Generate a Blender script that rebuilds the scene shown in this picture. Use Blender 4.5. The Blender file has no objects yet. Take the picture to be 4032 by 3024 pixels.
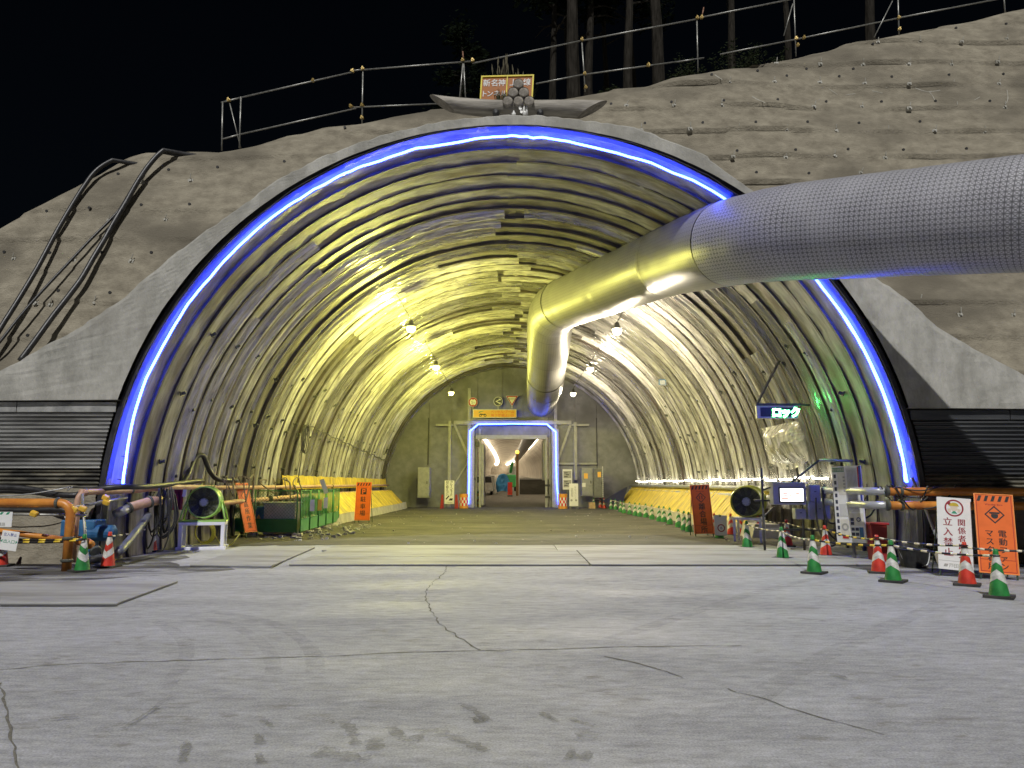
import bpy, math, random
from mathutils import Vector, Matrix, noise, Euler
random.seed(7)
PI = math.pi
S = bpy.context.scene
COL = S.collection

# ---------------------------------------------------------------- camera, sky, sun, exposure
F_PX, PITCH, CAM_H = 2880.0, math.radians(7.77), 1.66          # focal length in photo pixels (4032 wide)
cam_d = bpy.data.cameras.new('camera'); cam = bpy.data.objects.new('camera', cam_d); COL.objects.link(cam)
cam.location = (0, 0, CAM_H); cam.rotation_euler = (PI/2 + PITCH, 0, 0)
cam_d.sensor_width = 36.0; cam_d.lens = F_PX/4032*36.0
cam_d.clip_start = 0.1; cam_d.clip_end = 2000
S.camera = cam

SUN_EL, SUN_AZ = math.radians(49), math.radians(-7)            # the site light comes from behind, left of the camera
W = bpy.data.worlds.new('World'); S.world = W; W.use_nodes = True
wn = W.node_tree.nodes; bg = wn['Background']
sky = wn.new('ShaderNodeTexSky'); sky.sky_type = 'NISHITA'; sky.sun_disc = False
sky.sun_elevation = SUN_EL; sky.sun_rotation = PI + SUN_AZ
W.node_tree.links.new(sky.outputs[0], bg.inputs[0]); bg.inputs[1].default_value = 0.0007
sun_d = bpy.data.lights.new('sun', 'SUN'); sun = bpy.data.objects.new('sun', sun_d); COL.objects.link(sun)
sun_d.energy = 2.8; sun_d.angle = math.radians(0.7); sun_d.color = (1.0, 0.985, 0.96)
sdir = Vector((math.sin(-SUN_AZ)*math.cos(SUN_EL), math.cos(SUN_AZ)*math.cos(SUN_EL), -math.sin(SUN_EL)))
sun.rotation_euler = sdir.to_track_quat('-Z', 'Y').to_euler()
sun.location = (-10, -20, 18)

vs = S.view_settings
vs.view_transform = 'Standard'; vs.look = 'None'; vs.exposure = 0.0; vs.gamma = 1.0; vs.use_curve_mapping = False
S.render.engine = 'CYCLES'
cy = S.cycles
cy.use_denoising = True
try: cy.denoiser = 'OPENIMAGEDENOISE'
except Exception: pass
cy.max_bounces = 6; cy.diffuse_bounces = 3; cy.glossy_bounces = 3; cy.transparent_max_bounces = 12; cy.transmission_bounces = 3
cy.sample_clamp_indirect = 4.0; cy.caustics_reflective = False; cy.caustics_refractive = False
cy.use_light_tree = True; cy.use_adaptive_sampling = True; cy.adaptive_threshold = 0.01

# ---------------------------------------------------------------- helpers
def ray(px, py):
    dx = (px-2016)/F_PX; dz = -(py-1512)/F_PX
    return Vector((dx, math.cos(PITCH)-dz*math.sin(PITCH), math.sin(PITCH)+dz*math.cos(PITCH)))
def at(px, py, Y):                       # photo point at a known distance
    d = ray(px, py); t = Y/d.y
    return Vector((d.x*t, Y, CAM_H+d.z*t))
def gr(px, py, z=0.0):                   # photo point on the ground
    d = ray(px, py); t = (z-CAM_H)/d.z
    return Vector((d.x*t, d.y*t, z))
def nz(x, y=0.0, z=0.0): return noise.noise(Vector((x, y, z)))
def lerp(a, b, t): return a+(b-a)*t
def interp(xs, ys, x):
    if x <= xs[0]: return ys[0]
    for i in range(1, len(xs)):
        if x <= xs[i]: return lerp(ys[i-1], ys[i], (x-xs[i-1])/(xs[i]-xs[i-1]))
    return ys[-1]
def smooth_path(pts, k=6):
    pts = [Vector(p) for p in pts]; out = []
    for i in range(len(pts)-1):
        p0 = pts[max(i-1, 0)]; p1 = pts[i]; p2 = pts[i+1]; p3 = pts[min(i+2, len(pts)-1)]
        for j in range(k):
            t = j/k
            out.append(0.5*((2*p1)+(p2-p0)*t+(2*p0-5*p1+4*p2-p3)*t*t+(3*p1-p0-3*p2+p3)*t**3))
    out.append(pts[-1]); return out

class MB:
    def __init__(s): s.v = []; s.f = []; s.uv = {}; s.mi = []
    def add(s, vs, fs, M=None, mi=0):
        b = len(s.v)
        for p in vs:
            p = Vector(p); s.v.append(tuple(M @ p if M else p))
        for f in fs: s.f.append(tuple(b+i for i in f)); s.mi.append(mi)
        return s
    def box(s, c, d, M=None, mi=0):
        x, y, z = c; a, b, e = d[0]/2, d[1]/2, d[2]/2
        v = [(x+i*a, y+j*b, z+k*e) for k in (-1, 1) for j in (-1, 1) for i in (-1, 1)]
        return s.add(v, [(0,2,3,1),(4,5,7,6),(0,1,5,4),(2,6,7,3),(0,4,6,2),(1,3,7,5)], M, mi)
    def bar(s, p, q, w, h=None, roll=0, mi=0):        # square bar between two points
        p = Vector(p); q = Vector(q); d = q-p; L = d.length
        M = Matrix.Translation((p+q)/2) @ d.to_track_quat('Y', 'Z').to_matrix().to_4x4() @ Matrix.Rotation(roll, 4, 'Y')
        return s.box((0, 0, 0), (w, L, h or w), M, mi)
    def tube(s, pts, r, n=8, caps=True, uv=False, closed=False, mi=0):
        pts = [Vector(p) for p in pts]; m = len(pts); b = len(s.v)
        rr = r if hasattr(r, '__len__') else [r]*m
        t0 = (pts[1]-pts[0]).normalized()
        up = Vector((0, 0, 1)) if abs(t0.z) < 0.95 else Vector((1, 0, 0))
        nrm = (up-t0*up.dot(t0)).normalized(); acc = 0.0; accs = []
        for i in range(m):
            if closed: t = (pts[(i+1) % m]-pts[i-1])
            elif i == 0: t = pts[1]-pts[0]
            elif i == m-1: t = pts[-1]-pts[-2]
            else: t = (pts[i+1]-pts[i]).normalized()+(pts[i]-pts[i-1]).normalized()
            t = t.normalized() if t.length > 1e-9 else t0
            nrm = (nrm-t*nrm.dot(t)).normalized(); bi = t.cross(nrm)
            k = 1.0
            if 0 < i < m-1 and not closed:
                ca = (pts[i+1]-pts[i]).normalized().dot(t); k = 1.0
            for j in range(n):
                a = 2*PI*j/n
                s.v.append(tuple(pts[i]+(nrm*math.cos(a)+bi*math.sin(a))*rr[i]*k))
            if i: acc += (pts[i]-pts[i-1]).length
            accs.append(acc)
        for i in range(m if closed else m-1):
            i2 = (i+1) % m
            for j in range(n):
                j2 = (j+1) % n
                if uv:
                    s.uv[len(s.f)] = [(accs[i], j/n), (accs[i], (j+1)/n), (accs[i2], (j+1)/n), (accs[i2], j/n)]
                s.f.append((b+i*n+j, b+i*n+j2, b+i2*n+j2, b+i2*n+j)); s.mi.append(mi)
        if caps and not closed:
            s.f.append(tuple(b+j for j in range(n))[::-1]); s.mi.append(mi)
            s.f.append(tuple(b+(m-1)*n+j for j in range(n))); s.mi.append(mi)
        return s
    def lathe(s, prof, n=16, M=None, mi=0, cap0=True, cap1=True):
        v = []; f = []
        for r, z in prof:
            for j in range(n): a = 2*PI*j/n; v.append((r*math.cos(a), r*math.sin(a), z))
        for i in range(len(prof)-1):
            for j in range(n):
                j2 = (j+1) % n; f.append((i*n+j, i*n+j2, (i+1)*n+j2, (i+1)*n+j))
        if cap0: f.append(tuple(range(n))[::-1])
        if cap1: f.append(tuple((len(prof)-1)*n+j for j in range(n)))
        return s.add(v, f, M, mi)
    def grid(s, fn, nu, nv, keep=None, flip=False, mi=0):
        b = len(s.v)
        for i in range(nu+1):
            for j in range(nv+1): s.v.append(tuple(fn(i/nu, j/nv)))
        for i in range(nu):
            for j in range(nv):
                q = (b+i*(nv+1)+j, b+(i+1)*(nv+1)+j, b+(i+1)*(nv+1)+j+1, b+i*(nv+1)+j+1)
                if keep and not keep(q, s.v): continue
                s.f.append(q[::-1] if flip else q); s.mi.append(mi)
        return s
    def prism(s, poly, y0, y1, M=None, mi=0):          # polygon in (x, z), thickness along y
        n = len(poly); v = [(x, y0, z) for x, z in poly]+[(x, y1, z) for x, z in poly]
        f = [tuple(range(n)), tuple(range(n, 2*n))[::-1]]
        f += [(i, i+n, (i+1) % n+n, (i+1) % n) for i in range(n)]
        return s.add(v, f, M, mi)

def mesh(name, mb):
    me = bpy.data.meshes.new(name); me.from_pydata(mb.v, [], mb.f); me.update()
    if mb.uv:
        ul = me.uv_layers.new(name='UVMap')
        for p in me.polygons:
            u = mb.uv.get(p.index)
            if u:
                for k, li in enumerate(p.loop_indices): ul.data[li].uv = u[k]
    return me
def obj(name, mb, mat, parent=None, smooth=False, loc=None, rot=None, bevel=0.0, fix=True):
    me = mb if isinstance(mb, bpy.types.Mesh) else mesh(name, mb)
    o = bpy.data.objects.new(name, me); COL.objects.link(o)
    if not isinstance(mb, bpy.types.Mesh):
        for m in (mat if isinstance(mat, (list, tuple)) else [mat]): me.materials.append(m)
        if isinstance(mat, (list, tuple)):
            me.polygons.foreach_set('material_index', mb.mi)
        if smooth: me.polygons.foreach_set('use_smooth', [True]*len(me.polygons))
    if parent: o.parent = parent
    if loc is not None: o.location = loc
    if rot is not None: o.rotation_euler = rot
    if bevel:
        b = o.modifiers.new('bevel', 'BEVEL'); b.width = bevel; b.segments = 2; b.limit_method = 'ANGLE'; b.angle_limit = math.radians(50)
    return o
def tag(o, label, cat, group=None):
    o['label'] = label; o['category'] = cat
    if group: o['group'] = group
    return o
def thing(name, label, cat, loc=(0, 0, 0), rotz=0.0, group=None):
    o = bpy.data.objects.new(name, None); COL.objects.link(o); o.empty_display_size = 0.2
    o.location = loc; o.rotation_euler = (0, 0, rotz)
    return tag(o, label, cat, group)
def struct(o): o['kind'] = 'structure'; return o
def stuff(o): o['kind'] = 'stuff'; return o
def dup(root, loc, rotz, label, group=None, scale=None):
    r = root.copy(); COL.objects.link(r); r.location = loc; r.rotation_euler = (0, 0, rotz); r['label'] = label
    if group: r['group'] = group
    if scale: r.scale = (scale,)*3
    for ch in list(root.children):
        c = ch.copy(); COL.objects.link(c); c.parent = r
        for g in list(ch.children):
            d = g.copy(); COL.objects.link(d); d.parent = c
    return r
ORD = ['first', 'second', 'third', 'fourth', 'fifth', 'sixth', 'seventh', 'eighth', 'ninth', 'tenth', 'eleventh', 'twelfth',
       'thirteenth', 'fourteenth', 'fifteenth', 'sixteenth', 'seventeenth', 'eighteenth', 'nineteenth', 'twentieth',
       'twenty-first', 'twenty-second', 'twenty-third', 'twenty-fourth', 'twenty-fifth', 'twenty-sixth', 'twenty-seventh', 'twenty-eighth']

# ---------------------------------------------------------------- text (flat lettering as real geometry)
_gl = {}
def glyph(ch, bold):
    k = (ch, bold)
    if k not in _gl:
        c = bpy.data.curves.new('glyph', 'FONT'); c.body = ch; c.size = 1; c.fill_mode = 'FRONT'; c.offset = bold; c.resolution_u = 3
        o = bpy.data.objects.new('glyph', c); COL.objects.link(o)
        me = bpy.data.meshes.new_from_object(o.evaluated_get(bpy.context.evaluated_depsgraph_get()))
        vsx = [tuple(v.co) for v in me.vertices]; fs = [tuple(p.vertices) for p in me.polygons]
        bpy.data.objects.remove(o); bpy.data.curves.remove(c); bpy.data.meshes.remove(me)
        xs = [v[0] for v in vsx] or [0, 0.5]
        _gl[k] = (vsx, fs, min(xs), max(xs))
    return _gl[k]
def put(mb, ch, x, z, size, bold=0.02, y=0.0, sx=1.0, mi=0, M=None):        # one glyph centred on x, z
    v, f, a, b = glyph(ch, bold)
    if not v: return
    mx = (a+b)/2
    rot = ch in 'ー' and M == 'v'
    out = []
    for p in v:
        u, w = (p[0]-mx)*size*sx, (p[1]-0.38)*size
        if rot: u, w = -w, -u
        out.append((x+u, y, z+w))
    mb.add(out, f, None, mi)
def col(mb, s, x, z0, size, step=None, bold=0.02, y=0.0, sx=1.0, mi=0):     # vertical writing, z0 = centre of the first glyph
    for i, ch in enumerate(s):
        for q, d in enumerate((-bold, 0.0, bold)):       # heavier strokes: three thin layers of ink side by side
            put(mb, ch, x+d*size, z0-i*(step or size*1.08), size, 0.0, y-0.0004*q, sx, mi, 'v')
def line(mb, s, xc, z, size, bold=0.02, y=0.0, track=None, sx=1.0, mi=0):
    ws = []
    for ch in s:
        v, f, a, b = glyph(ch, bold); ws.append((b-a)*size*sx if v else size*0.3)
    gap = size*0.09; tot = sum(ws)+gap*(len(s)-1); x = xc-tot/2
    for ch, w in zip(s, ws):
        put(mb, ch, x+w/2, z, size, bold, y, sx, mi); x += w+gap

# ---------------------------------------------------------------- materials
def newmat(name):
    m = bpy.data.materials.new(name); m.use_nodes = True
    nt = m.node_tree; return m, nt, nt.nodes['Principled BSDF']
def N(nt, t, **kw):
    n = nt.nodes.new(t)
    for k, v in kw.items():
        if k.startswith('i_'): n.inputs[k[2:].replace('_', ' ')].default_value = v
        else: setattr(n, k, v)
    return n
def L(nt, a, b): nt.links.new(a, b)
def rgb(c): return (c[0], c[1], c[2], 1.0)
def pm(name, c1, c2=None, scale=6.0, rough=0.7, metal=0.0, bump=0.0, bscale=None, detail=6.0, stretch=(1, 1, 1), c3=None, s3=1.0, lo=0.35, hi=0.65, rvar=0.12, spec=0.5, coat=0.0, bdist=0.02, spots=None):
    """procedural surface: two colours mixed by noise, an optional large-scale third colour, roughness change and fine relief"""
    m, nt, p = newmat(name)
    tc = N(nt, 'ShaderNodeTexCoord'); mp = N(nt, 'ShaderNodeMapping'); mp.inputs['Scale'].default_value = stretch
    L(nt, tc.outputs['Object'], mp.inputs[0])
    no = N(nt, 'ShaderNodeTexNoise', i_Scale=scale, i_Detail=detail, i_Roughness=0.62); L(nt, mp.outputs[0], no.inputs['Vector'])
    c2 = c2 or tuple(min(1, x*1.25) for x in c1)
    mr = N(nt, 'ShaderNodeMapRange'); mr.inputs[1].default_value = lo; mr.inputs[2].default_value = hi; L(nt, no.outputs[0], mr.inputs[0])
    mx = N(nt, 'ShaderNodeMix', data_type='RGBA'); mx.inputs[6].default_value = rgb(c1); mx.inputs[7].default_value = rgb(c2)
    L(nt, mr.outputs[0], mx.inputs[0]); outc = mx.outputs[2]
    if c3:
        n3 = N(nt, 'ShaderNodeTexNoise', i_Scale=s3, i_Detail=4.0); L(nt, mp.outputs[0], n3.inputs['Vector'])
        m3 = N(nt, 'ShaderNodeMapRange'); m3.inputs[1].default_value = 0.48; m3.inputs[2].default_value = 0.68; L(nt, n3.outputs[0], m3.inputs[0])
        x3 = N(nt, 'ShaderNodeMix', data_type='RGBA'); x3.inputs[7].default_value = rgb(c3); L(nt, m3.outputs[0], x3.inputs[0]); L(nt, outc, x3.inputs[6]); outc = x3.outputs[2]
    L(nt, outc, p.inputs['Base Color'])
    rr = N(nt, 'ShaderNodeMapRange'); rr.inputs[3].default_value = max(0.02, rough-rvar); rr.inputs[4].default_value = min(1, rough+rvar)
    L(nt, no.outputs[0], rr.inputs[0]); L(nt, rr.outputs[0], p.inputs['Roughness'])
    p.inputs['Metallic'].default_value = metal; p.inputs['Specular IOR Level'].default_value = spec
    if coat: p.inputs['Coat Weight'].default_value = coat
    if bump:
        nb = N(nt, 'ShaderNodeTexNoise', i_Scale=bscale or scale*3, i_Detail=8.0, i_Roughness=0.65); L(nt, mp.outputs[0], nb.inputs['Vector'])
        bp = N(nt, 'ShaderNodeBump', i_Strength=bump, i_Distance=bdist); L(nt, nb.outputs[0], bp.inputs['Height']); L(nt, bp.outputs[0], p.inputs['Normal'])
    return m
def em(name, c, s):
    m, nt, p = newmat(name)
    p.inputs['Base Color'].default_value = rgb((0.6, 0.6, 0.6)); p.inputs['Emission Color'].default_value = rgb(c); p.inputs['Emission Strength'].default_value = s
    return m
def paint(name, c, rough=0.45, dirt=0.75, bump=0.0, metal=0.0): return pm(name, tuple(x*dirt for x in c), c, 4.0, rough, metal, bump, 30, lo=0.3, hi=0.55)

M = {}
M['shotcrete'] = pm('shotcrete', (0.19, 0.168, 0.125), (0.36, 0.325, 0.25), 2.4, 0.92, detail=12, lo=0.3, hi=0.7, bump=0.9, bscale=14, c3=(0.155, 0.138, 0.105), s3=0.35, bdist=0.05, spec=0.3, stretch=(1, 1, 1.6))
M['headwall'] = pm('headwall_shotcrete', (0.30, 0.295, 0.265), (0.47, 0.46, 0.42), 2.6, 0.9, bump=0.7, bscale=16, c3=(0.27, 0.26, 0.23), s3=0.7, bdist=0.03, spec=0.3, stretch=(1, 1, 0.45))
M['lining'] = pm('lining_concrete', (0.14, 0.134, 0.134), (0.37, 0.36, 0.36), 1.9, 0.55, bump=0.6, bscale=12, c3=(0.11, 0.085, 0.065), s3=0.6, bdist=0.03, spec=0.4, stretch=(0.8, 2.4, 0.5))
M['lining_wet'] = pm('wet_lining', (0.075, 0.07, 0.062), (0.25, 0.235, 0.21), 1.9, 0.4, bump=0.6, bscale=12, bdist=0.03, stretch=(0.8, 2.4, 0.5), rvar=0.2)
M['rib'] = pm('rib_steel', (0.04, 0.037, 0.034), (0.14, 0.128, 0.115), 2.2, 0.55, metal=0.15, bump=0.5, bscale=14, c3=(0.09, 0.07, 0.055), s3=1.2, bdist=0.02, stretch=(0.7, 3, 0.5))
M['rib_dark'] = pm('dark_steel', (0.035, 0.036, 0.045), (0.075, 0.075, 0.085), 4, 0.4, metal=0.5, bump=0.2, bscale=20)
M['floor_far'] = pm('far_floor', (0.10, 0.09, 0.07), (0.20, 0.18, 0.145), 2.0, 0.85, bump=0.4, bscale=10)
# ================================================================ GROUND
def ground_material():
    m, nt, p = newmat('dusty_concrete')
    tc = N(nt, 'ShaderNodeTexCoord')
    mp = N(nt, 'ShaderNodeMapping'); mp.inputs['Scale'].default_value = (0.55, 1.6, 1); mp.inputs['Rotation'].default_value = (0, 0, 0.12); L(nt, tc.outputs['Object'], mp.inputs[0])
    big = N(nt, 'ShaderNodeTexNoise', i_Scale=0.5, i_Detail=7.0, i_Roughness=0.6); L(nt, mp.outputs[0], big.inputs['Vector'])
    fine = N(nt, 'ShaderNodeTexNoise', i_Scale=7.0, i_Detail=10.0, i_Roughness=0.75); L(nt, mp.outputs[0], fine.inputs['Vector'])
    spk = N(nt, 'ShaderNodeTexNoise', i_Scale=60.0, i_Detail=6.0, i_Roughness=0.7); L(nt, tc.outputs['Object'], spk.inputs['Vector'])
    def ramp(src, a, b, c, d):
        r = N(nt, 'ShaderNodeMapRange'); r.inputs[1].default_value = a; r.inputs[2].default_value = b; r.inputs[3].default_value = c; r.inputs[4].default_value = d
        L(nt, src, r.inputs[0]); return r.outputs[0]
    a = N(nt, 'ShaderNodeMix', data_type='RGBA'); a.inputs[6].default_value = rgb((0.325, 0.33, 0.345)); a.inputs[7].default_value = rgb((0.445, 0.45, 0.47))
    L(nt, ramp(big.outputs[0], 0.33, 0.66, 0, 1), a.inputs[0])
    b = N(nt, 'ShaderNodeMix', data_type='RGBA', blend_type='MULTIPLY'); b.inputs[0].default_value = 1.0
    L(nt, a.outputs[2], b.inputs[6])
    g = N(nt, 'ShaderNodeCombineColor'); v = ramp(fine.outputs[0], 0.3, 0.7, 0.62, 1.26)
    for i in range(3): L(nt, v, g.inputs[i])
    L(nt, g.outputs[0], b.inputs[7])
    c = N(nt, 'ShaderNodeMix', data_type='RGBA', blend_type='MULTIPLY'); c.inputs[0].default_value = 1.0
    g2 = N(nt, 'ShaderNodeCombineColor'); v2 = ramp(spk.outputs[0], 0.3, 0.7, 0.60, 1.36)
    for i in range(3): L(nt, v2, g2.inputs[i])
    L(nt, b.outputs[2], c.inputs[6]); L(nt, g2.outputs[0], c.inputs[7])
    # caked mud left by tyres: small, stretched blotches
    mp2 = N(nt, 'ShaderNodeMapping'); mp2.inputs['Scale'].default_value = (0.9, 2.1, 1); mp2.inputs['Rotation'].default_value = (0, 0, -0.35); L(nt, tc.outputs['Object'], mp2.inputs[0])
    mud = N(nt, 'ShaderNodeTexNoise', i_Scale=2.3, i_Detail=6.0, i_Roughness=0.7); L(nt, mp2.outputs[0], mud.inputs['Vector'])
    msk = N(nt, 'ShaderNodeTexNoise', i_Scale=0.45, i_Detail=2.0); L(nt, tc.outputs['Object'], msk.inputs['Vector'])
    mm = N(nt, 'ShaderNodeMath', operation='MULTIPLY'); L(nt, ramp(mud.outputs[0], 0.56, 0.66, 0, 0.65), mm.inputs[0]); L(nt, ramp(msk.outputs[0], 0.42, 0.58, 0, 1), mm.inputs[1])
    d = N(nt, 'ShaderNodeMix', data_type='RGBA'); d.inputs[7].default_value = rgb((0.17, 0.16, 0.135)); L(nt, mm.outputs[0], d.inputs[0]); L(nt, c.outputs[2], d.inputs[6])
    L(nt, d.outputs[2], p.inputs['Base Color'])
    L(nt, ramp(big.outputs[0], 0.3, 0.7, 0.9, 0.62), p.inputs['Roughness']); p.inputs['Specular IOR Level'].default_value = 0.35
    bp = N(nt, 'ShaderNodeBump', i_Strength=0.5, i_Distance=0.012); L(nt, fine.outputs[0], bp.inputs['Height'])
    bp2 = N(nt, 'ShaderNodeBump', i_Strength=0.35, i_Distance=0.004); L(nt, spk.outputs[0], bp2.inputs['Height']); L(nt, bp.outputs[0], bp2.inputs['Normal']); L(nt, bp2.outputs[0], p.inputs['Normal'])
    return m
M['concrete'] = ground_material()
M['crack'] = pm('crack_dirt', (0.10, 0.095, 0.08), (0.20, 0.19, 0.165), 25, 0.95)
M['dirt'] = pm('tunnel_dirt', (0.04, 0.038, 0.03), (0.125, 0.118, 0.096), 1.1, 0.9, bump=0.8, bscale=6, c3=(0.05, 0.046, 0.036), s3=0.5, bdist=0.04, stretch=(0.45, 1.0, 1), lo=0.3, hi=0.68)
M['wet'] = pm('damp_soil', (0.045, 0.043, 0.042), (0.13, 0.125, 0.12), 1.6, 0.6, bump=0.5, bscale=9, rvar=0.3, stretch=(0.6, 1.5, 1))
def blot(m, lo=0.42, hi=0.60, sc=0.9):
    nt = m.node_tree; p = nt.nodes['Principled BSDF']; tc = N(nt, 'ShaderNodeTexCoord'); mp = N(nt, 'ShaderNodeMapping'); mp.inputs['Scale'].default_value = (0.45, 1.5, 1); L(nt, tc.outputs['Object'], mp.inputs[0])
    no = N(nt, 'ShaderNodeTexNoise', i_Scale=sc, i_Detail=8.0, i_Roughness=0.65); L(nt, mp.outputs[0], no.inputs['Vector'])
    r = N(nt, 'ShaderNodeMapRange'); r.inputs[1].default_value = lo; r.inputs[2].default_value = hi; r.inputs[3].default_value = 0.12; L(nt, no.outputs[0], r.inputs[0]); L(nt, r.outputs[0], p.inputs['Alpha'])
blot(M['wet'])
M['plate'] = pm('steel_plate', (0.27, 0.27, 0.27), (0.40, 0.40, 0.395), 1.3, 0.72, metal=0.03, bump=0.25, bscale=18, c3=(0.20, 0.195, 0.18), s3=0.8, stretch=(0.5, 1.8, 1), rvar=0.2)

g = MB(); g.add([(-260, -60, 0), (260, -60, 0), (260, 20.5, 0), (-260, 20.5, 0)], [(0, 1, 2, 3)])
g.add([(-8.9, 20.5, 0), (8.9, 20.5, 0), (8.9, 53, 0), (-8.9, 53, 0)], [(0, 1, 2, 3)])
ground = struct(obj('ground', g, M['concrete']))

def ribbon(name, pts, w, z, mat, parent, jag=0.0):
    mb = MB(); P = [Vector(p) for p in pts]; v = []
    for i, p in enumerate(P):
        t = (P[min(i+1, len(P)-1)]-P[max(i-1, 0)]); t.z = 0; t.normalize(); n = Vector((-t.y, t.x, 0))
        ww = (w if not hasattr(w, '__len__') else w[i])*(1+jag*random.uniform(-0.7, 0.9))/2
        v += [tuple(p+n*ww+Vector((0, 0, z))), tuple(p-n*ww+Vector((0, 0, z)))]
    mb.add(v, [(2*i, 2*i+1, 2*i+3, 2*i+2) for i in range(len(P)-1)])
    return obj(name, mb, mat, parent)
def jagged(pxs, step=0.08, amp=0.02):
    G = [gr(*p) for p in pxs]; out = []
    for a, b in zip(G, G[1:]):
        n = max(2, int((b-a).length/step)); d = (b-a).normalized(); q = Vector((-d.y, d.x, 0))
        for i in range(n):
            p = a.lerp(b, i/n); out.append(p+q*amp*nz(p.x*5, p.y*5, 3.1)*1.6)
    out.append(G[-1]); return out
ribbon('crack', jagged([(0, 2637), (230, 2617), (500, 2608), (900, 2596), (1300, 2584), (1600, 2570), (1890, 2562), (2200, 2556), (2420, 2548), (2700, 2545), (2920, 2543)]), 0.015, 0.004, M['crack'], ground, 0.9)
ribbon('crack', jagged([(1757, 2225), (1752, 2255), (1715, 2285), (1680, 2322), (1678, 2365), (1700, 2410), (1735, 2460), (1790, 2500), (1840, 2535), (1890, 2560)], 0.06, 0.03), 0.013, 0.0045, M['crack'], ground, 0.9)
ribbon('crack', jagged([(0, 2690), (25, 2790), (45, 2890), (75, 3060)]), 0.014, 0.0047, M['crack'], ground, 0.7)
ribbon('crack', jagged([(2380, 2585), (2560, 2625), (2690, 2670)]), 0.016, 0.0049, M['crack'], ground, 0.9)
ribbon('crack', jagged([(2860, 2715), (3000, 2755), (3200, 2815), (3480, 2895)], 0.1, 0.04), 0.010, 0.0051, M['crack'], ground, 1.1)
# tyre marks: thin films of dust pressed onto the slab
def film(name, c, a):
    m, nt, p = newmat(name); p.inputs['Base Color'].default_value = rgb(c); p.inputs['Roughness'].default_value = 0.9
    tc = N(nt, 'ShaderNodeTexCoord'); no = N(nt, 'ShaderNodeTexNoise', i_Scale=5.0, i_Detail=8.0, i_Roughness=0.7); L(nt, tc.outputs['Object'], no.inputs['Vector'])
    r = N(nt, 'ShaderNodeMapRange'); r.inputs[1].default_value = 0.35; r.inputs[2].default_value = 0.65; r.inputs[3].default_value = 0; r.inputs[4].default_value = a
    L(nt, no.outputs[0], r.inputs[0]); L(nt, r.outputs[0], p.inputs['Alpha']); return m
M['tyre'] = film('tyre_dust', (0.27, 0.265, 0.255), 0.16)
for k, (pp, w) in enumerate([([(820, 2410), (960, 2428), (1080, 2460), (1180, 2515), (1235, 2580), (1240, 2660)], 0.16), ([(740, 2425), (900, 2460), (1000, 2510), (1060, 2570), (1080, 2660)], 0.14),
              ([(620, 2450), (700, 2500), (735, 2550), (720, 2620), (640, 2720)], 0.15), ([(1100, 2715), (1350, 2720), (1650, 2728)], 0.07), ([(3390, 2240), (3000, 2330), (2400, 2520)], 0.2), ([(3700, 2380), (3300, 2560), (2900, 2800)], 0.22), ([(600, 2790), (720, 2720)], 0.05), ([(735, 2930), (715, 3010)], 0.06)]):
    ribbon('tyre_mark', smooth_path([gr(*q) for q in pp], 8), w, 0.006+0.0006*k, M['tyre'], ground, 0.15)

M['mud'] = film('caked_mud', (0.15, 0.145, 0.12), 0.55)
for k, (pp, w) in enumerate([([(1815, 2772), (1870, 2805), (1925, 2845)], 0.05), ([(1860, 2830), (1890, 2850)], 0.06), ([(1355, 2845), (1385, 2885), (1400, 2940)], 0.07), ([(1540, 2868), (1575, 2905), (1620, 2920), (1700, 2885), (1800, 2915), (1920, 2965)], 0.07), ([(1008, 2830), (1045, 2845), (1070, 2870)], 0.05), ([(1470, 2912), (1480, 2955)], 0.08),
        ([(2130, 2812), (2200, 2850)], 0.05), ([(2240, 2838), (2340, 2865)], 0.04), ([(1250, 2965), (1340, 2980), (1450, 3005)], 0.10), ([(735, 2930), (715, 3010)], 0.05), ([(1010, 2900), (1030, 2935)], 0.05), ([(1015, 2975), (1030, 3015)], 0.07), ([(1280, 2840), (1320, 2855)], 0.05), ([(2270, 2890), (2360, 2905)], 0.12), ([(2230, 2980), (2330, 2992)], 0.12), ([(3270, 2660), (3340, 2680)], 0.05), ([(150, 2845), (310, 2832)], 0.03), ([(480, 2880), (620, 2790)], 0.03)]):
    ribbon('mud_mark', smooth_path([gr(*q) for q in pp], 8), w, 0.0115+0.0005*k, M['mud'], ground, 0.9)
# damp dark ground at the foot of the left wall
def patch(name, outline, z, mat, jit=0.08):
    pts = []
    n = len(outline)
    for i in range(n):
        a = Vector(outline[i]); b = Vector(outline[(i+1) % n]); k = max(2, int((b-a).length/0.25))
        for j in range(k):
            p = a.lerp(b, j/k); pts.append((p.x+jit*nz(p.x*2, p.y*2, 1.3), p.y+jit*nz(p.x*2, p.y*2, 7.7)))
    mb = MB(); mb.add([(x, y, z) for x, y in pts], [tuple(range(len(pts)))]); return struct(obj(name, mb, mat))
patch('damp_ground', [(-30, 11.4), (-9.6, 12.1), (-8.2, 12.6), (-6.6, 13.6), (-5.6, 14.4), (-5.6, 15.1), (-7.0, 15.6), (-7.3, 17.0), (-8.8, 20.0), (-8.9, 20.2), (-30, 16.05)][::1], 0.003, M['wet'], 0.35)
patch('damp_ground_right', [(6.6, 15.6), (7.2, 13.9), (9.0, 13.2), (30, 12.4), (30, 16.05), (8.9, 16.05), (8.9, 20.0), (7.3, 19.6)], 0.003, M['wet'], 0.3)
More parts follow.
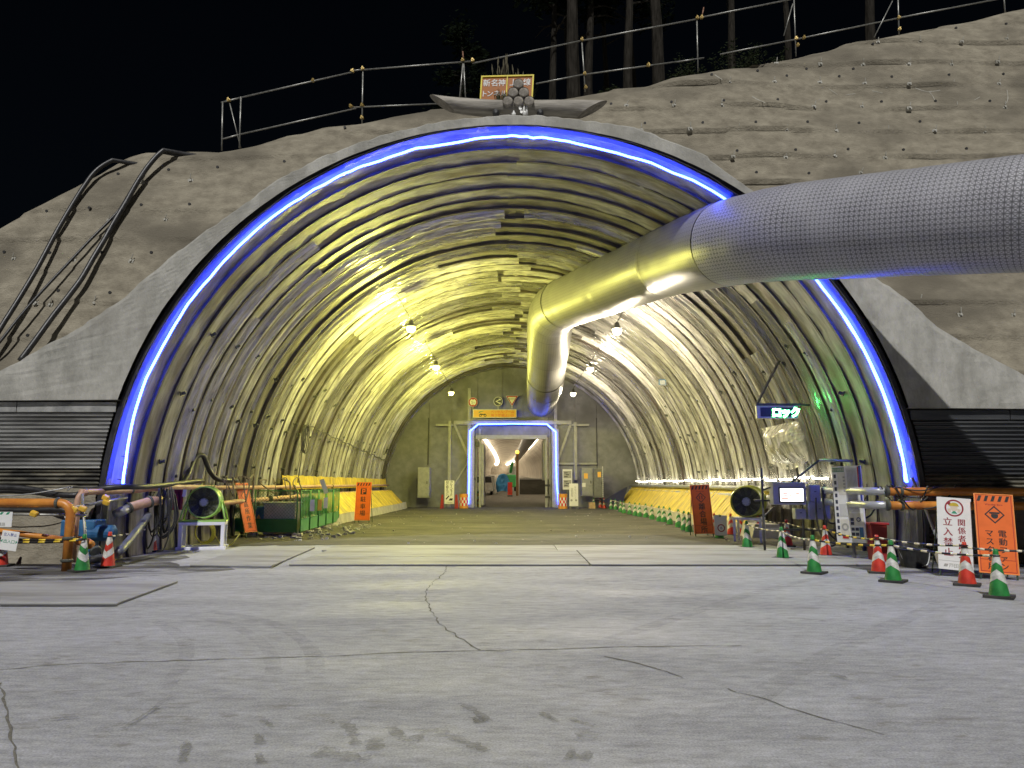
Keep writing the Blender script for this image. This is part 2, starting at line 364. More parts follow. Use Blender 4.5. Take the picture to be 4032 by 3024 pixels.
# dirt road inside the tunnel
d = MB()
def dirt_fn(u, v):
    x = lerp(-8.85, 8.85, u); y0 = 20.1+0.7*nz(x*0.7, 2.2)+0.25*nz(x*3, 5.1); y = lerp(y0, 52.9, v**1.4)
    e = min(1, v*14)
    return (x, y, 0.005+e*(0.02+0.03*abs(nz(x*0.9, y*0.5, 4))+0.015*nz(x*4, y*3, 9)+0.012*nz(x*9, y*8, 2)))
d.grid(dirt_fn, 110, 150)
struct(obj('dirt_road', d, M['dirt'], smooth=True))

# steel road plates, each lying loose on the slab
def plate(corners, label, z0=0.012, t=0.024):
    c = [Vector(p) for p in corners]; o = sum(c, Vector())/4
    mb = MB(); v = [(p.x-o.x, p.y-o.y, z) for z in (0, t) for p in c]
    mb.add(v, [(3, 2, 1, 0), (4, 5, 6, 7)]+[(i, (i+1) % 4, (i+1) % 4+4, i+4) for i in range(4)])
    return tag(obj('steel_plate', mb, M['plate'], loc=(o.x, o.y, z0), bevel=0.003), label, 'steel plate', 'steel road plates at the tunnel mouth')
plate([gr(-700, 2384), gr(461, 2384), gr(700, 2296), gr(-560, 2302)], 'steel road plate lying nearest the camera at the left')
plate([gr(748, 2231), gr(1066, 2236), gr(1240, 2160), gr(985, 2158)], 'small steel road plate in front of the green mesh fence')
yy = [15.28, 16.86, 18.45, 20.0]
for r in range(3):
    for k, (xa, xb) in enumerate([(-4.55, 1.58), (1.61, 7.75)] if r < 2 else [(-4.7, 1.1), (1.13, 6.9)]):
        plate([(xa, yy[r], 0), (xb, yy[r], 0), (xb, yy[r+1]-0.025, 0), (xa, yy[r+1]-0.025, 0)],
              'wide steel road plate, %s row from the camera, %s half of the carriageway' % (['front', 'middle', 'back'][r], ['left', 'right'][k]), 0.010+0.003*((r+k) % 2))

M['gap'] = pm('joint_gap', (0.008, 0.008, 0.008), (0.03, 0.028, 0.026), 8, 0.9)
for k, (a, b, w) in enumerate([((-4.6, 15.255), (8.2, 15.235), 0.05), ((1.595, 15.3), (1.595, 18.4), 0.03), ((-4.6, 16.85), (7.8, 16.85), 0.03), ((-4.7, 18.44), (7.0, 18.44), 0.025)]):
    A_ = Vector((a[0], a[1], 0)); B_ = Vector((b[0], b[1], 0)); n_ = 40
    ribbon('joint', [A_.lerp(B_, i/n_) for i in range(n_+1)], w, 0.0055+0.0006*k, M['gap'], ground, 0.35)
for k, (pp, w) in enumerate([([(0, 2388), (463, 2388)], 0.05), ([(746, 2234), (1068, 2240), (1110, 2216)], 0.04)]):
    ribbon('joint', [gr(*q) for q in pp], w, 0.0085+0.0006*k, M['gap'], ground, 0.2)

# ================================================================ HILLSIDE (sprayed concrete slope) 
SL_Y0, SL_Z0, SL_K = 16.7, 2.5, 0.42
def slope_plane(px, py):
    d = ray(px, py); t = (SL_Y0+SL_K*(CAM_H-SL_Z0))/(d.y-SL_K*d.z)
    return Vector((d.x*t, d.y*t, CAM_H+d.z*t))
crest_px = [(-900, 1330), (-400, 1080), (0, 875), (219, 766), (337, 700), (392, 670), (456, 624), (510, 597), (556, 583), (602, 583), (729, 576), (775, 576), (848, 581), (911, 572), (1003, 556), (1103, 524), (1185, 515),
  (1276, 488), (1331, 483), (1404, 478), (1549, 447), (1704, 424), (1850, 410), (1980, 398), (2113, 383), (2210, 371), (2332, 350), (2434, 334), (2548, 330), (2643, 302), (2769, 284), (2880, 262), (2990, 247), (3138, 210), (3248, 193), (3359, 166),
  (3433, 161), (3544, 133), (3654, 111), (3728, 85), (3839, 66), (3949, 44), (4032, 30), (4400, -60), (5000, -200)]
crest = [slope_plane(*p) for p in crest_px]
CX_, CZ_ = [p.x for p in crest], [p.z for p in crest]
def crest_z(x): return interp(CX_, CZ_, x)
rowz = [slope_plane(3000, y).z for y in (251, 325, 417, 513, 616)]
ROW0, ROWD = rowz[0], (rowz[0]-rowz[4])/4
def slope_off(x, z):
    zz = (z-ROW0)/ROWD+0.06*nz(x*0.22, 3.3)+0.02
    t = zz % 1.0
    amp = 0.55+0.9*nz(x*0.45, math.floor(zz)*3.7)
    k = max(0.12, min(1.2, amp))*(1.0 if x > 0 else 0.5)
    return -0.13*k*(1-t)**3.0 - 0.05*k*(1-t) - 0.25*nz(x*0.25, z*0.28, 1.1) - 0.035*nz(x*1.1, z*1.1, 5.2) - 0.012*nz(x*4, z*4, 2.2)
def slope_y(x, z): return SL_Y0+SL_K*(z-SL_Z0)+slope_off(x, z)
def on_slope(px, py):
    p = slope_plane(px, py)
    for _ in range(4):
        off = slope_off(p.x, p.z); d = ray(px, py)
        t = (SL_Y0+SL_K*(CAM_H-SL_Z0)+off)/(d.y-SL_K*d.z); p = Vector((d.x*t, d.y*t, CAM_H+d.z*t))
    return p
h = MB()
DZ = ROWD/12; NU, NB = 400, 10; NV = int(math.ceil((max(CZ_)+0.6)/DZ))
def hill_fn(u, v):
    x = lerp(-27, 30, u); cz = crest_z(x); k = round(v*(NV+NB))
    if k <= NV:
        z = min(cz, ROW0-math.ceil((ROW0+0.3)/DZ)*DZ+k*DZ); y = slope_y(x, z)
        e = max(0, 1-(cz-z)/0.5)
        return (x, y+0.16*e*e, z-0.05*e*e)
    b = (k-NV)/NB; yy_ = slope_y(x, cz)
    rise = 0.56 if x > -1 else lerp(0.56, -0.12, min(1, (-1-x)/3.0))
    dy = 0.2+b**1.6*26
    return (x, yy_+dy, cz-0.10-0.25*min(1, b*8)+rise*max(0, dy-1.3)+0.3*nz(x*0.5, dy*0.5)*min(1, b*3))
def hill_keep(q, vs):
    c = sum((Vector(vs[i]) for i in q), Vector())/4
    return math.hypot(c.x, c.z-1.05) > 9.02 or c.y > 30 or c.z > 10.3
h.grid(hill_fn, NU, NV+NB, keep=hill_keep, flip=False)
hill = struct(obj('hillside', h, M['shotcrete'], smooth=True))

M['galv'] = pm('galvanised', (0.50, 0.50, 0.46), (0.68, 0.68, 0.63), 10, 0.45, metal=0.15, bump=0.1)
M['anchor'] = pm('anchor_zinc', (0.28, 0.27, 0.23), (0.42, 0.41, 0.36), 14, 0.6)
M['hole'] = pm('drain_plastic', (0.006, 0.006, 0.006), (0.02, 0.02, 0.02), 10, 0.6)
anch = [(890, 340), (1125, 343), (1352, 345), (1595, 343), (1825, 345), (2072, 330), (398, 437), (640, 437), (880, 437), (1122, 440), (1362, 445), (1600, 447), (1833, 450), (2078, 447), (90, 563), (345, 563), (597, 563), (843, 563),
        (1090, 570), (1347, 570), (1600, 578), (1852, 573), (2108, 573), (168, 695), (430, 688), (685, 690), (945, 693), (1207, 700), (1485, 700), (1735, 697), (2000, 705), (660, 835), (940, 840), (1200, 833), (1470, 843), (1740, 840), (1432, 225), (1655, 220), (1880, 222), (2120, 208), (1340, 922)]
anchors = [(2400+x/1.3554, y/1.3554) for x, y in anch]+[(x/1.1056, 400+y/1.1056) for x, y in [(620, 350), (830, 345), (290, 512), (475, 517), (720, 515), (60, 685), (320, 690), (572, 695), (157, 877), (220, 885), (413, 878)]]
anchors += [(1990, 417+3), (3780, 1240), (3990, 1240), (3620, 1190)]
am = MB(); am.box((0, 0.08, 0), (0.13, 0.18, 0.10)); am.tube([(0, 0.02, 0.01), (0.012, -0.05, 0.06), (0.035, -0.07, 0.16)], 0.012, 6); am.lathe([(0.035, 0), (0.035, 0.04)], 6, Matrix.Translation((0, -0.005, 0.0)) @ Matrix.Rotation(PI/2, 4, 'X'))
ame = mesh('anchor_plate', am); ame.materials.append(M['anchor'])
for i, (px, py) in enumerate(anchors):
    p = on_slope(px, py)
    if math.hypot(p.x, p.z-1.05) < 9.3: continue
    s = random.uniform(0.85, 1.15); o = obj('anchor_plate', ame, None, hill, loc=p+Vector((0, -0.005, 0)), rot=(-0.2+random.uniform(-.15, .15), random.uniform(-.2, .2), random.uniform(-.25, .25))); o.scale = (s, s, s)
holes = [(455, 442), (545, 398), (790, 378), (1050, 368), (1300, 368), (945, 405), (1225, 408), (1505, 410), (1810, 400), (2100, 396), (8, 555), (330, 545), (610, 537), (897, 532), (1155, 543), (1450, 543), (188, 658), (497, 655), (780, 652), (1056, 651), (1330, 657),
         (1655, 649), (680, 805), (992, 800), (1272, 797), (1567, 800), (1903, 794), (783, 920), (1063, 925), (1738, 540), (2028, 540), (2115, 128), (1848, 150), (2030, 235), (1405, 235)]
holes = [(2400+x/1.3554, y/1.3554) for x, y in holes]+[(x/1.1056, 400+y/1.1056) for x, y in [(515, 315), (735, 297), (948, 286), (205, 477), (390, 463), (616, 450), (826, 447), (218, 658), (445, 657), (660, 657), (255, 823), (122, 1018), (480, 832), (20, 655)]]+[(1358, 502), (1120, 636), (857, 658)]
hm = MB(); hm.lathe([(0.04, -0.03), (0.04, 0.12)], 10, Matrix.Rotation(-PI/2, 4, 'X'))
hme = mesh('drain_hole', hm); hme.materials.append(M['hole'])
for px, py in holes:
    p = on_slope(px, py)
    if math.hypot(p.x, p.z-1.05) > 9.3: obj('drain_hole', hme, None, hill, loc=p)

# ================================================================ PORTAL WALL
ZC, RI = 1.05, 8.87
def ring_r(a): return 8.99-0.15*max(0, math.sin(a))**4
outer_px = [(-900, 1830), (-260, 1560), (0, 1458), (72, 1427), (317, 1295), (488, 1178), (751, 961), (900, 852), (979, 796), (1104, 703), (1201, 657), (1342, 589), (1451, 554), (1614, 508), (1777, 475), (1912, 462), (2047, 454), (2251, 470), (2414, 493),
            (2511, 509), (2643, 561), (2769, 612), (2872, 690), (3100, 870), (3300, 1000), (3470, 1110), (3702, 1300), (3846, 1384), (4032, 1484), (4300, 1600), (4900, 1850)]
op = [at(x, y, 16.0) for x, y in outer_px]
wl, wr = at(100, 1580, 16).z, at(3900, 1612, 16).z       # lower edges of the sprayed wings
oang = [math.atan2(p.z-ZC, p.x) for p in op]; orad = [math.hypot(p.x, p.z-ZC) for p in op]
oang, orad = oang[::-1], orad[::-1]
def outer(a): r = interp(oang, orad, a); return Vector((r*math.cos(a), 0, ZC+r*math.sin(a)))
a0i, a1i = math.asin((wr-ZC)/RI), PI-math.asin((wl-ZC)/RI)
def find(z, lo, hi):
    for _ in range(50):
        m_ = (lo+hi)/2
        if (outer(m_).z-z)*(outer(lo).z-z) > 0: lo = m_
        else: hi = m_
    return (lo+hi)/2
a0o, a1o = find(wr, oang[0], PI/2), find(wl, oang[-1], PI/2)
hw = MB(); NA = 200
def hw_pt(u, v):
    ai = lerp(a0i, a1i, u); ao = lerp(a0o, a1o, u)
    i = Vector((ring_r(ai)*math.cos(ai), 0, ZC+ring_r(ai)*math.sin(ai))); o = outer(ao)
    n = 0.035*nz(ao*60, 1.5)+0.03*nz(ao*17, 4.5)
    o = o+(o-Vector((0, 0, ZC))).normalized()*n
    p = i.lerp(o, v); p.y = 15.95-0.03*abs(nz(p.x*1.2, p.z*1.2, 8))-0.012*nz(p.x*5, p.z*5, 3)
    if v == 1: p.y += 0.03
    return p
hw.grid(hw_pt, NA, 8)
hw.grid(lambda u, v: hw_pt(u, 1)+Vector((0, v*6.0, v*v*0.5 if True else 0)), NA, 4, flip=False)
for u in (0.0, 1.0): hw.grid(lambda a, b: hw_pt(u, a)+Vector((0, b*0.6, 0)), 6, 1)
portal = thing('portal_wall', 'grey sprayed-concrete portal wall framing the tunnel mouth with corrugated steel wings', 'wall', (0, 0, 0))
obj('sprayed_face', hw, M['headwall'], portal, smooth=False)
M['corr_l'] = pm('galvanised_liner', (0.24, 0.24, 0.235), (0.55, 0.55, 0.53), 1.2, 0.34, metal=0.55, bump=0.3, bscale=9, stretch=(0.35, 1, 3), c3=(0.14, 0.14, 0.13), s3=1.0)
M['corr_r'] = pm('dark_liner', (0.075, 0.08, 0.09), (0.14, 0.145, 0.15), 1.2, 0.42, metal=0.65, bump=0.25, bscale=9, stretch=(0.35, 1, 3))
M['corr_low'] = pm('muddy_liner', (0.035, 0.034, 0.03), (0.20, 0.185, 0.14), 1.5, 0.75, metal=0.1, bump=0.4, bscale=9, stretch=(0.9, 1, 2.5), lo=0.38, hi=0.6)
M['flange'] = pm('galvanised_flange', (0.34, 0.35, 0.35), (0.62, 0.62, 0.59), 2.5, 0.4, metal=0.6, bump=0.35, bscale=12)
def corr(xa, xb, z0, z1, pitch, dep, y):
    mb = MB(); n = int((z1-z0)/pitch*10)
    def arch_x(z):                                       # the sheet ends against the arch
        return math.sqrt(max(0, 9.02**2-(z-ZC)**2))
    def fn(u, v):
        z = lerp(z0, z1, v); ph = (z-z0)/pitch*2*PI
        if xa < 0: x = lerp(xa, -arch_x(z)-0.03*(1 if math.sin(ph) > 0 else 2.2), u)
        else: x = lerp(arch_x(z)+0.03*(1 if math.sin(ph) > 0 else 2.2), xb, u)
        c = math.sin(ph); c = max(-0.75, min(0.75, c))/0.75
        return (x, y-dep*c+0.008*nz(x*1.5, z*2), z)
    mb.grid(fn, 14, n); return mb
obj('corrugated_sheet', corr(-16, -9, at(100, 1845, 16).z, at(100, 1622, 16).z, 0.088, 0.026, 16.10), M['corr_l'], portal, smooth=True)
obj('corrugated_sheet', corr(-16, -9, -0.02, at(100, 1846, 16).z, 0.088, 0.020, 16.14), M['corr_low'], portal, smooth=True)
obj('corrugated_sheet', corr(9, 16, at(3900, 1870, 16).z, at(3900, 1652, 16).z, 0.094, 0.028, 16.10), M['corr_r'], portal, smooth=True)
obj('corrugated_sheet', corr(9, 16, -0.02, at(3900, 1871, 16).z, 0.094, 0.022, 16.14), M['corr_low'], portal, smooth=True)
for sx, z0, z1, m_ in ((-1, at(100, 1621, 16).z, wl-0.01, 'flange'), (1, at(3900, 1651, 16).z, wr-0.01, 'corr_r')):
    zm = (z0+z1)/2; xi = math.sqrt(9.0**2-(zm-ZC)**2)+0.04
    for k in range(3):
        xa = xi+k*2.2; obj('flange_plate', MB().box((sx*(xa+1.09), 16.08, zm), (2.185, 0.04, z1-z0)), M[m_], portal, bevel=0.006)

# ================================================================ TUNNEL LINING
Y0, Y1 = 16.04, 52.0
def arc(th, R, side):                                     # side -1 left, 1 right; th 0 at the foot, pi/2 at the crown
    k = 0.10
    return Vector((side*(R*math.cos(th)-k*math.sin(th)*0.0-0.06*math.sin(th)), 0, ZC+R*math.sin(th)-0.0))
TH0 = -math.asin(1.10/8.9)
tunnel = thing('tunnel', 'arched tunnel tube of sprayed concrete with close-set steel arch ribs', 'tunnel', (0, 0, 0))
PITCH_R = 0.80
NR = 44
rib_y = [16.17]+[16.17+0.95+i*PITCH_R+random.uniform(-0.04, 0.04) for i in range(NR)]
rib_y = [y for y in rib_y if y < 51.6]
for side in (-1, 1):
    mb = MB()
    def lin(u, v):
        y = lerp(Y0, Y1+0.3, v); th = lerp(TH0, PI/2+0.006, u)
        R = (8.845 if y < 20.5 else 8.90)-0.03*nz(th*3, y*0.8, side*9)-0.03*nz(th*14, y*3, side*4)-0.02*nz(th*30, y*1.2)
        if y < 16.5: R += 0.05
        p = arc(th, R, side); p.y = y; return p
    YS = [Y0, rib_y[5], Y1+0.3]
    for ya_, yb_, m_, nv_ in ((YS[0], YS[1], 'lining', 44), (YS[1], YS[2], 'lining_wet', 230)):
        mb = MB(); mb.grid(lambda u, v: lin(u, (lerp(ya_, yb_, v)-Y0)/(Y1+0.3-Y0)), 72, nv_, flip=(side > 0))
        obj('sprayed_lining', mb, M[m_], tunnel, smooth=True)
    for i, y in enumerate(rib_y):
        mb = MB(); first = i == 0
        w, hgt = (0.20, 0.14) if first else ((0.07 if y < 20.5 else 0.10)+0.03*random.random(), 0.17)
        Rb = 8.87 if first else (8.79 if y < 20.5 else 8.80)+random.uniform(-0.01, 0.025)
        def rfn(u, v):
            th = lerp(TH0, PI/2+0.0065, u)
            cs = [(-w/2, hgt), (-w/2, 0), (w/2, 0), (w/2, hgt)][min(3, int(round(v*3)))]
            p = arc(th, Rb+cs[1]+0.012*nz(th*5, y*3.3, side), side); p.y = y+cs[0]+0.02*nz(th*4, y, 5+side)*(0 if first else 1); return p
        mb.grid(rfn, 64, 3, flip=(side > 0))
        obj('steel_rib', mb, M['rib_dark'] if first else M['rib'], tunnel)

# plastic drainage sheets between the ribs
def plastic(k=1.0, name='clear_plastic_sheet'):
    m, nt, p = newmat(name)
    tc = N(nt, 'ShaderNodeTexCoord'); mp = N(nt, 'ShaderNodeMapping'); mp.inputs['Scale'].default_value = (0.7, 4.5, 0.7); L(nt, tc.outputs['Object'], mp.inputs[0])
    no = N(nt, 'ShaderNodeTexNoise', i_Scale=1.6, i_Detail=5.0, i_Roughness=0.6); L(nt, mp.outputs[0], no.inputs['Vector'])
    c = N(nt, 'ShaderNodeMix', data_type='RGBA'); c.inputs[6].default_value = rgb((0.50*k, 0.48*k, 0.43*k)); c.inputs[7].default_value = rgb((0.90*k, 0.89*k, 0.85*k)); L(nt, no.outputs[0], c.inputs[0]); L(nt, c.outputs[2], p.inputs['Base Color'])
    p.inputs['Roughness'].default_value = 0.10; p.inputs['Specular IOR Level'].default_value = 1.0; p.inputs['IOR'].default_value = 1.6
    r = N(nt, 'ShaderNodeMapRange'); r.inputs[1].default_value = 0.3; r.inputs[2].default_value = 0.7; r.inputs[3].default_value = 0.25; r.inputs[4].default_value = 0.95; L(nt, no.outputs[0], r.inputs[0]); L(nt, r.outputs[0], p.inputs['Alpha'])
    bp = N(nt, 'ShaderNodeBump', i_Strength=0.35, i_Distance=0.03); L(nt, no.outputs[0], bp.inputs['Height']); L(nt, bp.outputs[0], p.inputs['Normal'])
    return m
M['plastic'] = plastic()
def ridge(*a): return 1-abs(nz(*a))*2.2
PL = [M['plastic'], plastic(0.62, 'dirty_plastic_sheet'), plastic(0.36, 'muddy_plastic_sheet')]
for side in (-1, 1):
    for i in range(3, len(rib_y)-1):
        y = rib_y[i]; gap = rib_y[i+1]-y
        if random.random() < 0.06: continue
        ta = -0.04+0.05*random.random(); tb = random.choice([random.uniform(1.0, 1.4), random.uniform(1.5, 1.63), random.uniform(1.5, 1.66), random.uniform(1.45, 1.68)]) if i > 5 else random.uniform(0.5, 1.0)
        if 13 < i < 16 and side < 0: ta, tb = 0.8, 1.5
        if 6 < i < 9 and side > 0: tb = 0.55
        sd = i*3.37+side*17.1; cover = random.random()*0.35; hole = random.uniform(0.55, 0.9)
        mb = MB()
        def pf(u, v):
            th = lerp(ta, tb, u); yy2 = y+gap*(lerp(0.13, -0.02, cover)+lerp(0.72, 1.0, cover)*v)
            e = math.sin(PI*v)**0.6
            k = min(1.0, max(0.0, (th-0.75)/0.4))
            R = 8.865-0.10*e*max(0, ridge(v*3.2+0.6*nz(th*1.5, sd), th*0.8, sd))-0.030*max(0, ridge(v*6.5+0.3*th, th*1.6, sd+3))*(1-0.5*k)-k*0.04*max(0, ridge(v*4+th*4, th*8, sd+9))-0.022*k*max(0, ridge(v*8-th*8, th*20, sd+6))-0.02*e
            p = arc(th, max(8.60, R), side); p.y = yy2+0.03*nz(th*6, sd)
            return p
        def pk(q, vs):
            c = sum((Vector(vs[j]) for j in q), Vector())/4
            return nz(c.y*1.1, c.z*0.9, sd) < hole
        mb.grid(pf, 120, 12, keep=pk, flip=(side > 0))
        obj('plastic_sheet', mb, random.choice([PL[0], PL[0], PL[1], PL[1], PL[2]]), tunnel, smooth=False)
# a torn sheet drooping from the right wall
mb = MB()
def torn(u, v):
    y = lerp(21.3, 24.6, u); z = lerp(3.5, 2.35, v)+0.25*math.sin(u*PI)*(-1 if v > 0.4 else 0.2)*v; out = 0.40*math.sin(PI*min(1, v*1.15))*math.sin(PI*u)**0.7
    x = math.sqrt(8.76**2-(z-ZC)**2)-out-0.06*ridge(u*6, v*4)
    return (x, y, z)
mb.grid(torn, 40, 16); obj('torn_sheet', mb, PL[0], tunnel, smooth=False)
# ================================================================ LIT LAMPS
M['lamp_y'] = em('yellow_lamp_glass', (1.0, 0.86, 0.22), 7)
M['lamp_w'] = em('warm_lamp_glass', (1.0, 0.84, 0.55), 9)
M['black'] = pm('black_plastic', (0.012, 0.012, 0.013), (0.03, 0.03, 0.03), 12, 0.45)
M['lampbody'] = pm('lamp_housing', (0.10, 0.10, 0.09), (0.18, 0.18, 0.16), 8, 0.4, metal=0.6)
def floodlight(px, py, Y, mat, color, power, label, aim=-0.8):
    p = at(px, py, Y); side = -1 if p.x < 0 else 1
    t = thing('floodlight', label, 'lamp', p, 0, 'hanging floodlights along the tunnel roof')
    bm = MB(); bm.lathe([(0.03, -0.17), (0.12, -0.13), (0.17, -0.03), (0.17, 0.03), (0.13, 0.06)], 16)
    obj('bulb', bm, mat, t, smooth=True)
    hb = MB(); hb.lathe([(0.20, 0.045), (0.20, 0.07), (0.12, 0.12), (0.08, 0.26), (0.03, 0.30)], 16)
    obj('housing', hb, M['lampbody'], t, smooth=True)
    ang = math.atan2(p.z-ZC, abs(p.x)); w = Vector((side*8.85*math.cos(ang*0.97+0.05), 0, ZC+8.85*math.sin(ang*0.97+0.05)))-Vector((p.x, 0, p.z))
    obj('hanger', MB().tube([(0, 0, 0.29), tuple(w)], 0.015, 6), M['black'], t)
    ld = bpy.data.lights.new('lamp_light', 'POINT'); ld.energy = power; ld.color = color; ld.shadow_soft_size = 0.16
    lo = bpy.data.objects.new('lamp_light', ld); COL.objects.link(lo); lo.parent = t; lo.location = (0, 0, -0.36)
nm = ['nearest', 'middle', 'farthest']
for k, (px, py, Y) in enumerate([(1619, 1291, 26.6), (1717, 1444, 35.5), (1777, 1546, 44.3)]):
    floodlight(px, py, Y, M['lamp_y'], (1.0, 0.95, 0.19), [2100, 1500, 760][k], nm[k]+' of the three yellow floodlights hanging left of the crown', [-0.8, -0.5, 0.25][k])
for k, (px, py, Y) in enumerate([(2429, 1300, 26.1), (2324, 1452, 35.2), (2257, 1550, 44.0)]):
    floodlight(px, py, Y, M['lamp_w'], (1.0, 0.87, 0.62), [1500, 1050, 760][k], nm[k]+' of the three warm white floodlights hanging right of the crown', [-0.8, -0.5, 0.25][k])

# blue rope light round the arch
M['blue'] = em('blue_rope_light', (0.020, 0.050, 1.0), 46)
led_px = [(484, 1905), (490, 1850), (505, 1750), (545, 1560), (601, 1385), (680, 1230), (765, 1094), (911, 948), (1021, 871), (1130, 806), (1260, 734), (1385, 671), (1500, 630), (1640, 587), (1800, 560), (1914, 541), (2038, 536), (2100, 540), (2206, 552), (2388, 592), (2606, 660), (2807, 744),
          (2960, 838), (3100, 955), (3236, 1103), (3330, 1230), (3400, 1330), (3440, 1400), (3480, 1520), (3520, 1640), (3548, 1740), (3560, 1820), (3567, 1896)]
lp = []
for i, q in enumerate(led_px):
    p = at(q[0], q[1], 16.42); a = math.atan2(p.z-ZC, p.x); r = min(8.80, math.hypot(p.x, p.z-ZC))
    lp.append(Vector((r*math.cos(a), 16.42, ZC+r*math.sin(a))))
rope = smooth_path(lp, 5)
rope = [p+Vector((0, 0.05*nz(i*0.21, 2), 0.03*nz(i*0.5, 7))) for i, p in enumerate(rope)]
t = thing('rope_light', 'glowing blue rope light strung round the tunnel mouth arch', 'rope light', (0, 16.42, 0))
obj('light_tube', MB().tube([p-Vector((0, 16.42, 0)) for p in rope], 0.028, 8), M['blue'], t, smooth=True)
for i in range(2, len(rope), 6):
    a = math.atan2(rope[i].z-ZC, rope[i].x); q = Vector((8.82*math.cos(a), 0, ZC+8.82*math.sin(a)))
    obj('clip', MB().tube([rope[i]-Vector((0, 16.42, 0)), q], 0.008, 5), M['black'], t)
tail = [at(x, y, 16.40) for x, y in [(3372, 1245), (3395, 1310), (3425, 1375), (3470, 1480), (3500, 1545), (3525, 1640), (3552, 1740), (3575, 1820), (3586, 1855), (3572, 1885), (3583, 1900)]]
tail = [Vector((min(p.x, math.sqrt(8.80**2-(p.z-ZC)**2)), 16.40, p.z)) for p in tail]
obj('loose_tail', MB().tube([p-Vector((0, 16.42, 0)) for p in smooth_path(tail, 5)], 0.030, 8), M['blue'], t, smooth=True)

# white LED tubes along the right wall
M['white_led'] = em('led_tube_glass', (1.0, 0.93, 0.74), 26)
n = 24
for k in range(n):
    ya = lerp(19.9, 51.2, k/n)+0.06; yb = lerp(19.9, 51.2, (k+1)/n)-0.06
    zz = 1.80+0.03*math.sin(k*1.7); xx = 8.60
    t = thing('led_tube', 'white LED tube on the right wall, %s from the tunnel mouth' % ORD[k], 'LED tube', (xx, (ya+yb)/2, zz), 0, 'row of LED tubes above the right wall pipe')
    hl = (yb-ya)/2
    obj('glass_tube', MB().tube([(0, -hl+0.05, 0), (0, hl-0.05, 0.01)], 0.022, 8), M['white_led'], t, smooth=True)
    for s_ in (-1, 1): obj('end_cap', MB().tube([(0, s_*(hl-0.05), 0), (0, s_*hl, 0)], 0.026, 8), M['black'], t)
    obj('bracket', MB().box((0.08, 0, -0.01), (0.16, 0.03, 0.03)), M['galv'], t)

# ================================================================ VENTILATION DUCT
def duct_mat(name, contrast, base, dark, rough, sc, metal=0.0):
    m, nt, p = newmat(name)
    uv = N(nt, 'ShaderNodeUVMap'); sep = N(nt, 'ShaderNodeSeparateXYZ'); L(nt, uv.outputs[0], sep.inputs[0])
    def math_(op, a, b=None):
        n_ = N(nt, 'ShaderNodeMath', operation=op)
        if isinstance(a, (int, float)): n_.inputs[0].default_value = a
        else: L(nt, a, n_.inputs[0])
        if b is not None:
            if isinstance(b, (int, float)): n_.inputs[1].default_value = b
            else: L(nt, b, n_.inputs[1])
        return n_.outputs[0]
    u = math_('MULTIPLY', sep.outputs[0], sc); v = math_('MULTIPLY', sep.outputs[1], round(2*PI*sc))
    def wave(x): return math_('ABSOLUTE', math_('SINE', math_('MULTIPLY', x, PI)))
    d1 = wave(math_('ADD', u, v)); d2 = wave(math_('SUBTRACT', u, v)); g1 = wave(u); g2 = wave(v)
    mn = math_('MINIMUM', math_('MINIMUM', d1, d2), math_('MINIMUM', g1, g2))
    r = N(nt, 'ShaderNodeMapRange'); r.inputs[1].default_value = 0.10; r.inputs[2].default_value = 0.50; L(nt, mn, r.inputs[0])
    tc = N(nt, 'ShaderNodeTexCoord'); no = N(nt, 'ShaderNodeTexNoise', i_Scale=1.3, i_Detail=5.0); L(nt, tc.outputs['Object'], no.inputs['Vector'])
    fac = math_('MULTIPLY', r.outputs[0], contrast); fac = math_('ADD', fac, math_('MULTIPLY', no.outputs[0], 0.35))
    mx = N(nt, 'ShaderNodeMix', data_type='RGBA'); mx.inputs[6].default_value = rgb(dark); mx.inputs[7].default_value = rgb(base); L(nt, fac, mx.inputs[0])
    L(nt, mx.outputs[2], p.inputs['Base Color']); p.inputs['Roughness'].default_value = rough; p.inputs['Metallic'].default_value = metal
    b = N(nt, 'ShaderNodeBump', i_Strength=0.25, i_Distance=0.01); L(nt, no.outputs[0], b.inputs['Height']); L(nt, b.outputs[0], p.inputs['Normal'])
    return m
M['duct_net'] = duct_mat('duct_mesh_cloth', 0.90, (0.56, 0.56, 0.59), (0.03, 0.03, 0.035), 0.40, 11)
M['duct_in'] = duct_mat('duct_smooth_cloth', 0.45, (0.42, 0.415, 0.40), (0.15, 0.15, 0.15), 0.40, 9, 0.2)
M['seam'] = pm('duct_seam', (0.10, 0.10, 0.10), (0.2, 0.2, 0.2), 10, 0.5)
dk = [at(2130, 1590, 53.0), at(2136, 1570, 47.0), at(2147, 1505, 39.0), at(2168, 1330, 33.2), at(2170, 1215, 29.6), at(2629, 1030, 20.6), at(2780, 982, 17.9), at(2919, 937, 15.75), at(3460, 880, 13.6), at(4032, 842, 12.1)]
ext = dk[-1]+(dk[-1]-dk[-2])*1.6; dk.append(ext)
def rounded(a, b, c, rad, k=8):                          # rounded elbow a-b-c
    d1 = (a-b).normalized(); d2 = (c-b).normalized(); p = b+d1*min(rad, (a-b).length*0.45); q = b+d2*min(rad, (c-b).length*0.45)
    return [((1-t)**2)*p+2*t*(1-t)*b+t*t*q for t in [i/k for i in range(k+1)]]
t = thing('ventilation_duct', 'huge grey ventilation duct snaking out of the tunnel and off to the right', 'duct', tuple(dk[4]))
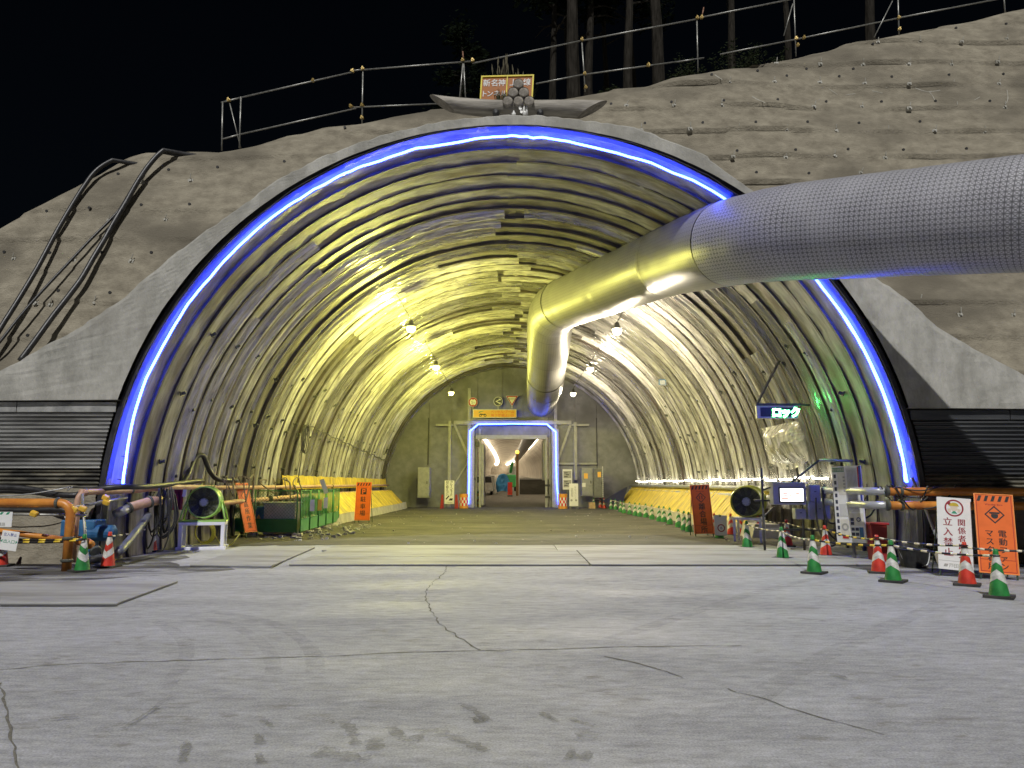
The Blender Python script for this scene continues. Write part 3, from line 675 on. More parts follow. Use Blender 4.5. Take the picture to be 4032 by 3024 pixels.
def dsec(pts, mat, r=1.0, n=48):
    q = [pts[0]]                                          # finer rings so that the cloth can wrinkle
    for a, b in zip(pts, pts[1:]):
        m_ = max(1, int((b-a).length/0.12)); q += [a.lerp(b, i/m_) for i in range(1, m_+1)]
    mb = MB().tube([p-dk[4] for p in q], r, n, caps=False, uv=True); sd = len(q)*1.3
    for i, p in enumerate(q):
        c = p-dk[4]
        for j in range(n):
            v = Vector(mb.v[i*n+j]); d = (v-c); a = 2*PI*j/n
            k = 1+0.010*nz(i*0.09, math.cos(a)*1.2+sd, math.sin(a)*1.2)+0.006*nz(i*0.45, math.cos(a)*3, math.sin(a)*3+sd)-0.012*max(0, math.sin(i*0.12*2.1))**14
            mb.v[i*n+j] = tuple(c+d*k)
    return obj('duct_section', mb, M[mat], t, smooth=True)
def resamp(a, b, k=10): return [a.lerp(b, i/k) for i in range(k+1)]
e1 = rounded(dk[1], dk[2], dk[4], 1.3, 3); e2 = rounded(dk[2].lerp(dk[3], 0.5), dk[4], dk[5], 1.5, 3); e3 = rounded(dk[5], dk[7], dk[8], 2.2, 12)
dsec(resamp(dk[0], e1[0], 6), 'duct_in'); dsec(e1, 'duct_in')
dsec(resamp(e1[-1], e1[-1].lerp(e2[0], 0.5), 6), 'duct_in', 0.985); dsec(resamp(e1[-1].lerp(e2[0], 0.5), e2[0], 6), 'duct_in'); dsec(e2, 'duct_in', 1.0)
dsec(resamp(e2[-1], dk[5], 10), 'duct_in', 0.99)
dsec(resamp(dk[5], e3[0], 5)+e3[1:5], 'duct_in', 1.0); dsec(e3[4:]+resamp(e3[-1], dk[9], 10)[1:]+resamp(dk[9], dk[10], 4)[1:], 'duct_net', 1.0)
for p, q in ((e1[0], e1[1]), (e1[-1], e1[-2]), (e1[-1].lerp(e2[0], 0.5), e2[0]), (e2[0], e2[1]), (e2[-1], e2[-2]), (e2[1], e2[2]), (e2[2], e2[1]), (dk[5], e2[-1]), (dk[5].lerp(e3[0], .12), dk[5])):
    d_ = (q-p).normalized()
    obj('seam_ring', MB().tube([p-dk[4]-d_*0.02, p-dk[4]+d_*0.02], 1.012, 48, caps=False), M['seam'], t, smooth=True)
for p in (e2[-1].lerp(dk[5], 0.3), e2[-1].lerp(dk[5], 0.8), dk[1], e3[6], e3[-1].lerp(dk[9], 0.5), dk[9]):
    a = math.atan2(p.z-ZC, p.x); top = p+Vector((0, 0, 1.0))
    R_ = math.sqrt(max(0.1, 8.8**2-p.x**2))+ZC
    if p.y > 17: obj('hanging_cable', MB().tube([top-dk[4], Vector((p.x, p.y, R_))-dk[4]], 0.012, 5), M['black'], t)
# ================================================================ BULKHEAD WITH DOORWAY
M['bulk'] = pm('bulkhead_panel', (0.19, 0.192, 0.195), (0.27, 0.272, 0.275), 2.0, 0.7, bump=0.25, bscale=25, c3=(0.14, 0.14, 0.138), s3=0.4)
M['bulkbeam'] = pm('bulkhead_beam', (0.30, 0.30, 0.28), (0.40, 0.40, 0.37), 4.0, 0.55, bump=0.1)
M['hinge'] = pm('hinge_black', (0.02, 0.02, 0.02), (0.05, 0.05, 0.05), 8, 0.5)
YB = 52.0
def bx(x): return (x-2016)/F_PX*YB/math.cos(PITCH)*1.0
def B(px, py, dy=0.0): return at(px, py, YB+dy)
OPL, OPR, OPT = B(1880, 1760).x, B(2160, 1760).x, B(2016, 1722).z     # doorway
bulk = thing('bulkhead', 'grey panelled bulkhead closing the tunnel with a tall doorway', 'bulkhead', (0, YB, 0))
def archz(x): return ZC+math.sqrt(max(0, 9.05**2-x*x))
cols = [-9.0, B(1690, 1700).x, B(1775, 1700).x, OPL, B(1980, 1600).x, B(2060, 1600).x, OPR, B(2265, 1700).x, B(2350, 1700).x, 9.0]
for a, b in zip(cols, cols[1:]):
    z0 = OPT if (a >= OPL-1e-6 and b <= OPR+1e-6) else -0.02
    top = [(lerp(b-0.012, a+0.012, i/8),) for i in range(9)]
    poly = [(a+0.012, z0), (b-0.012, z0)]+[(x[0], archz(x[0])) for x in top]
    obj('wall_panel', MB().prism(poly, 0.02, 0.14), M['bulk'], bulk)
obj('backing_sheet', MB().prism([(-9.0, 0), (OPL, 0), (OPL, OPT), (OPR, OPT), (OPR, 0), (9.0, 0)]+[(lerp(9.0, -9.0, i/24), archz(lerp(9.0, -9.0, i/24))) for i in range(25)], 0.145, 0.20), M['bulk'], bulk)
def beam(name, a, b, w, dep=0.25, dy=-0.13, mat='bulkbeam'):
    p = B(*a); q = B(*b); p.y = q.y = dy
    return obj(name, MB().bar(p, q, dep, w), M[mat], bulk, bevel=0.01)
def vbeam(name, px, y0, y1, w, dep=0.26, dy=-0.13, mat='bulkbeam'):
    x = B(px, y0).x; za = B(px, y0).z; zb = B(px, y1).z if y1 else 0.0
    return obj(name, MB().box((x, dy, (za+zb)/2), (w, dep, za-zb)), M[mat], bulk, bevel=0.01)
def hbeam(name, x0, x1, py, w, dep=0.26, dy=-0.13, mat='bulkbeam'):
    a = B(x0, py); b = B(x1, py); return obj(name, MB().box(((a.x+b.x)/2, dy, a.z), (b.x-a.x, dep, w)), M[mat], bulk, bevel=0.01)
hbeam('header_beam', 1788, 2248, 1665, 0.28, 0.30, -0.15)
hbeam('arm_beam', 1718, 1785, 1675, 0.16, 0.2, -0.3); hbeam('arm_beam', 2250, 2318, 1675, 0.16, 0.2, -0.3)
vbeam('column', 1774, 1660, None, 0.20, 0.3, -0.45); vbeam('column', 2262, 1665, 1890, 0.20, 0.3, -0.45)
beam('brace', (1790, 1672), (1850, 1810), 0.17, 0.2, -0.1); beam('brace', (2246, 1672), (2196, 1815), 0.17, 0.2, -0.1)
beam('brace', (1850, 1810), (1790, 1905), 0.10, 0.1, -0.1)
vbeam('door_post', 1856, 1690, None, 0.50, 0.5, -0.25); vbeam('door_post', 2184, 1690, None, 0.50, 0.5, -0.25)
vbeam('post', 1849, 1530, 1690, 0.22, 0.2, -0.12); vbeam('post', 2186, 1560, 1690, 0.22, 0.2, -0.12)
hbeam('lintel', 1873, 2152, 1722, 0.28, 0.3, -0.1)
vbeam('mullion', 1890, 1690, 1712, 0.14, 0.14, -0.1)
vbeam('jamb', 1891, 1722, None, 0.16, 0.3, 0.05); vbeam('jamb', 2150, 1722, None, 0.16, 0.3, 0.05)
hbeam('side_rail', 2200, 2350, 1826, 0.14, 0.14, -0.15)
for px in (1688, 2348): vbeam('vertical_trim', px, 1645, 1830 if px < 2000 else 1825, 0.06, 0.06, -0.03, 'hinge')
# hinged door leaf standing open, and its hinges
leaf = obj('door_leaf', MB().box((OPL+0.36, 1.4, 2.3), (0.22, 2.6, 4.3)), M['bulkbeam'], bulk, bevel=0.05)
leaf2 = obj('door_leaf', MB().box((OPR-0.30, 1.5, 3.35), (0.12, 2.6, 2.9)), M['bulkbeam'], bulk, bevel=0.05)
for z in (0.75, 1.55): obj('hinge', MB().box((OPR-0.1, -0.12, z), (0.35, 0.14, 0.14)), M['hinge'], bulk)
obj('hinge', MB().box((OPL-0.2, -0.25, 2.0), (0.18, 0.14, 0.18)), M['hinge'], bulk)
obj('switch_box', MB().box((OPL+0.02, -0.22, 4.45), (0.22, 0.2, 0.36)), M['hinge'], bulk)
# rope light round the doorway
dl = [B(*q) for q in [(1846, 1985), (1849, 1900), (1850, 1800), (1852, 1700), (1884, 1673), (1980, 1672), (2016, 1671), (2100, 1672), (2152, 1673), (2186, 1702), (2188, 1800), (2190, 1900), (2198, 1985)]]
for p in dl: p.y = -0.56
t = thing('rope_light', 'glowing blue rope light outlining the bulkhead doorway', 'rope light', (0, YB, 0))
obj('light_tube', MB().tube(dl, 0.055, 8), em('blue_door_light', (0.03, 0.085, 1.0), 16), t, smooth=True)

# ---- signs above the doorway
M['sign_or'] = paint('sign_orange', (0.85, 0.16, 0.02), 0.5, 0.88)
M['sign_white'] = paint('sign_white', (0.80, 0.80, 0.78), 0.45, 0.92)
M['ink'] = pm('black_ink', (0.012, 0.011, 0.012), (0.03, 0.028, 0.028), 20, 0.5)
M['ink_red'] = pm('red_ink', (0.35, 0.015, 0.02), (0.5, 0.02, 0.025), 20, 0.5)
M['ink_dred'] = pm('dark_red_ink', (0.25, 0.012, 0.025), (0.32, 0.015, 0.03), 20, 0.5)
M['ink_or'] = pm('orange_red_ink', (0.75, 0.13, 0.03), (0.85, 0.17, 0.04), 20, 0.5)
M['ink_grey'] = pm('grey_ink', (0.30, 0.30, 0.28), (0.42, 0.42, 0.38), 20, 0.5)
M['ink_green'] = pm('green_ink', (0.02, 0.25, 0.14), (0.03, 0.33, 0.18), 20, 0.5)
M['ink_blue'] = pm('blue_ink', (0.03, 0.05, 0.28), (0.05, 0.08, 0.40), 20, 0.5)
M['sign_yel'] = paint('sign_amber', (0.90, 0.50, 0.08), 0.5, 0.92)
M['sign_ind'] = pm('sign_indigo', (0.03, 0.035, 0.07), (0.05, 0.055, 0.10), 20, 0.45)
def disc(r, n=28): return [(r*math.cos(2*PI*i/n), r*math.sin(2*PI*i/n)) for i in range(n)]
def annulus(mb, r0, r1, y, n=32, cx=0, cz=0):
    v = [(cx+r*math.cos(2*PI*i/n), y, cz+r*math.sin(2*PI*i/n)) for r in (r0, r1) for i in range(n)]
    mb.add(v, [(i, (i+1) % n, (i+1) % n+n, i+n) for i in range(n)]); return mb
def flat(mb, poly, y): mb.add([(x, y, z) for x, z in poly], [tuple(range(len(poly)))]); return mb
KM = YB/F_PX*0.99
p = B(1949, 1632); p.y = YB-0.62
t = thing('banner_sign', 'long amber sign with digger symbol and red writing above the doorway', 'sign', p)
w, hh = 172*KM, 33*KM
bn = obj('board', MB().box((0, 0, 0), (w, 0.08, hh)), M['sign_yel'], t)
fr = MB()
for s_ in (-1, 1): fr.box((0, -0.045, s_*(hh/2-0.02)), (w, 0.02, 0.04)); fr.box((s_*(w/2-0.02), -0.045, 0), (0.04, 0.02, hh-0.08))
obj('border', fr, M['sign_white'], bn)
mb = MB(); line(mb, 'ベッセル・ブーム', 0.55, 0.13, 0.24, 0.012, -0.052); line(mb, '降下確認よいか', 0.55, -0.13, 0.24, 0.012, -0.052); obj('lettering', mb, M['ink_or'], bn)
mb = MB(); annulus(mb, 0.05, 0.10, -0.05, 20, -1.02, -0.13); annulus(mb, 0.05, 0.10, -0.05, 20, -0.68, -0.13); flat(mb, [(-1.05, -0.10), (-0.65, -0.10), (-0.66, 0.0), (-0.80, -0.03), (-0.92, -0.02), (-1.0, 0.02)], -0.049); obj('digger_symbol', mb, M['ink'], bn)
mb = MB(); flat(mb, [(-1.15, 0.02), (-0.95, 0.12), (-0.75, 0.13), (-0.95, 0.17), (-1.10, 0.13)], -0.049); obj('dumper_symbol', mb, M['ink_green'], bn)
obj('stand', MB().box((0, 0.05, -hh/2-0.10), (w+0.25, 0.06, 0.06)), M['bulkbeam'], t)
def road_sign(px, py, label):
    p = B(px, py); p.y = YB-0.55
    t = thing('road_sign', label, 'sign', p); obj('pole', MB().tube([(0, 0.03, 0.0), (0, 0.03, -0.62)], 0.025, 8), M['galv'], t); return t
R_ = 19*KM
t = road_sign(1864, 1587, 'round red-rimmed weight limit sign above the amber doorway banner')
obj('face', MB().prism(disc(R_), -0.02, 0.02), M['sign_white'], t); mb = MB(); annulus(mb, R_*0.68, R_*0.95, -0.024)
for s_ in (-1, 1): flat(mb, [(-0.1, s_*R_*0.7), (0.1, s_*R_*0.7), (0, s_*R_*0.45)], -0.025)
obj('red_rim', mb, M['ink_red'], t); mb = MB(); line(mb, '5', -0.06, 0, 0.30, 0.01, -0.026); line(mb, '1m', 0.11, -0.03, 0.16, 0.005, -0.026); obj('lettering', mb, M['ink_grey'], t)
t = road_sign(1962, 1584, 'round dark blue sign with two white diverging arrows')
obj('face', MB().prism(disc(R_), -0.02, 0.02), M['sign_ind'], t); mb = MB(); annulus(mb, R_*0.86, R_*0.97, -0.024)
for s_ in (-1, 1): flat(mb, [(-0.20, 0.0), (-0.12, s_*0.04), (0.06, s_*0.14), (0.04, s_*0.20), (0.20, s_*0.17), (0.14, s_*0.04), (0.10, s_*0.09), (-0.14, -s_*0.03)], -0.025-0.001*s_)
obj('arrows', mb, M['sign_white'], t)
t = road_sign(2016, 1577, 'red-edged triangular warning sign pointing down above the amber banner')
a = 24*KM
obj('face', MB().prism([(-a, 0.62*a), (0, -1.12*a), (a, 0.62*a)], -0.02, 0.02), M['sign_white'], t)
mb = MB(); o_ = [(-a*.94, .58*a), (0, -1.03*a), (a*.94, .58*a)]; i_ = [(-a*.70, .42*a), (0, -.72*a), (a*.70, .42*a)]
mb.add([(x, -0.024, z) for x, z in o_+i_], [(0, 1, 4, 3), (1, 2, 5, 4), (2, 0, 3, 5)]); obj('red_rim', mb, M['ink_red'], t)
mb = MB(); line(mb, '車両停', 0, 0.05, 0.16, 0.01, -0.026); obj('lettering', mb, M['ink_grey'], t)

# ---- things standing at the bulkhead
def at_b(px, dy): p = at(px, 1990, YB+dy); return (p.x, YB+dy, 0)
def cabinet(px0, px1, py0, py1, dy, dep, mat, name, label, cat, seam=True):
    a = at(px0, py0, YB+dy); b = at(px1, py1, YB+dy); c = (a.x+b.x)/2; w = b.x-a.x; hz = a.z-b.z
    t = thing(name, label, cat, (c, YB+dy+dep/2, max(0.0, b.z)))
    obj('casing', MB().box((0, 0, hz/2), (w, dep, hz)), mat, t, bevel=0.02)
    dr = obj('door', MB().box((0, -dep/2-0.015, hz/2), (w*0.88, 0.03, hz*0.94)), mat, t, bevel=0.01)
    if seam: obj('handle', MB().box((w*0.30, -dep/2-0.04, hz*0.5), (0.05, 0.03, 0.18)), M['hinge'], dr)
    return t, w, hz, dep
M['cab'] = pm('cabinet_grey', (0.26, 0.265, 0.26), (0.33, 0.335, 0.325), 5, 0.5, bump=0.05)
M['cab_d'] = pm('cabinet_dark', (0.12, 0.125, 0.115), (0.18, 0.185, 0.17), 5, 0.5)
t, w, hz, dp = cabinet(1645, 1690, 1840, 1960, -2.0, 0.9, M['cab'], 'control_cabinet', 'tall pale grey cabinet against the left of the bulkhead', 'cabinet')
t, w, hz, dp = cabinet(2290, 2336, 1843, 1954, -1.6, 0.8, M['cab'], 'control_cabinet', 'grey cabinet with orange and white notices right of the doorway', 'cabinet')
obj('orange_notice', MB().box((-0.1, -dp/2-0.04, hz*0.72), (0.26, 0.02, 0.36)), M['sign_yel'], t); obj('white_notice', MB().box((-0.25, -dp/2-0.04, hz*0.40), (0.24, 0.02, 0.28)), M['sign_white'], t)
t2, w, hz, dp = cabinet(2338, 2376, 1846, 1960, -2.2, 0.8, M['cab_d'], 'control_cabinet', 'dark grey cabinet with striped rope edge beside the bulkhead wall', 'cabinet')
obj('yellow_notice', MB().box((0.05, -dp/2-0.04, hz*0.80), (0.22, 0.02, 0.36)), M['sign_yel'], t2)
mbs = MB()
for k in range(16): mbs.box((w/2-0.03, -dp/2-0.05, 0.1+k*0.13), (0.05, 0.05, 0.07))
obj('striped_edge', mbs, M['sign_white'], t2)
def a_board(px0, px1, py0, py1, base, dy, name, label, mat):
    a = at(px0, py0, YB+dy); b = at(px1, py1, YB+dy)
    t = thing(name, label, 'sign', ((a.x+b.x)/2, YB+dy, 0)); w = b.x-a.x; hz = a.z-max(0.12, b.z); z0 = max(0.12, b.z)
    obj('board', MB().box((0, 0, z0+hz/2), (w, 0.06, hz)), mat, t, bevel=0.01); return t, w, z0, hz
t, w, z0, hz = a_board(1751, 1788, 1892, 1984, 1998, -3.0, 'standing_sign', 'white standing sign between red barrier legs left of the doorway', M['sign_white'])
mb = MB(); col(mb, 'クレーンモード', w*0.22, z0+hz*0.93, 0.19, hz*0.092, 0.02, -0.035); col(mb, '切り替えヨシ', -w*0.22, z0+hz*0.93, 0.19, hz*0.105, 0.02, -0.035)
flat(mb, [(-0.25, z0+0.32), (-0.05, z0+0.55), (0.02, z0+0.52), (-0.18, z0+0.28)], -0.036); flat(mb, [(-0.05, z0+0.22), (0.2, z0+0.22), (0.24, z0+0.36), (0.05, z0+0.36)], -0.037); obj('lettering', mb, M['ink'], t)
mb = MB(); line(mb, '戸田建設', 0.02, z0+0.09, 0.10, 0.006, -0.036); obj('small_print', mb, M['ink_grey'], t)
M['redpaint'] = paint('red_paint', (0.45, 0.05, 0.04), 0.5)
for s_ in (-1, 1):
    for q in (-1, 1): obj('leg', MB().bar((s_*(w/2+0.16)+q*0.06, q*0.1, 0), (s_*(w/2+0.14), 0, 0.95), 0.09), M['redpaint'], t)
t, w, z0, hz = a_board(2241, 2277, 1904, 1993, 2002, -3.4, 'standing_sign', 'white standing sign with pale grey writing right of the doorway', M['sign_white'])
mb = MB(); col(mb, 'なんでもレッツ', w*0.18, z0+hz*0.84, 0.15, hz*0.085, 0.005, -0.035); col(mb, '自動制限', -w*0.18, z0+hz*0.76, 0.17, hz*0.10, 0.005, -0.035); obj('lettering', mb, M['ink_grey'], t)
mb = MB(); flat(mb, [(x-0.15, z+z0+0.38) for x, z in disc(0.07, 14)], -0.036); flat(mb, [(x+0.15, z+z0+0.38) for x, z in disc(0.07, 14)], -0.036); obj('dots', mb, M['ink_grey'], t)
for s_ in (-1, 1): obj('leg', MB().bar((s_*w*0.4, 0.35, 0), (s_*w*0.4, 0.02, 1.3), 0.05), M['hinge'], t); obj('foot', MB().box((s_*w*0.4, 0.0, 0.06), (0.12, 0.3, 0.12)), M['cab_d'], t)
M['barrel'] = paint('barrel_orange', (0.80, 0.34, 0.05), 0.5)
M['chk_r'] = paint('check_red', (0.65, 0.03, 0.03), 0.45); 
def drum(px, dy, label, w=36):
    p = at_b(px, dy); t = thing('crash_drum', label, 'drum', p); r = w/2*KM*0.95
    obj('body', MB().lathe([(r, 0), (r, 0.18), (r*0.98, 0.2), (r*0.98, 0.76), (r, 0.78), (r, 0.98), (r*0.9, 1.0)], 24), M['barrel'], t, smooth=False)
    a = MB(); b = MB(); n = 16
    for k in range(3):
        for j in range(n):
            q = a if (j+k) % 2 else b; z0, z1 = 0.20+k*0.187, 0.20+(k+1)*0.187
            v = [(r*1.01*math.cos(2*PI*(j+d)/n), r*1.01*math.sin(2*PI*(j+d)/n), z) for z in (z0, z1) for d in (0, 0.5, 1)]
            q.add(v, [(0, 1, 4, 3), (1, 2, 5, 4)])
    obj('red_checks', a, M['chk_r'], t); obj('white_checks', b, M['sign_white'], t); return t
drum(1826, -2.6, 'red and white chequered crash drum left of the doorway'); drum(2216, -3.0, 'red and white chequered crash drum right of the doorway'); drum(1880, 1.6, 'red and white chequered crash drum just inside the doorway', 26)
t, w, z0, hz = a_board(2215, 2253, 1848, 1928, 0, -1.0, 'notice_board', 'cream notice board with two printed sheets right of the doorway light', M['sign_white'])
t.location.z = 0
for k in (0.74, 0.30):
    obj('sheet', MB().box((0, -0.04, z0+hz*k), (w*0.82, 0.01, hz*0.36)), M['ink_grey'], t)
    mb = MB()
    for j in range(3): mb.box((-0.1+0.1*(j % 2), -0.05, z0+hz*k+0.12-j*0.13), (0.24, 0.006, 0.05))
    obj('print', mb, M['ink'], t)
obj('leg', MB().box((0, 0.05, z0/2), (0.08, 0.05, z0)), M['cab_d'], t)
p = at(2330, 1962, 49.3)
tag(obj('carton', MB().box((0, 0, 0.22), (0.42, 0.35, 0.44)), pm('cardboard', (0.45, 0.30, 0.15), (0.58, 0.42, 0.24), 6, 0.8), loc=(p.x, 49.3, 0.0), bevel=0.01), 'small brown carton below the cabinet with notices', 'box')

# ================================================================ BEYOND THE DOORWAY
M['far_lining'] = pm('far_lining', (0.12, 0.105, 0.085), (0.42, 0.37, 0.30), 0.5, 0.5, bump=0.6, bscale=2, stretch=(0.3, 2.0, 0.3), bdist=0.1)
ft = thing('far_tunnel', 'brightly lit ribbed tunnel seen through the bulkhead doorway', 'tunnel', (0, 52.4, 0))
mb = MB()
def ff(u, v):
    y = v**1.5*640; th = lerp(-0.12, PI+0.12, u); R = 8.9-(0.22 if (int(y/1.5) % 2) else 0.0)-0.05*nz(th*4, y*0.4)
    return (R*math.cos(th)-0.00001*y*y*3, y, ZC+R*math.sin(th)+0.017*y)
mb.grid(ff, 48, 260); mb.box((-8, 500, 10), (40, 0.5, 40)); obj('lining', mb, M['far_lining'], ft, smooth=False)
fl = MB(); fl.grid(lambda u, v: (lerp(-8.9, 8.9, u)-0.00003*(v*640)**2, v*640, 0.02+0.017*v*640*min(1, v/0.07)), 12, 90); struct(obj('far_road', fl, M['floor_far'], loc=(0, 52.4, 0)))
M['far_led'] = em('far_led_tube', (1.0, 0.86, 0.62), 15)
for side, X, Z in ((-1, -4.2, 7.6), (1, 4.1, 7.7)):
    for k in range(25):
        y = 68*1.092**k; hl_ = y*0.040
        o = tag(obj('strip_light', MB().tube([(0, -hl_, -0.017*hl_), (0, hl_, 0.017*hl_)], 0.12+0.0009*y, 8), M['far_led'], loc=(X-0.00003*(y-52)**2, y, Z+0.017*(y-52)), smooth=True),
            'glaring strip light %s the far tunnel, %s from the doorway' % ('left in' if side < 0 else 'right in', ORD[k]), 'strip light', 'strip lights beyond the doorway')
mb = MB(); mb.tube([(2.1, 1.0, 8.2-1.3), (2.4, 40, 8.2-0.4), (2.2, 110, 8.9), (1.6, 220, 10.6)], 0.95, 20)
tag(obj('far_duct', mb, M['duct_in'], loc=(0, 52.4, 0), smooth=True), 'pale ventilation duct under the roof of the far tunnel', 'duct')
# site clutter beyond the doorway
def far_at(px, py, Y): return at(px, py, Y)
M['blue_tarp'] = pm('blue_tarp', (0.05, 0.28, 0.65), (0.10, 0.42, 0.80), 2, 0.45, bump=0.5, bscale=5)
M['truckw'] = paint('truck_white', (0.75, 0.73, 0.66), 0.4)
M['far_green'] = paint('machine_green', (0.10, 0.55, 0.16), 0.4)
M['far_red'] = paint('banner_red', (0.85, 0.07, 0.03), 0.5)
M['brown'] = paint('post_brown', (0.28, 0.16, 0.07), 0.6)
YT = 84.0
def fz(Y): return 0.017*(Y-52.4) if Y > 95 else 0.017*(Y-52.4)*(Y-52.4)/43.2
k8 = YT/F_PX
x0 = at(1905, 1900, YT).x; x1 = at(1941, 1900, YT).x; zt = at(1920, 1882, YT).z
t = thing('truck', 'white truck parked at the left beyond the doorway', 'truck', ((x0+x1)/2-0.5, YT, fz(YT)))
cabp = obj('cab', MB().prism([(-1.05, 0.45), (1.05, 0.45), (1.05, 1.35), (0.9, 2.2), (-0.9, 2.2), (-1.05, 1.35)], -0.9, 0.9), M['truckw'], t, bevel=0.06)
obj('windscreen', MB().prism([(-0.92, 1.4), (0.92, 1.4), (0.82, 2.05), (-0.82, 2.05)], -0.93, -0.905), M['hinge'], cabp)
obj('cargo_body', MB().box((0, 3.0, 1.4), (2.1, 4.0, 1.6)), M['truckw'], t, bevel=0.03)
for sx in (-0.85, 0.85):
    obj('headlight', MB().box((sx*0.85, -0.92, 0.75), (0.32, 0.05, 0.2)), M['sign_white'], cabp)
    for yy3 in (0.1, 3.6): obj('wheel', MB().lathe([(0.2, -0.12), (0.42, -0.1), (0.42, 0.1), (0.2, 0.12)], 18, Matrix.Translation((sx, yy3, 0.42)) @ Matrix.Rotation(PI/2, 4, 'Y')), M['black'], t)
p = at(1980, 1925, 88)
mb = MB(); mb.grid(lambda u, v: (lerp(-0.85, 0.85, u)*(0.55+0.45*math.sin(PI*min(1, v*0.8+0.15)))+0.1*nz(u*4, v*4), -0.4*math.cos((u-0.5)*2.6)+0.1*nz(u*5, v*5, 2), 0.35+2.0*v-0.2*(2*u-1)**2), 14, 12)
tag(obj('blue_tarp', mb, M['blue_tarp'], loc=(p.x, 88, fz(88))), 'bright blue tarpaulin draped over machinery beyond the doorway', 'tarpaulin')
p = at(2008, 1930, 80)
t = thing('banner_stand', 'red upright banner beyond the doorway', 'sign', (p.x, 80, fz(80))); obj('cloth', MB().box((0, 0, 0.85), (0.5, 0.05, 1.35)), M['far_red'], t); obj('foot', MB().box((0, 0, 0.06), (0.55, 0.4, 0.12)), M['hinge'], t)
p = at(2008, 1890, 95)
t = thing('drilling_machine', 'green drilling machine deep beyond the doorway', 'machine', (p.x, 95, fz(95)))
obj('body', MB().box((0, 0, 1.3), (1.5, 3, 1.6)), M['far_green'], t, bevel=0.1); obj('boom', MB().bar((0, -0.6, 2.0), (0.3, -2.5, 3.6), 0.3), M['far_green'], t); obj('cabin', MB().box((0.3, -0.6, 2.6), (0.9, 1.2, 1.1)), M['truckw'], t, bevel=0.05)
for sx in (-0.7, 0.7): obj('track', MB().box((sx, 0, 0.35), (0.35, 3.0, 0.6)), M['black'], t, bevel=0.1)
p = at(2037, 1930, 82); ht = at(2033, 1796, 82).z
t = thing('signal_post', 'brown signal post with amber lamp beyond the doorway', 'post', (p.x, 82, fz(82)))
obj('post', MB().box((0, 0, ht/2), (0.28, 0.28, ht)), M['brown'], t); obj('amber_lamp', MB().lathe([(0.02, -0.2), (0.19, -0.12), (0.19, 0.1), (0.05, 0.2)], 14, Matrix.Translation((0, -0.1, ht+0.1))), em('amber_lamp', (1.0, 0.55, 0.05), 4), t, smooth=True)
x0, x1 = at(2046, 1925, 86).x, 8.2
t = thing('steel_barrier', 'muddy grey steel barrier wall across the right beyond the doorway', 'barrier', ((x0+x1)/2, 86, fz(86)))
obj('panel', MB().box((0, 0, 0.85), (x1-x0, 0.3, 1.7)), M['dirt'], t, bevel=0.03); obj('top_rail', MB().box((0, -0.02, 1.78), (x1-x0, 0.4, 0.14)), M['bulkbeam'], t)
p = at(1948, 1950, 83)

mb = MB(); a, b, c, d_ = at(2372, 1972, 49.5), at(2470, 1916, 48.5), at(2455, 1975, 48.0), at(2400, 1990, 48.6)
mb.add([a, d_, c, b], [(0, 1, 2, 3)]); mb.add([a+Vector((0.1, 0.3, 0)), d_+Vector((0, 0.3, 0)), c+Vector((0, 0.3, 0)), b+Vector((0, 0.3, 0))], [(3, 2, 1, 0)])
mb.f += [(0, 3, 7, 4), (0, 4, 5, 1), (3, 2, 6, 7), (1, 5, 6, 2)]; mb.mi += [0]*4
tag(obj('black_tarp', mb, M['black']), 'black tarpaulin sloping between the cabinets and the yellow splash guard', 'tarpaulin')
# ================================================================ THINGS ON THE HILLSIDE
M['hose'] = pm('black_hose', (0.014, 0.014, 0.015), (0.04, 0.04, 0.042), 6, 0.42, bump=0.15)
def crop_l(x, y): return (x/1.1056, 400+y/1.1056)
def hose(pts, r, label, lift=0.05):
    P = []
    for q in smooth_path([Vector((x, y, 0)) for x, y in pts], 5):
        px, py = crop_l(q.x, q.y); d = ray(px, py); t_ = (SL_Y0-0.20-r+SL_K*(CAM_H-SL_Z0))/(d.y-SL_K*d.z); P.append(Vector((d.x*t_, d.y*t_, CAM_H+d.z*t_)))
    o = P[0].copy()
    last = P[-1]; P += [last+Vector((0.3, 0.28, 0.05)), last+Vector((0.9, 0.55, 0.04)), last+Vector((1.8, 0.9, -0.05)), last+Vector((2.4, 1.6, -0.4))]
    t = thing('hose', label, 'hose', o); obj('tube', MB().tube([p-o for p in P], r, 10), M['hose'], t, smooth=True)
hose([(-60, 1090), (0, 990), (60, 895), (115, 805), (165, 720), (205, 645), (245, 570), (285, 500), (330, 425), (365, 370), (405, 315), (445, 280), (490, 255)], 0.062, 'thick black hose lying leftmost on the concrete slope')
hose([(88, 1128), (150, 1045), (230, 935), (300, 845), (355, 770), (410, 675), (455, 600), (500, 520), (545, 445), (590, 365), (635, 295), (680, 240), (712, 212)], 0.07, 'thick black hose lying rightmost on the concrete slope')
hose([(-40, 1085), (0, 1045), (75, 950), (150, 862), (230, 775), (310, 690), (390, 605), (470, 525), (520, 470), (560, 405), (610, 330), (660, 262), (700, 222)], 0.035, 'thin black hose between the two thick hoses on the slope')

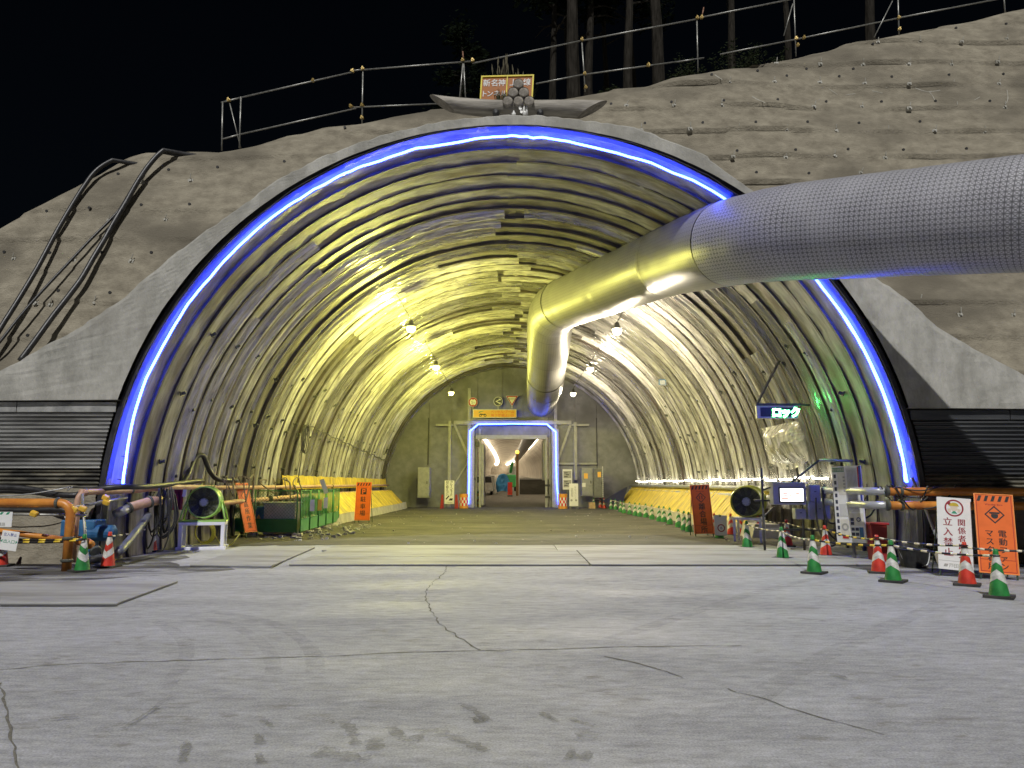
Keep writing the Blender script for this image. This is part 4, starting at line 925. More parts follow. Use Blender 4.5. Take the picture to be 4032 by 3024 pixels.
# ---- pipe railing along the crest
M['pipe'] = pm('scaffold_pipe', (0.24, 0.24, 0.22), (0.40, 0.40, 0.37), 12, 0.4, metal=0.5)
M['clamp'] = pm('brass_clamp', (0.48, 0.34, 0.10), (0.62, 0.46, 0.18), 15, 0.4, metal=0.5)
M['rust'] = pm('rusty_pipe', (0.20, 0.10, 0.06), (0.32, 0.18, 0.12), 15, 0.6, metal=0.3)
def crest_y(px):
    xs = [q[0] for q in crest_px]; return interp(xs, [c.y for c in crest], px)+0.55
def C_(px, py): return at(px, py, crest_y(px))
def c0(x, y): return (x/1.0972, y/1.0972)
def c3(x, y): return (2400+x/1.3554, y/1.3554)
def c4(x, y): return (1600+x/1.843, y/1.843)
o = C_(1429, 474)
rail = thing('pipe_railing', 'scaffold pipe railing with brass clamps along the slope crest', 'railing', o)
def rp(name, pts, r=0.024, m_='pipe'): return obj(name, MB().tube([C_(*q)-o for q in pts], r, 8), M[m_], rail, smooth=True)
for a, b in [(c0(962, 440), c0(958, 650)), (c0(1041, 418), c0(1034, 640)), (c0(1568, 298), c0(1564, 540)), (c0(2001, 265), c0(1984, 440)), (c0(2003, 265), c0(2012, 440)), (c4(1272, 280), c4(1298, 665)), (c4(2108, 130), c4(2116, 520)), (c3(982, -60), c3(995, 300)), (c3(1538, -60), c3(1545, 190)), (c3(2100, -60), c3(2112, 70))]:
    rp('post', [a, b])
for q, u in [((1825, 238), (1822, 203)), (c3(492, 95), c3(503, 40))]: rp('rusty_stub', [q, u], 0.022, 'rust')
for a, b in [(c0(955, 443), c0(1043, 421)), (c0(1043, 421), c0(1525, 311)), (c0(1515, 306), c0(1575, 300)), (c0(1565, 302), c0(2045, 264)), (c4(478, 460), c4(1272, 295)), (c4(1270, 295), c4(2112, 138)), (c3(467, 97), c3(1000, -10)),
             (c0(958, 602), c0(1040, 580)), (c0(1040, 580), c0(1540, 468)), (c0(1520, 464), c0(1900, 448)), (c4(940, 608), c4(1290, 540)), (c4(1290, 541), c4(1965, 448)), (c4(1960, 450), c4(2160, 420)), (c3(590, 290), c3(1000, 209)), (c3(985, 212), c3(1545, 96)), (c3(1540, 96), c3(2110, -12))]:
    rp('rail', [a, b])
for a, b in [(c0(990, 436), c0(1040, 640)), (c3(978, 20), c3(930, 190)), (c3(1510, 5), c3(1412, 200))]: rp('brace', [a, b], 0.018)
cm = MB(); cm.box((0, 0, 0), (0.10, 0.09, 0.05)); cm.box((0, -0.01, 0.035), (0.05, 0.1, 0.06))
cme = mesh('clamp', cm); cme.materials.append(M['clamp'])
for q in [c0(990, 435), c0(1523, 310), c0(1568, 300), c0(1566, 458), c0(1518, 462), c0(1565, 512), c0(2000, 264), c0(2042, 264), c4(1272, 293), c4(1292, 540), c4(1300, 640), c4(2108, 135), c4(1755, 478), c3(995, 210), c3(1002, 245), c3(1035, 205), c3(1542, 98), c3(1545, 160), c3(490, 97), c0(1352, 352), c3(205, 350)]:
    obj('clamp', cme, None, rail, loc=C_(*q)-o+Vector((0, -0.03, 0)), rot=(0, random.uniform(-.4, .4), random.uniform(-.5, .5)))

# ---- sign board on the crest
p = at(1996, 350, 19.2)
t = thing('name_board', 'orange tunnel name board with yellow frame behind the log pile', 'sign', (p.x, 19.2, p.z), math.radians(-14))
bw, bh = 1.50, 0.78
t.rotation_euler = (0, math.radians(3.2), math.radians(-8))
M['nb'] = paint('board_orange', (0.40, 0.125, 0.006), 0.5, 0.8); M['nby'] = paint('board_yellow', (0.85, 0.72, 0.05), 0.45)
nbp = obj('panel', MB().box((0, 0, 0), (bw, 0.03, bh)), M['nb'], t)
for nm_, b_ in (('frame', ((0, -0.02, bh/2-0.02), (bw, 0.05, 0.04))), ('frame', ((0, -0.02, -bh/2+0.02), (bw, 0.05, 0.04))), ('frame', ((-bw/2+0.02, -0.02, 0), (0.04, 0.05, bh-0.08))), ('frame', ((bw/2-0.02, -0.02, 0), (0.04, 0.05, bh-0.08))), ('divider', ((0.0, -0.02, 0), (0.03, 0.05, bh-0.08)))):
    obj(nm_, MB().box(*b_), M['nby'], t)
mb = MB(); line(mb, '新名神', -0.37, 0.18, 0.22, 0.012, -0.024); line(mb, '上り線', 0.37, 0.18, 0.22, 0.012, -0.024); line(mb, 'トンネル', -0.33, -0.14, 0.20, 0.012, -0.024); line(mb, '工事', 0.37, -0.14, 0.20, 0.012, -0.024)
obj('lettering', mb, M['sign_white'], nbp)
for sx in (-0.6, 0.6): obj('leg', MB().box((sx, 0.05, -0.7), (0.05, 0.05, 0.9)), M['pipe'], t)

# ---- carved log on the portal crown
M['logwood'] = pm('weathered_log', (0.20, 0.185, 0.16), (0.42, 0.39, 0.34), 3, 0.85, bump=0.5, bscale=14, stretch=(0.4, 3, 3))
M['logend'] = pm('log_end_grain', (0.15, 0.135, 0.115), (0.34, 0.31, 0.265), 9, 0.9, bump=0.5)
YL = 16.30
tl, tr, bl, br = at(1692, 374, YL), at(2391, 397, YL), at(1790, 444, YL), at(2272, 470, YL)
cx, cz = 0.12, at(2040, 430, YL).z
t = thing('carved_log', 'long weathered log with slanted cut ends resting on the portal crown', 'log', (cx, YL, cz))
mb = MB(); n = 20; m_ = 26
def logp(i, j):
    s = i/m_; a = 2*PI*j/n
    rz, ry = 0.20, 0.22
    zt, yb = math.sin(a), math.cos(a)
    xl = lerp(bl.x, tl.x, (zt+1)/2)-cx; xr = lerp(br.x, tr.x, (zt+1)/2)-cx
    x = lerp(xl, xr, s)
    sag = lerp(tl.z, tr.z, s)-cz-0.20
    mid = at(2040, 396, YL).z-cz-0.20
    z = lerp(sag, mid, 1-abs(2*s-1)**1.6)
    k = 1+0.05*nz(x*2, a*2, 4)
    return (x, yb*ry*k, z+zt*rz*k-0.02)
vs_ = [logp(i, j) for i in range(m_+1) for j in range(n)]
fs_ = [(i*n+j, i*n+(j+1) % n, (i+1)*n+(j+1) % n, (i+1)*n+j) for i in range(m_) for j in range(n)]
obj('bark', MB().add(vs_, fs_), M['logwood'], t, smooth=True)
obj('cut_end', MB().add(vs_[:n], [tuple(range(n))]), M['logend'], t); obj('cut_end', MB().add(vs_[-n:], [tuple(range(n))]), M['logend'], t)
for px in (1953, 2127): 
    q = at(px, 447, YL-0.22); obj('knot', MB().lathe([(0.085, 0), (0.075, 0.08), (0.03, 0.1)], 14, Matrix.Translation(q-Vector((cx, YL, cz))) @ Matrix.Rotation(PI/2, 4, 'X')), M['black'], t)
# pile of six short logs on top
r = 0.125
base = at(2041, 392, YL); k = 0
pos = [(-2*r, 0), (0, 0), (2*r, 0), (-r, 1.73*r), (r, 1.73*r), (0, 3.46*r)]
lab = ['bottom left', 'bottom middle', 'bottom right', 'upper left', 'upper right', 'topmost']
for (dx, dz), lb in zip(pos, lab):
    lm = MB(); lm.lathe([(r*0.98*(1+0.03*nz(dx*9, 1)), -0.28), (r, 0), (r*0.97, 0.30)], 16, Matrix.Rotation(PI/2, 4, 'X'), cap0=False, cap1=False)
    tt = thing('short_log', 'round short log, %s one of the pile on the carved log' % lb, 'log', (base.x+dx, YL+0.0, base.z-0.19+dz), 0, 'pile of six short logs'); 
    obj('bark', lm, M['logwood'], tt, smooth=True)
    em_ = MB(); rings = [(0.0, 0.022), (r*0.3, 0.02), (r*0.55, 0.024), (r*0.8, 0.018), (r*0.97, 0.0)]
    em_.lathe([(max(0.001, a_), 0.28+b_) for a_, b_ in rings[::-1]], 16, Matrix.Rotation(PI/2, 4, 'X'), cap0=False)
    obj('end_grain', em_, M['logend'], tt)
# offerings in front of the log
M['china'] = paint('white_china', (0.85, 0.85, 0.82), 0.3)
def offering(px, kind, label):
    q = at(px, 456, YL-0.26); t = thing('offering', label, 'offering', (q.x, q.y, q.z-0.01), 0, 'offerings on the portal crown')
    if kind == 'jar': obj('jar', MB().lathe([(0.035, 0), (0.05, 0.03), (0.05, 0.07), (0.02, 0.09), (0.025, 0.12), (0.01, 0.14)], 14), M['china'], t, smooth=True)
    if kind == 'paper':
        for i, (a, b) in enumerate([(0.30, 0.22), (0.22, 0.14), (0.14, 0.05)]): obj('paper_fold', MB().add([(-0.04+0.03*i, -0.01*i, a), (0.05+0.02*i, -0.01*i, a-0.02), (0.03+0.02*i, -0.02-0.01*i, b), (-0.03+0.03*i, -0.02-0.01*i, b+0.01)], [(0, 1, 2, 3)]), M['china'], t)
    if kind == 'bottle': obj('bottle', MB().lathe([(0.05, 0), (0.05, 0.10), (0.045, 0.11)], 14), M['china'], t, smooth=True); [obj('flask', MB().lathe([(0.028, 0), (0.03, 0.22), (0.012, 0.27)], 10, Matrix.Translation((dx, 0.06, 0.03))), M['china'], t, smooth=True) for dx in (-0.02, 0.05)]
offering(2023, 'jar', 'small white lidded jar before the carved log'); offering(2044, 'paper', 'folded white paper streamer hung before the carved log'); offering(2066, 'bottle', 'white cup and two slim flasks before the carved log')

# ================================================================ TREES AND SHRUBS BEHIND THE CREST
M['bark'] = pm('tree_bark', (0.014, 0.0125, 0.010), (0.040, 0.036, 0.030), 5, 0.95, bump=0.8, bscale=12, stretch=(2, 2, 0.4), spec=0.05)
M['leaf'] = pm('dark_leaf', (0.002, 0.0035, 0.0015), (0.006, 0.010, 0.004), 3, 0.9, spec=0.05)
M['leaf2'] = pm('shrub_leaf', (0.010, 0.015, 0.006), (0.032, 0.042, 0.018), 4, 0.9, spec=0.1)
M['pampas'] = pm('pampas_blade', (0.03, 0.036, 0.013), (0.08, 0.085, 0.036), 4, 0.8)
M['plume'] = pm('pampas_plume', (0.08, 0.07, 0.04), (0.15, 0.13, 0.08), 6, 0.9)
def leafmass(mb, c, rad, n, size, flat_=0.6):
    for _ in range(n):
        d = Vector((random.gauss(0, 1), random.gauss(0, 1), random.gauss(0, 1)*flat_)); d = d.normalized()*rad*random.random()**0.5
        p = Vector(c)+d; a = random.uniform(0, 2*PI); b = random.uniform(-0.9, 0.9); s = size*random.uniform(0.6, 1.4)
        u = Vector((math.cos(a), math.sin(a), b*0.5)).normalized()*s; w = Vector((-math.sin(a)*0.4, math.cos(a)*0.4, math.cos(b))).normalized()*s*0.45
        mb.add([p-u, p+w, p+u, p-w], [(0, 1, 2, 3)])
def make_tree(h_, r0, lean, seed, low):
    random.seed(seed)
    tm = MB(); pts = [(lean*z+0.12*nz(z*0.3, seed), 0.1*nz(z*0.3, seed, 5), z) for z in [h_*i/12 for i in range(13)]]
    tm.tube(pts, [r0*(1-0.75*i/12) for i in range(13)], 9)
    lm_ = MB(); bm_ = MB()
    for k in range(16):
        z = lerp(low, h_*0.97, k/15+random.uniform(-.03, .03)); a = random.uniform(0, 2*PI); L_ = (1-z/h_*0.75)*3.0*random.uniform(0.6, 1.1)
        b0 = Vector((lean*z, 0, z)); b1 = b0+Vector((math.cos(a)*L_, math.sin(a)*L_, L_*0.25*random.uniform(-.4, 1)))
        bm_.tube([b0, b0.lerp(b1, 0.5)+Vector((0, 0, 0.15)), b1], [0.05, 0.03, 0.01], 5, caps=False)
        if z > low+1.0:
            for q in (0.45, 0.75, 1.0): leafmass(lm_, b0.lerp(b1, q), 0.75, 38, 0.16)
    leafmass(lm_, (lean*h_, 0, h_), 1.0, 60, 0.16)
    return tm, bm_, lm_
protos = []
for s_, (h_, r0, lean, low) in enumerate([(11, 0.21, 0.02, 5.0), (10, 0.16, -0.03, 4.2), (12, 0.25, 0.01, 5.5)]):
    a, b, c = make_tree(h_, r0, lean, 31+s_, low); protos.append([mesh('trunk', a), mesh('branches', b), mesh('crown', c)])
    for me, m_ in zip(protos[-1], ('bark', 'bark', 'leaf')): me.materials.append(M[m_])
def hill_z(x, y):
    cz = crest_z(x); y0 = slope_y(x, cz); rise = 0.56 if x > -1 else lerp(0.56, -0.12, min(1, (-1-x)/3.0))
    return cz-0.35+rise*max(0, (y-y0)-1.3)
def tree(px, Y, kind, label, s=1.0):
    x = (px-2016)/F_PX*Y*1.13; z = hill_z(x, Y)
    t = thing('pine_tree', label, 'tree', (x, Y, z-0.3), random.uniform(0, 6.28), 'dark trees behind the crest'); t.scale = (s, s, s)
    for nm_, me in zip(('trunk', 'branches', 'crown'), protos[kind]):
        b_ = obj(nm_, me, None, t)
        if nm_ == 'branches': stuff(b_)
wh = ['slim dark pine, leftmost of those behind the name board', 'thick dark pine rising just right of the name board', 'thin dark pine close behind the thick one by the name board', 'slim pine halfway between the name board and the second fence post', 'narrow pine right of the second fence post from the name board',
      'straight pine in the middle of the dark wood', 'faint thin pine deep in the middle of the wood', 'stout pine left of the bushy shrub on the crest', 'leaning pine beyond the shrub, nearest the right edge', 'far pine at the upper right edge of the wood', 'dark bushy pine left of the name board by the sky', 'bent pine far behind the railing at the right']
random.seed(5)
for k, (px, Y, kd, s) in enumerate([(2165, 25.5, 1, 0.95), (2243, 24.2, 2, 1.05), (2228, 27, 1, 0.9), (2300, 26, 0, 0.9), (2365, 28, 1, 0.8), (2448, 25.5, 0, 0.95), (2470, 29, 1, 0.8), (2566, 24.6, 2, 1.0), (3366, 26.5, 0, 1.0), (3050, 30, 1, 1.0), (1840, 30.5, 1, 0.72), (2840, 29, 0, 0.9)]):
    tree(px, Y, kd, wh[k], s)
def shrub(px, py, Y, r, n, label, mat='leaf2', size=0.05):
    p = at(px, py, Y); random.seed(int(px)); z0 = hill_z(p.x, Y)
    t = thing('shrub', label, 'shrub', (p.x, Y, z0-0.05), 0, 'shrubs on the crest'); st = MB(); lf = MB()
    for k in range(14):
        a = random.uniform(0, 2*PI); e = Vector((math.cos(a)*r*random.uniform(.3, 1), math.sin(a)*r*0.6, r*random.uniform(0.8, 1.9)))
        mid = e*0.5+Vector((0, 0, 0.15)); st.tube([(0, 0, 0), mid, e], [0.02, 0.012, 0.004], 4, caps=False)
        for q in (0.45, 0.65, 0.85, 1.0): leafmass(lf, Vector((0, 0, 0)).lerp(e, q), r*0.30, n, size)
    obj('stems', st, M['bark'], t); obj('leaves', lf, M[mat], t)
shrub(2700, 240, 22.9, 0.75, 22, 'bushy shrub behind the middle fence post on the crest'); shrub(2900, 200, 23.6, 0.9, 20, 'wide twiggy shrub right of the middle fence post')
shrub(3040, 170, 24.0, 0.7, 14, 'sparse twiggy shrub near the next fence post'); shrub(2390, 330, 23.0, 0.55, 14, 'low shrub under the lower rail beside the grass tuft'); shrub(1750, 330, 23.5, 0.9, 26, 'dim round shrub at the left end of the dark wood', 'leaf', 0.07)
def pampas(px, Y, h_, n, label, plumes=8):
    random.seed(int(px)+1); p = at(px, 330, Y); z0 = hill_z(p.x, Y) if Y > 20 else at(px, 390, Y).z
    t = thing('pampas_grass', label, 'grass', (p.x, Y, z0-0.1), 0, 'grass tufts on the crest'); bl_ = MB(); pl = MB()
    for k in range(n):
        a = random.uniform(0, 2*PI); L_ = h_*random.uniform(0.5, 1.0); sp = random.uniform(0.05, 0.42)*L_; w = 0.010
        d = Vector((math.cos(a)*sp, math.sin(a)*sp, 0)); q = Vector((-math.sin(a), math.cos(a), 0))*w; b0 = Vector((random.uniform(-.2, .2), random.uniform(-.15, .15), 0))
        bl_.add([b0-q, b0+q, b0+d*0.4+Vector((0, 0, L_*0.65))+q, b0+d*0.4+Vector((0, 0, L_*0.65))-q, b0+d+Vector((0, 0, L_*random.uniform(0.75, 1)))], [(0, 1, 2, 3), (3, 2, 4)])
    for k in range(plumes):
        b0 = Vector((random.uniform(-.3, .3), random.uniform(-.2, .2), 0)); e = b0+Vector((random.uniform(-.25, .25), 0, h_*random.uniform(1.0, 1.25)))
        pl.tube([b0, b0.lerp(e, 0.8), b0.lerp(e, 0.9), e], [0.005, 0.006, 0.03, 0.004], 5, caps=False)
    obj('blades', bl_, M['pampas'], t)
    if plumes: obj('plumes', pl, M['plume'], t)
pampas(1985, 21.6, 1.75, 300, 'tall pampas grass tuft behind the name board', 12); pampas(2060, 22.0, 1.6, 160, 'second pampas grass tuft right behind the name board', 6); pampas(2470, 23.0, 0.9, 110, 'short grass tuft below the lower rail', 0); pampas(3590, 23.6, 0.7, 70, 'small grass tuft beside the fence post at upper right', 0)
pampas(1975, 18.6, 0.42, 60, 'short green weed in front of the name board', 0)
random.seed(11)

# lime streaks and old damp stains on the sprayed slope
M['lime'] = pm('lime_streak', (0.34, 0.33, 0.28), (0.48, 0.46, 0.40), 20, 0.9)
def streak(pts, w):
    P = smooth_path([on_slope(*c3(*q)) for q in pts], 5); v = []
    for i, p in enumerate(P):
        y_ = slope_y(p.x, p.z)-0.012; t_ = (P[min(i+1, len(P)-1)]-P[max(i-1, 0)]); n_ = Vector((-t_.z, 0, t_.x)).normalized()*w*(0.4+0.8*abs(nz(i*0.6, p.x)))
        v += [(p.x+n_.x, y_, p.z+n_.z), (p.x-n_.x, y_, p.z-n_.z)]
    obj('lime_streak', MB().add(v, [(2*i, 2*i+2, 2*i+3, 2*i+1) for i in range(len(P)-1)]), M['lime'], hill)
for q in [[(1630, 470), (1700, 490), (1765, 482)], [(1705, 490), (1725, 515), (1735, 540)], [(1260, 508), (1310, 500)], [(1400, 485), (1455, 498)], [(1450, 462), (1490, 458)], [(760, 515), (830, 550)], [(2120, 480), (2125, 520), (2118, 550)], [(1945, 535), (1975, 518)], [(560, 400), (600, 425)], [(1170, 475), (1215, 505)]]: streak(q, 0.018)
# ================================================================ TRAFFIC CONES
M['cone_r'] = paint('cone_red', (0.66, 0.05, 0.028), 0.45, 0.55); M['cone_g'] = paint('cone_green', (0.03, 0.25, 0.055), 0.45, 0.55)
M['reflect'] = pm('white_reflective_band', (0.42, 0.41, 0.37), (0.78, 0.78, 0.74), 9, 0.45)
M['rubber'] = pm('rubber_base', (0.02, 0.02, 0.02), (0.06, 0.058, 0.052), 6, 0.8)
def cone_parts(body):
    n = 32; H = 0.70
    def rad(z): return lerp(0.135, 0.034, (z-0.04)/(H-0.10)) if z < H-0.06 else 0.034
    b = MB(); b.lathe([(0.135, 0.035), (rad(0.35), 0.35), (rad(0.60), 0.60), (0.040, H-0.075), (0.040, H-0.06), (0.035, H-0.03), (0.030, H)], n, cap0=False)
    base = MB(); base.box((0, 0, 0.018), (0.38, 0.38, 0.035))
    for sx in (-1, 1):
        for sy in (-1, 1): base.box((sx*0.15, sy*0.15, 0.006), (0.06, 0.06, 0.012))
    def band(z0, z1, amp):
        m = MB(); v = []
        for j in range(n):
            a = 2*PI*j/n; tri = abs(((a/PI) % 1.0)*2-1)           # two chevrons round the cone
            for q in range(4):
                z = lerp(z0, z1, q/3)+amp*(tri-0.5); z = min(z, H-0.085); v.append(((rad(z)+0.003)*math.cos(a), (rad(z)+0.003)*math.sin(a), z))
        m.add(v, [(j*4+q, ((j+1) % n)*4+q, ((j+1) % n)*4+q+1, j*4+q+1) for j in range(n) for q in range(3)]); return m
    out = [('base', mesh('base', base), M['rubber']), ('body', mesh('body', b), body), ('reflective_band', mesh('reflective_band', band(0.23, 0.36, 0.10)), M['reflect']), ('reflective_band', mesh('reflective_band', band(0.47, 0.64, 0.08)), M['reflect'])]
    for nm_, me, m_ in out:
        me.materials.append(m_)
        if nm_ != 'base': me.polygons.foreach_set('use_smooth', [len(p.vertices) == 4 for p in me.polygons])
    return out
CONE = {'red': cone_parts(M['cone_r']), 'green': cone_parts(M['cone_g'])}
def cone(px, py, kind, rot, label, group):
    p = gr(px, py); t = thing('traffic_cone', label, 'traffic cone', (p.x, p.y+0.12, 0.004), rot, group)
    for nm_, me, m_ in CONE[kind]: obj(nm_, me, None, t)
    return Vector((p.x, p.y+0.12, 0))
M['bar_y'] = paint('bar_yellow', (0.85, 0.60, 0.05), 0.4); M['bar_w'] = paint('bar_cream', (0.80, 0.72, 0.52), 0.4)
st_me = {}
def cone_bar(a, b, label, mat='bar_y', group='striped cone bars', r=0.017, stripes=True, n=7):
    a = Vector(a); b = Vector(b); d = b-a; L_ = d.length
    t = thing('cone_bar', label, 'barrier bar', a, 0, group)
    sag = [a.lerp(b, i/6)-a-Vector((0, 0, 0.05*4*(i/6)*(1-i/6)*min(1, L_/2))) for i in range(7)]
    obj('pole', MB().tube(sag, r, 8), M['black'] if stripes else M[mat], t, smooth=True)
    if stripes:
        for k in range(n):
            u0 = (k+0.25)/n; u1 = u0+0.42/n
            pt = lambda u: a.lerp(b, u)-a-Vector((0, 0, 0.05*4*u*(1-u)*min(1, L_/2)))
            obj('stripe', MB().tube([pt(u0), pt((u0+u1)/2), pt(u1)], r*1.12, 8), M[mat], t, smooth=True)
    for q, e in ((0, a), (1, b)):
        obj('end_ring', MB().tube([(b-a)*q+Vector((0.05*math.cos(x), 0.05*math.sin(x), 0)) for x in [2*PI*i/10 for i in range(10)]], 0.010, 6, closed=True), M['black'], t)
    return t
G_ = 'cones in front of the left wall pipes'
cl0 = cone(-14, 2233, 'red', 0.2, 'red and white cone cut off by the left edge', G_)
cl1 = cone(308, 2254, 'green', 0.9, 'green and white cone in front of the orange upright pipe', G_)
cl2 = cone(411, 2237, 'red', 0.0, 'red and white cone right of the green one by the orange pipe', G_)
cl3 = cone(586, 2174, 'red', 0.1, 'red and white cone beside the white fan stand', G_)
Zb = 0.615
cone_bar(cl0+Vector((-0.6, 0, Zb)), cl1+Vector((0, 0, Zb)), 'upper yellow and black striped bar at the left edge')
cone_bar(cl0+Vector((-0.5, -0.06, Zb-0.07)), cl1+Vector((-0.02, -0.05, Zb-0.02)), 'lower yellow and black striped bar carrying the white tag')
cone_bar(cl2+Vector((0, 0, Zb)), cl3+Vector((0, 0, Zb)), 'thin striped bar between the two red cones at the left', 'bar_w')
# ================================================================ PIPES AT THE LEFT WALL
M['pipe_or'] = pm('orange_pipe', (0.52, 0.19, 0.03), (0.72, 0.30, 0.05), 3, 0.4, bump=0.15, bscale=9, c3=(0.45, 0.15, 0.03), s3=2.5)
M['pipe_pk'] = pm('faded_orange_pipe', (0.42, 0.24, 0.16), (0.62, 0.40, 0.29), 4, 0.5, bump=0.15)
M['pipe_gr'] = pm('grey_pipe', (0.36, 0.37, 0.37), (0.52, 0.53, 0.53), 4, 0.35, metal=0.4)
M['coupling'] = pm('pipe_coupling', (0.05, 0.055, 0.045), (0.10, 0.105, 0.09), 8, 0.6)
def pipe(name, label, pts, r, mat, coup=(), cat='pipe', group=None, n=14, cw=0.06):
    P = [Vector(p) for p in pts]; o = Vector((P[0].x, P[0].y, P[0].z)); t = thing(name, label, cat, o, 0, group)
    obj('tube', MB().tube([p-o for p in P], r, n), M[mat], t, smooth=True)
    for q, d in coup:
        q = Vector(q); d = Vector(d).normalized()
        obj('coupling', MB().tube([q-o-d*cw/2, q-o-d*cw/4, q-o+d*cw/4, q-o+d*cw/2], [r*1.15, r*1.32, r*1.32, r*1.15], n), M['coupling'], t, smooth=False)
    return t
def c1(x, y): return (x/3.016, 1850+y/3.016)
def elbow(a, b, c, rad=0.22, k=8): return rounded(Vector(a), Vector(b), Vector(c), rad, k)
A = at(*c1(-700, 388), 14.4); Bc = at(*c1(850, 395), 14.4); Cc = Vector((Bc.x, 14.4, 0.0))
el = elbow(A, Bc, Cc, 0.26)
pipe('drain_pipe', 'bright orange pipe bending down to the ground at the left', [A]+el+[Cc], 0.085, 'pipe_or', [(at(*c1(690, 393), 14.4), (1, 0, 0)), ((Bc.x, 14.4, 0.62), (0, 0, 1)), ((Bc.x, 14.4, 0.20), (0, 0, 1))])
A = at(*c1(-500, 660), 14.75); Bc = at(*c1(800, 835), 14.75); D_ = at(*c1(1040, 850), 14.6); E_ = at(*c1(1130, 960), 14.5)
pipe('drain_pipe', 'sloping orange pipe behind the striped bars', [A, Bc], 0.06, 'pipe_or')
pipe('elbow_pipe', 'short orange elbow between the green and red cones', elbow(Bc, D_, E_, 0.25), 0.085, 'pipe_or', [(E_, E_-D_)])
Bt = at(*c1(930, 270), 15.0)
pipe('riser_pipe', 'thin faded orange riser beside the bright orange pipe', [Vector((Bt.x, 15.0, 0.1))]+elbow((Bt.x, 15.0, 0.1), Bt, at(*c1(1300, 255), 15.6), 0.2), 0.06, 'pipe_pk')
wallp = [at(*c1(960, 265), 15.05), at(*c1(1560, 245), 16.6), Vector((-8.15, 18.0, 1.58)), Vector((-8.25, 22, 1.55)), Vector((-8.3, 30, 1.55)), Vector((-8.25, 49, 1.58))]
pipe('wall_pipe', 'long faded orange upper pipe running along the left tunnel wall', smooth_path(wallp, 5), 0.062, 'pipe_pk', [(wallp[0].lerp(wallp[1], 0.08), wallp[1]-wallp[0]), (wallp[1], wallp[1]-wallp[0])]+[((-8.28, y, 1.55), (0, 1, 0)) for y in (22, 28, 34, 40)])
pipe('wall_pipe', 'long faded orange lower pipe running along the left tunnel wall', [(-8.45, 20.2, 1.05), (-8.3, 22, 1.12), (-8.2, 30, 1.2), (-8.15, 49, 1.2)], 0.075, 'pipe_pk', [((-8.15, y, 1.16), (0, 1, 0)) for y in (25, 31, 37)])
q0, q1, q2 = at(*c1(1370, 530), 16.2), at(*c1(1530, 450), 16.5), at(*c1(1770, 380), 17.0)
pipe('pump_pipe', 'grey and rusty pipe stub slanting up behind the blue pump', [q0, q1], 0.10, 'pipe_gr', [(q1, q1-q0)]); pipe('pump_pipe', 'pinkish pipe stub joining the hanging cables', [q1, q2, q2+Vector((0.12, 0.3, 0.03))], 0.11, 'pipe_pk', [(q2, q2-q1)])
# blue pump and hose
M['blue_m'] = pm('blue_machine', (0.02, 0.09, 0.22), (0.05, 0.18, 0.36), 4, 0.4, bump=0.1)
p = gr(395, 2200); 
t = thing('water_pump', 'blue water pump behind the red cone at the left', 'pump', (p.x, 16.0, 0)); 
obj('tank', MB().box((0, 0, 0.72), (0.72, 0.5, 0.36)), M['blue_m'], t, bevel=0.03); obj('frame', MB().box((0, 0, 0.30), (0.62, 0.42, 0.48)), M['blue_m'], t, bevel=0.03)
obj('motor', MB().lathe([(0.05, -0.3), (0.17, -0.28), (0.17, 0.24), (0.08, 0.3)], 18, Matrix.Translation((0.45, -0.1, 0.62)) @ Matrix.Rotation(PI/2, 4, 'Y')), M['blue_m'], t, smooth=False); obj('gauge', MB().lathe([(0.06, 0), (0.06, 0.05)], 14, Matrix.Translation((-0.2, -0.25, 0.98)) @ Matrix.Rotation(PI/2, 4, 'X')), M['sign_white'], t)
hp = [at(*c1(1760, 540), 17.0), at(*c1(1690, 640), 16.6), at(*c1(1600, 760), 16.1), at(*c1(1500, 880), 15.7), at(*c1(1400, 985), 15.3), gr(*c1(1320, 1075))+Vector((0, 0, 0.09)), gr(*c1(1120, 1130))+Vector((-0.2, 0, 0.09))]
M['hose_b'] = pm('blue_grey_hose', (0.09, 0.10, 0.13), (0.16, 0.17, 0.20), 5, 0.4)
o_ = hp[0]; t = thing('suction_hose', 'thick blue-grey suction hose curving down to the ground', 'hose', o_); obj('tube', MB().tube([q-o_ for q in smooth_path(hp, 6)], 0.085, 12), M['hose_b'], t, smooth=True)
# scaffold handrail with yellow caps
M['capy'] = paint('yellow_cap', (0.80, 0.50, 0.06), 0.4)
o_ = at(*c1(990, 500), 14.55); t = thing('scaffold_rail', 'scaffold pipes with yellow clamps at the left wall', 'scaffold', (o_.x, o_.y, 0)); oo = Vector((o_.x, o_.y, 0))
for a, b, ya, yb in [((-400, 520), (1020, 540), 14.3, 14.55), ((880, 480), (1300, 340), 14.5, 15.6), ((900, 440), (1510, 330), 14.6, 15.9)]:
    obj('pipe', MB().tube([at(*c1(*a), ya)-oo, at(*c1(*b), yb)-oo], 0.024, 8), M['pipe'], t, smooth=True)
u_ = at(*c1(975, 290), 14.7); obj('post', MB().tube([u_-oo, at(*c1(1035, 1080), 14.3)-oo], 0.026, 8), M['pipe'], t, smooth=True)
for q, y in [((1265, 330), 15.3), ((1270, 385), 15.3), ((995, 460), 14.5), ((415, 520), 14.4), ((895, 468), 14.45)]:
    obj('clamp', MB().box((0, 0, 0), (0.13, 0.10, 0.10)), M['capy'], t, loc=at(*c1(*q), y)-oo+Vector((0, -0.03, 0)), rot=(0.3, 0.4, 0.2), bevel=0.02)
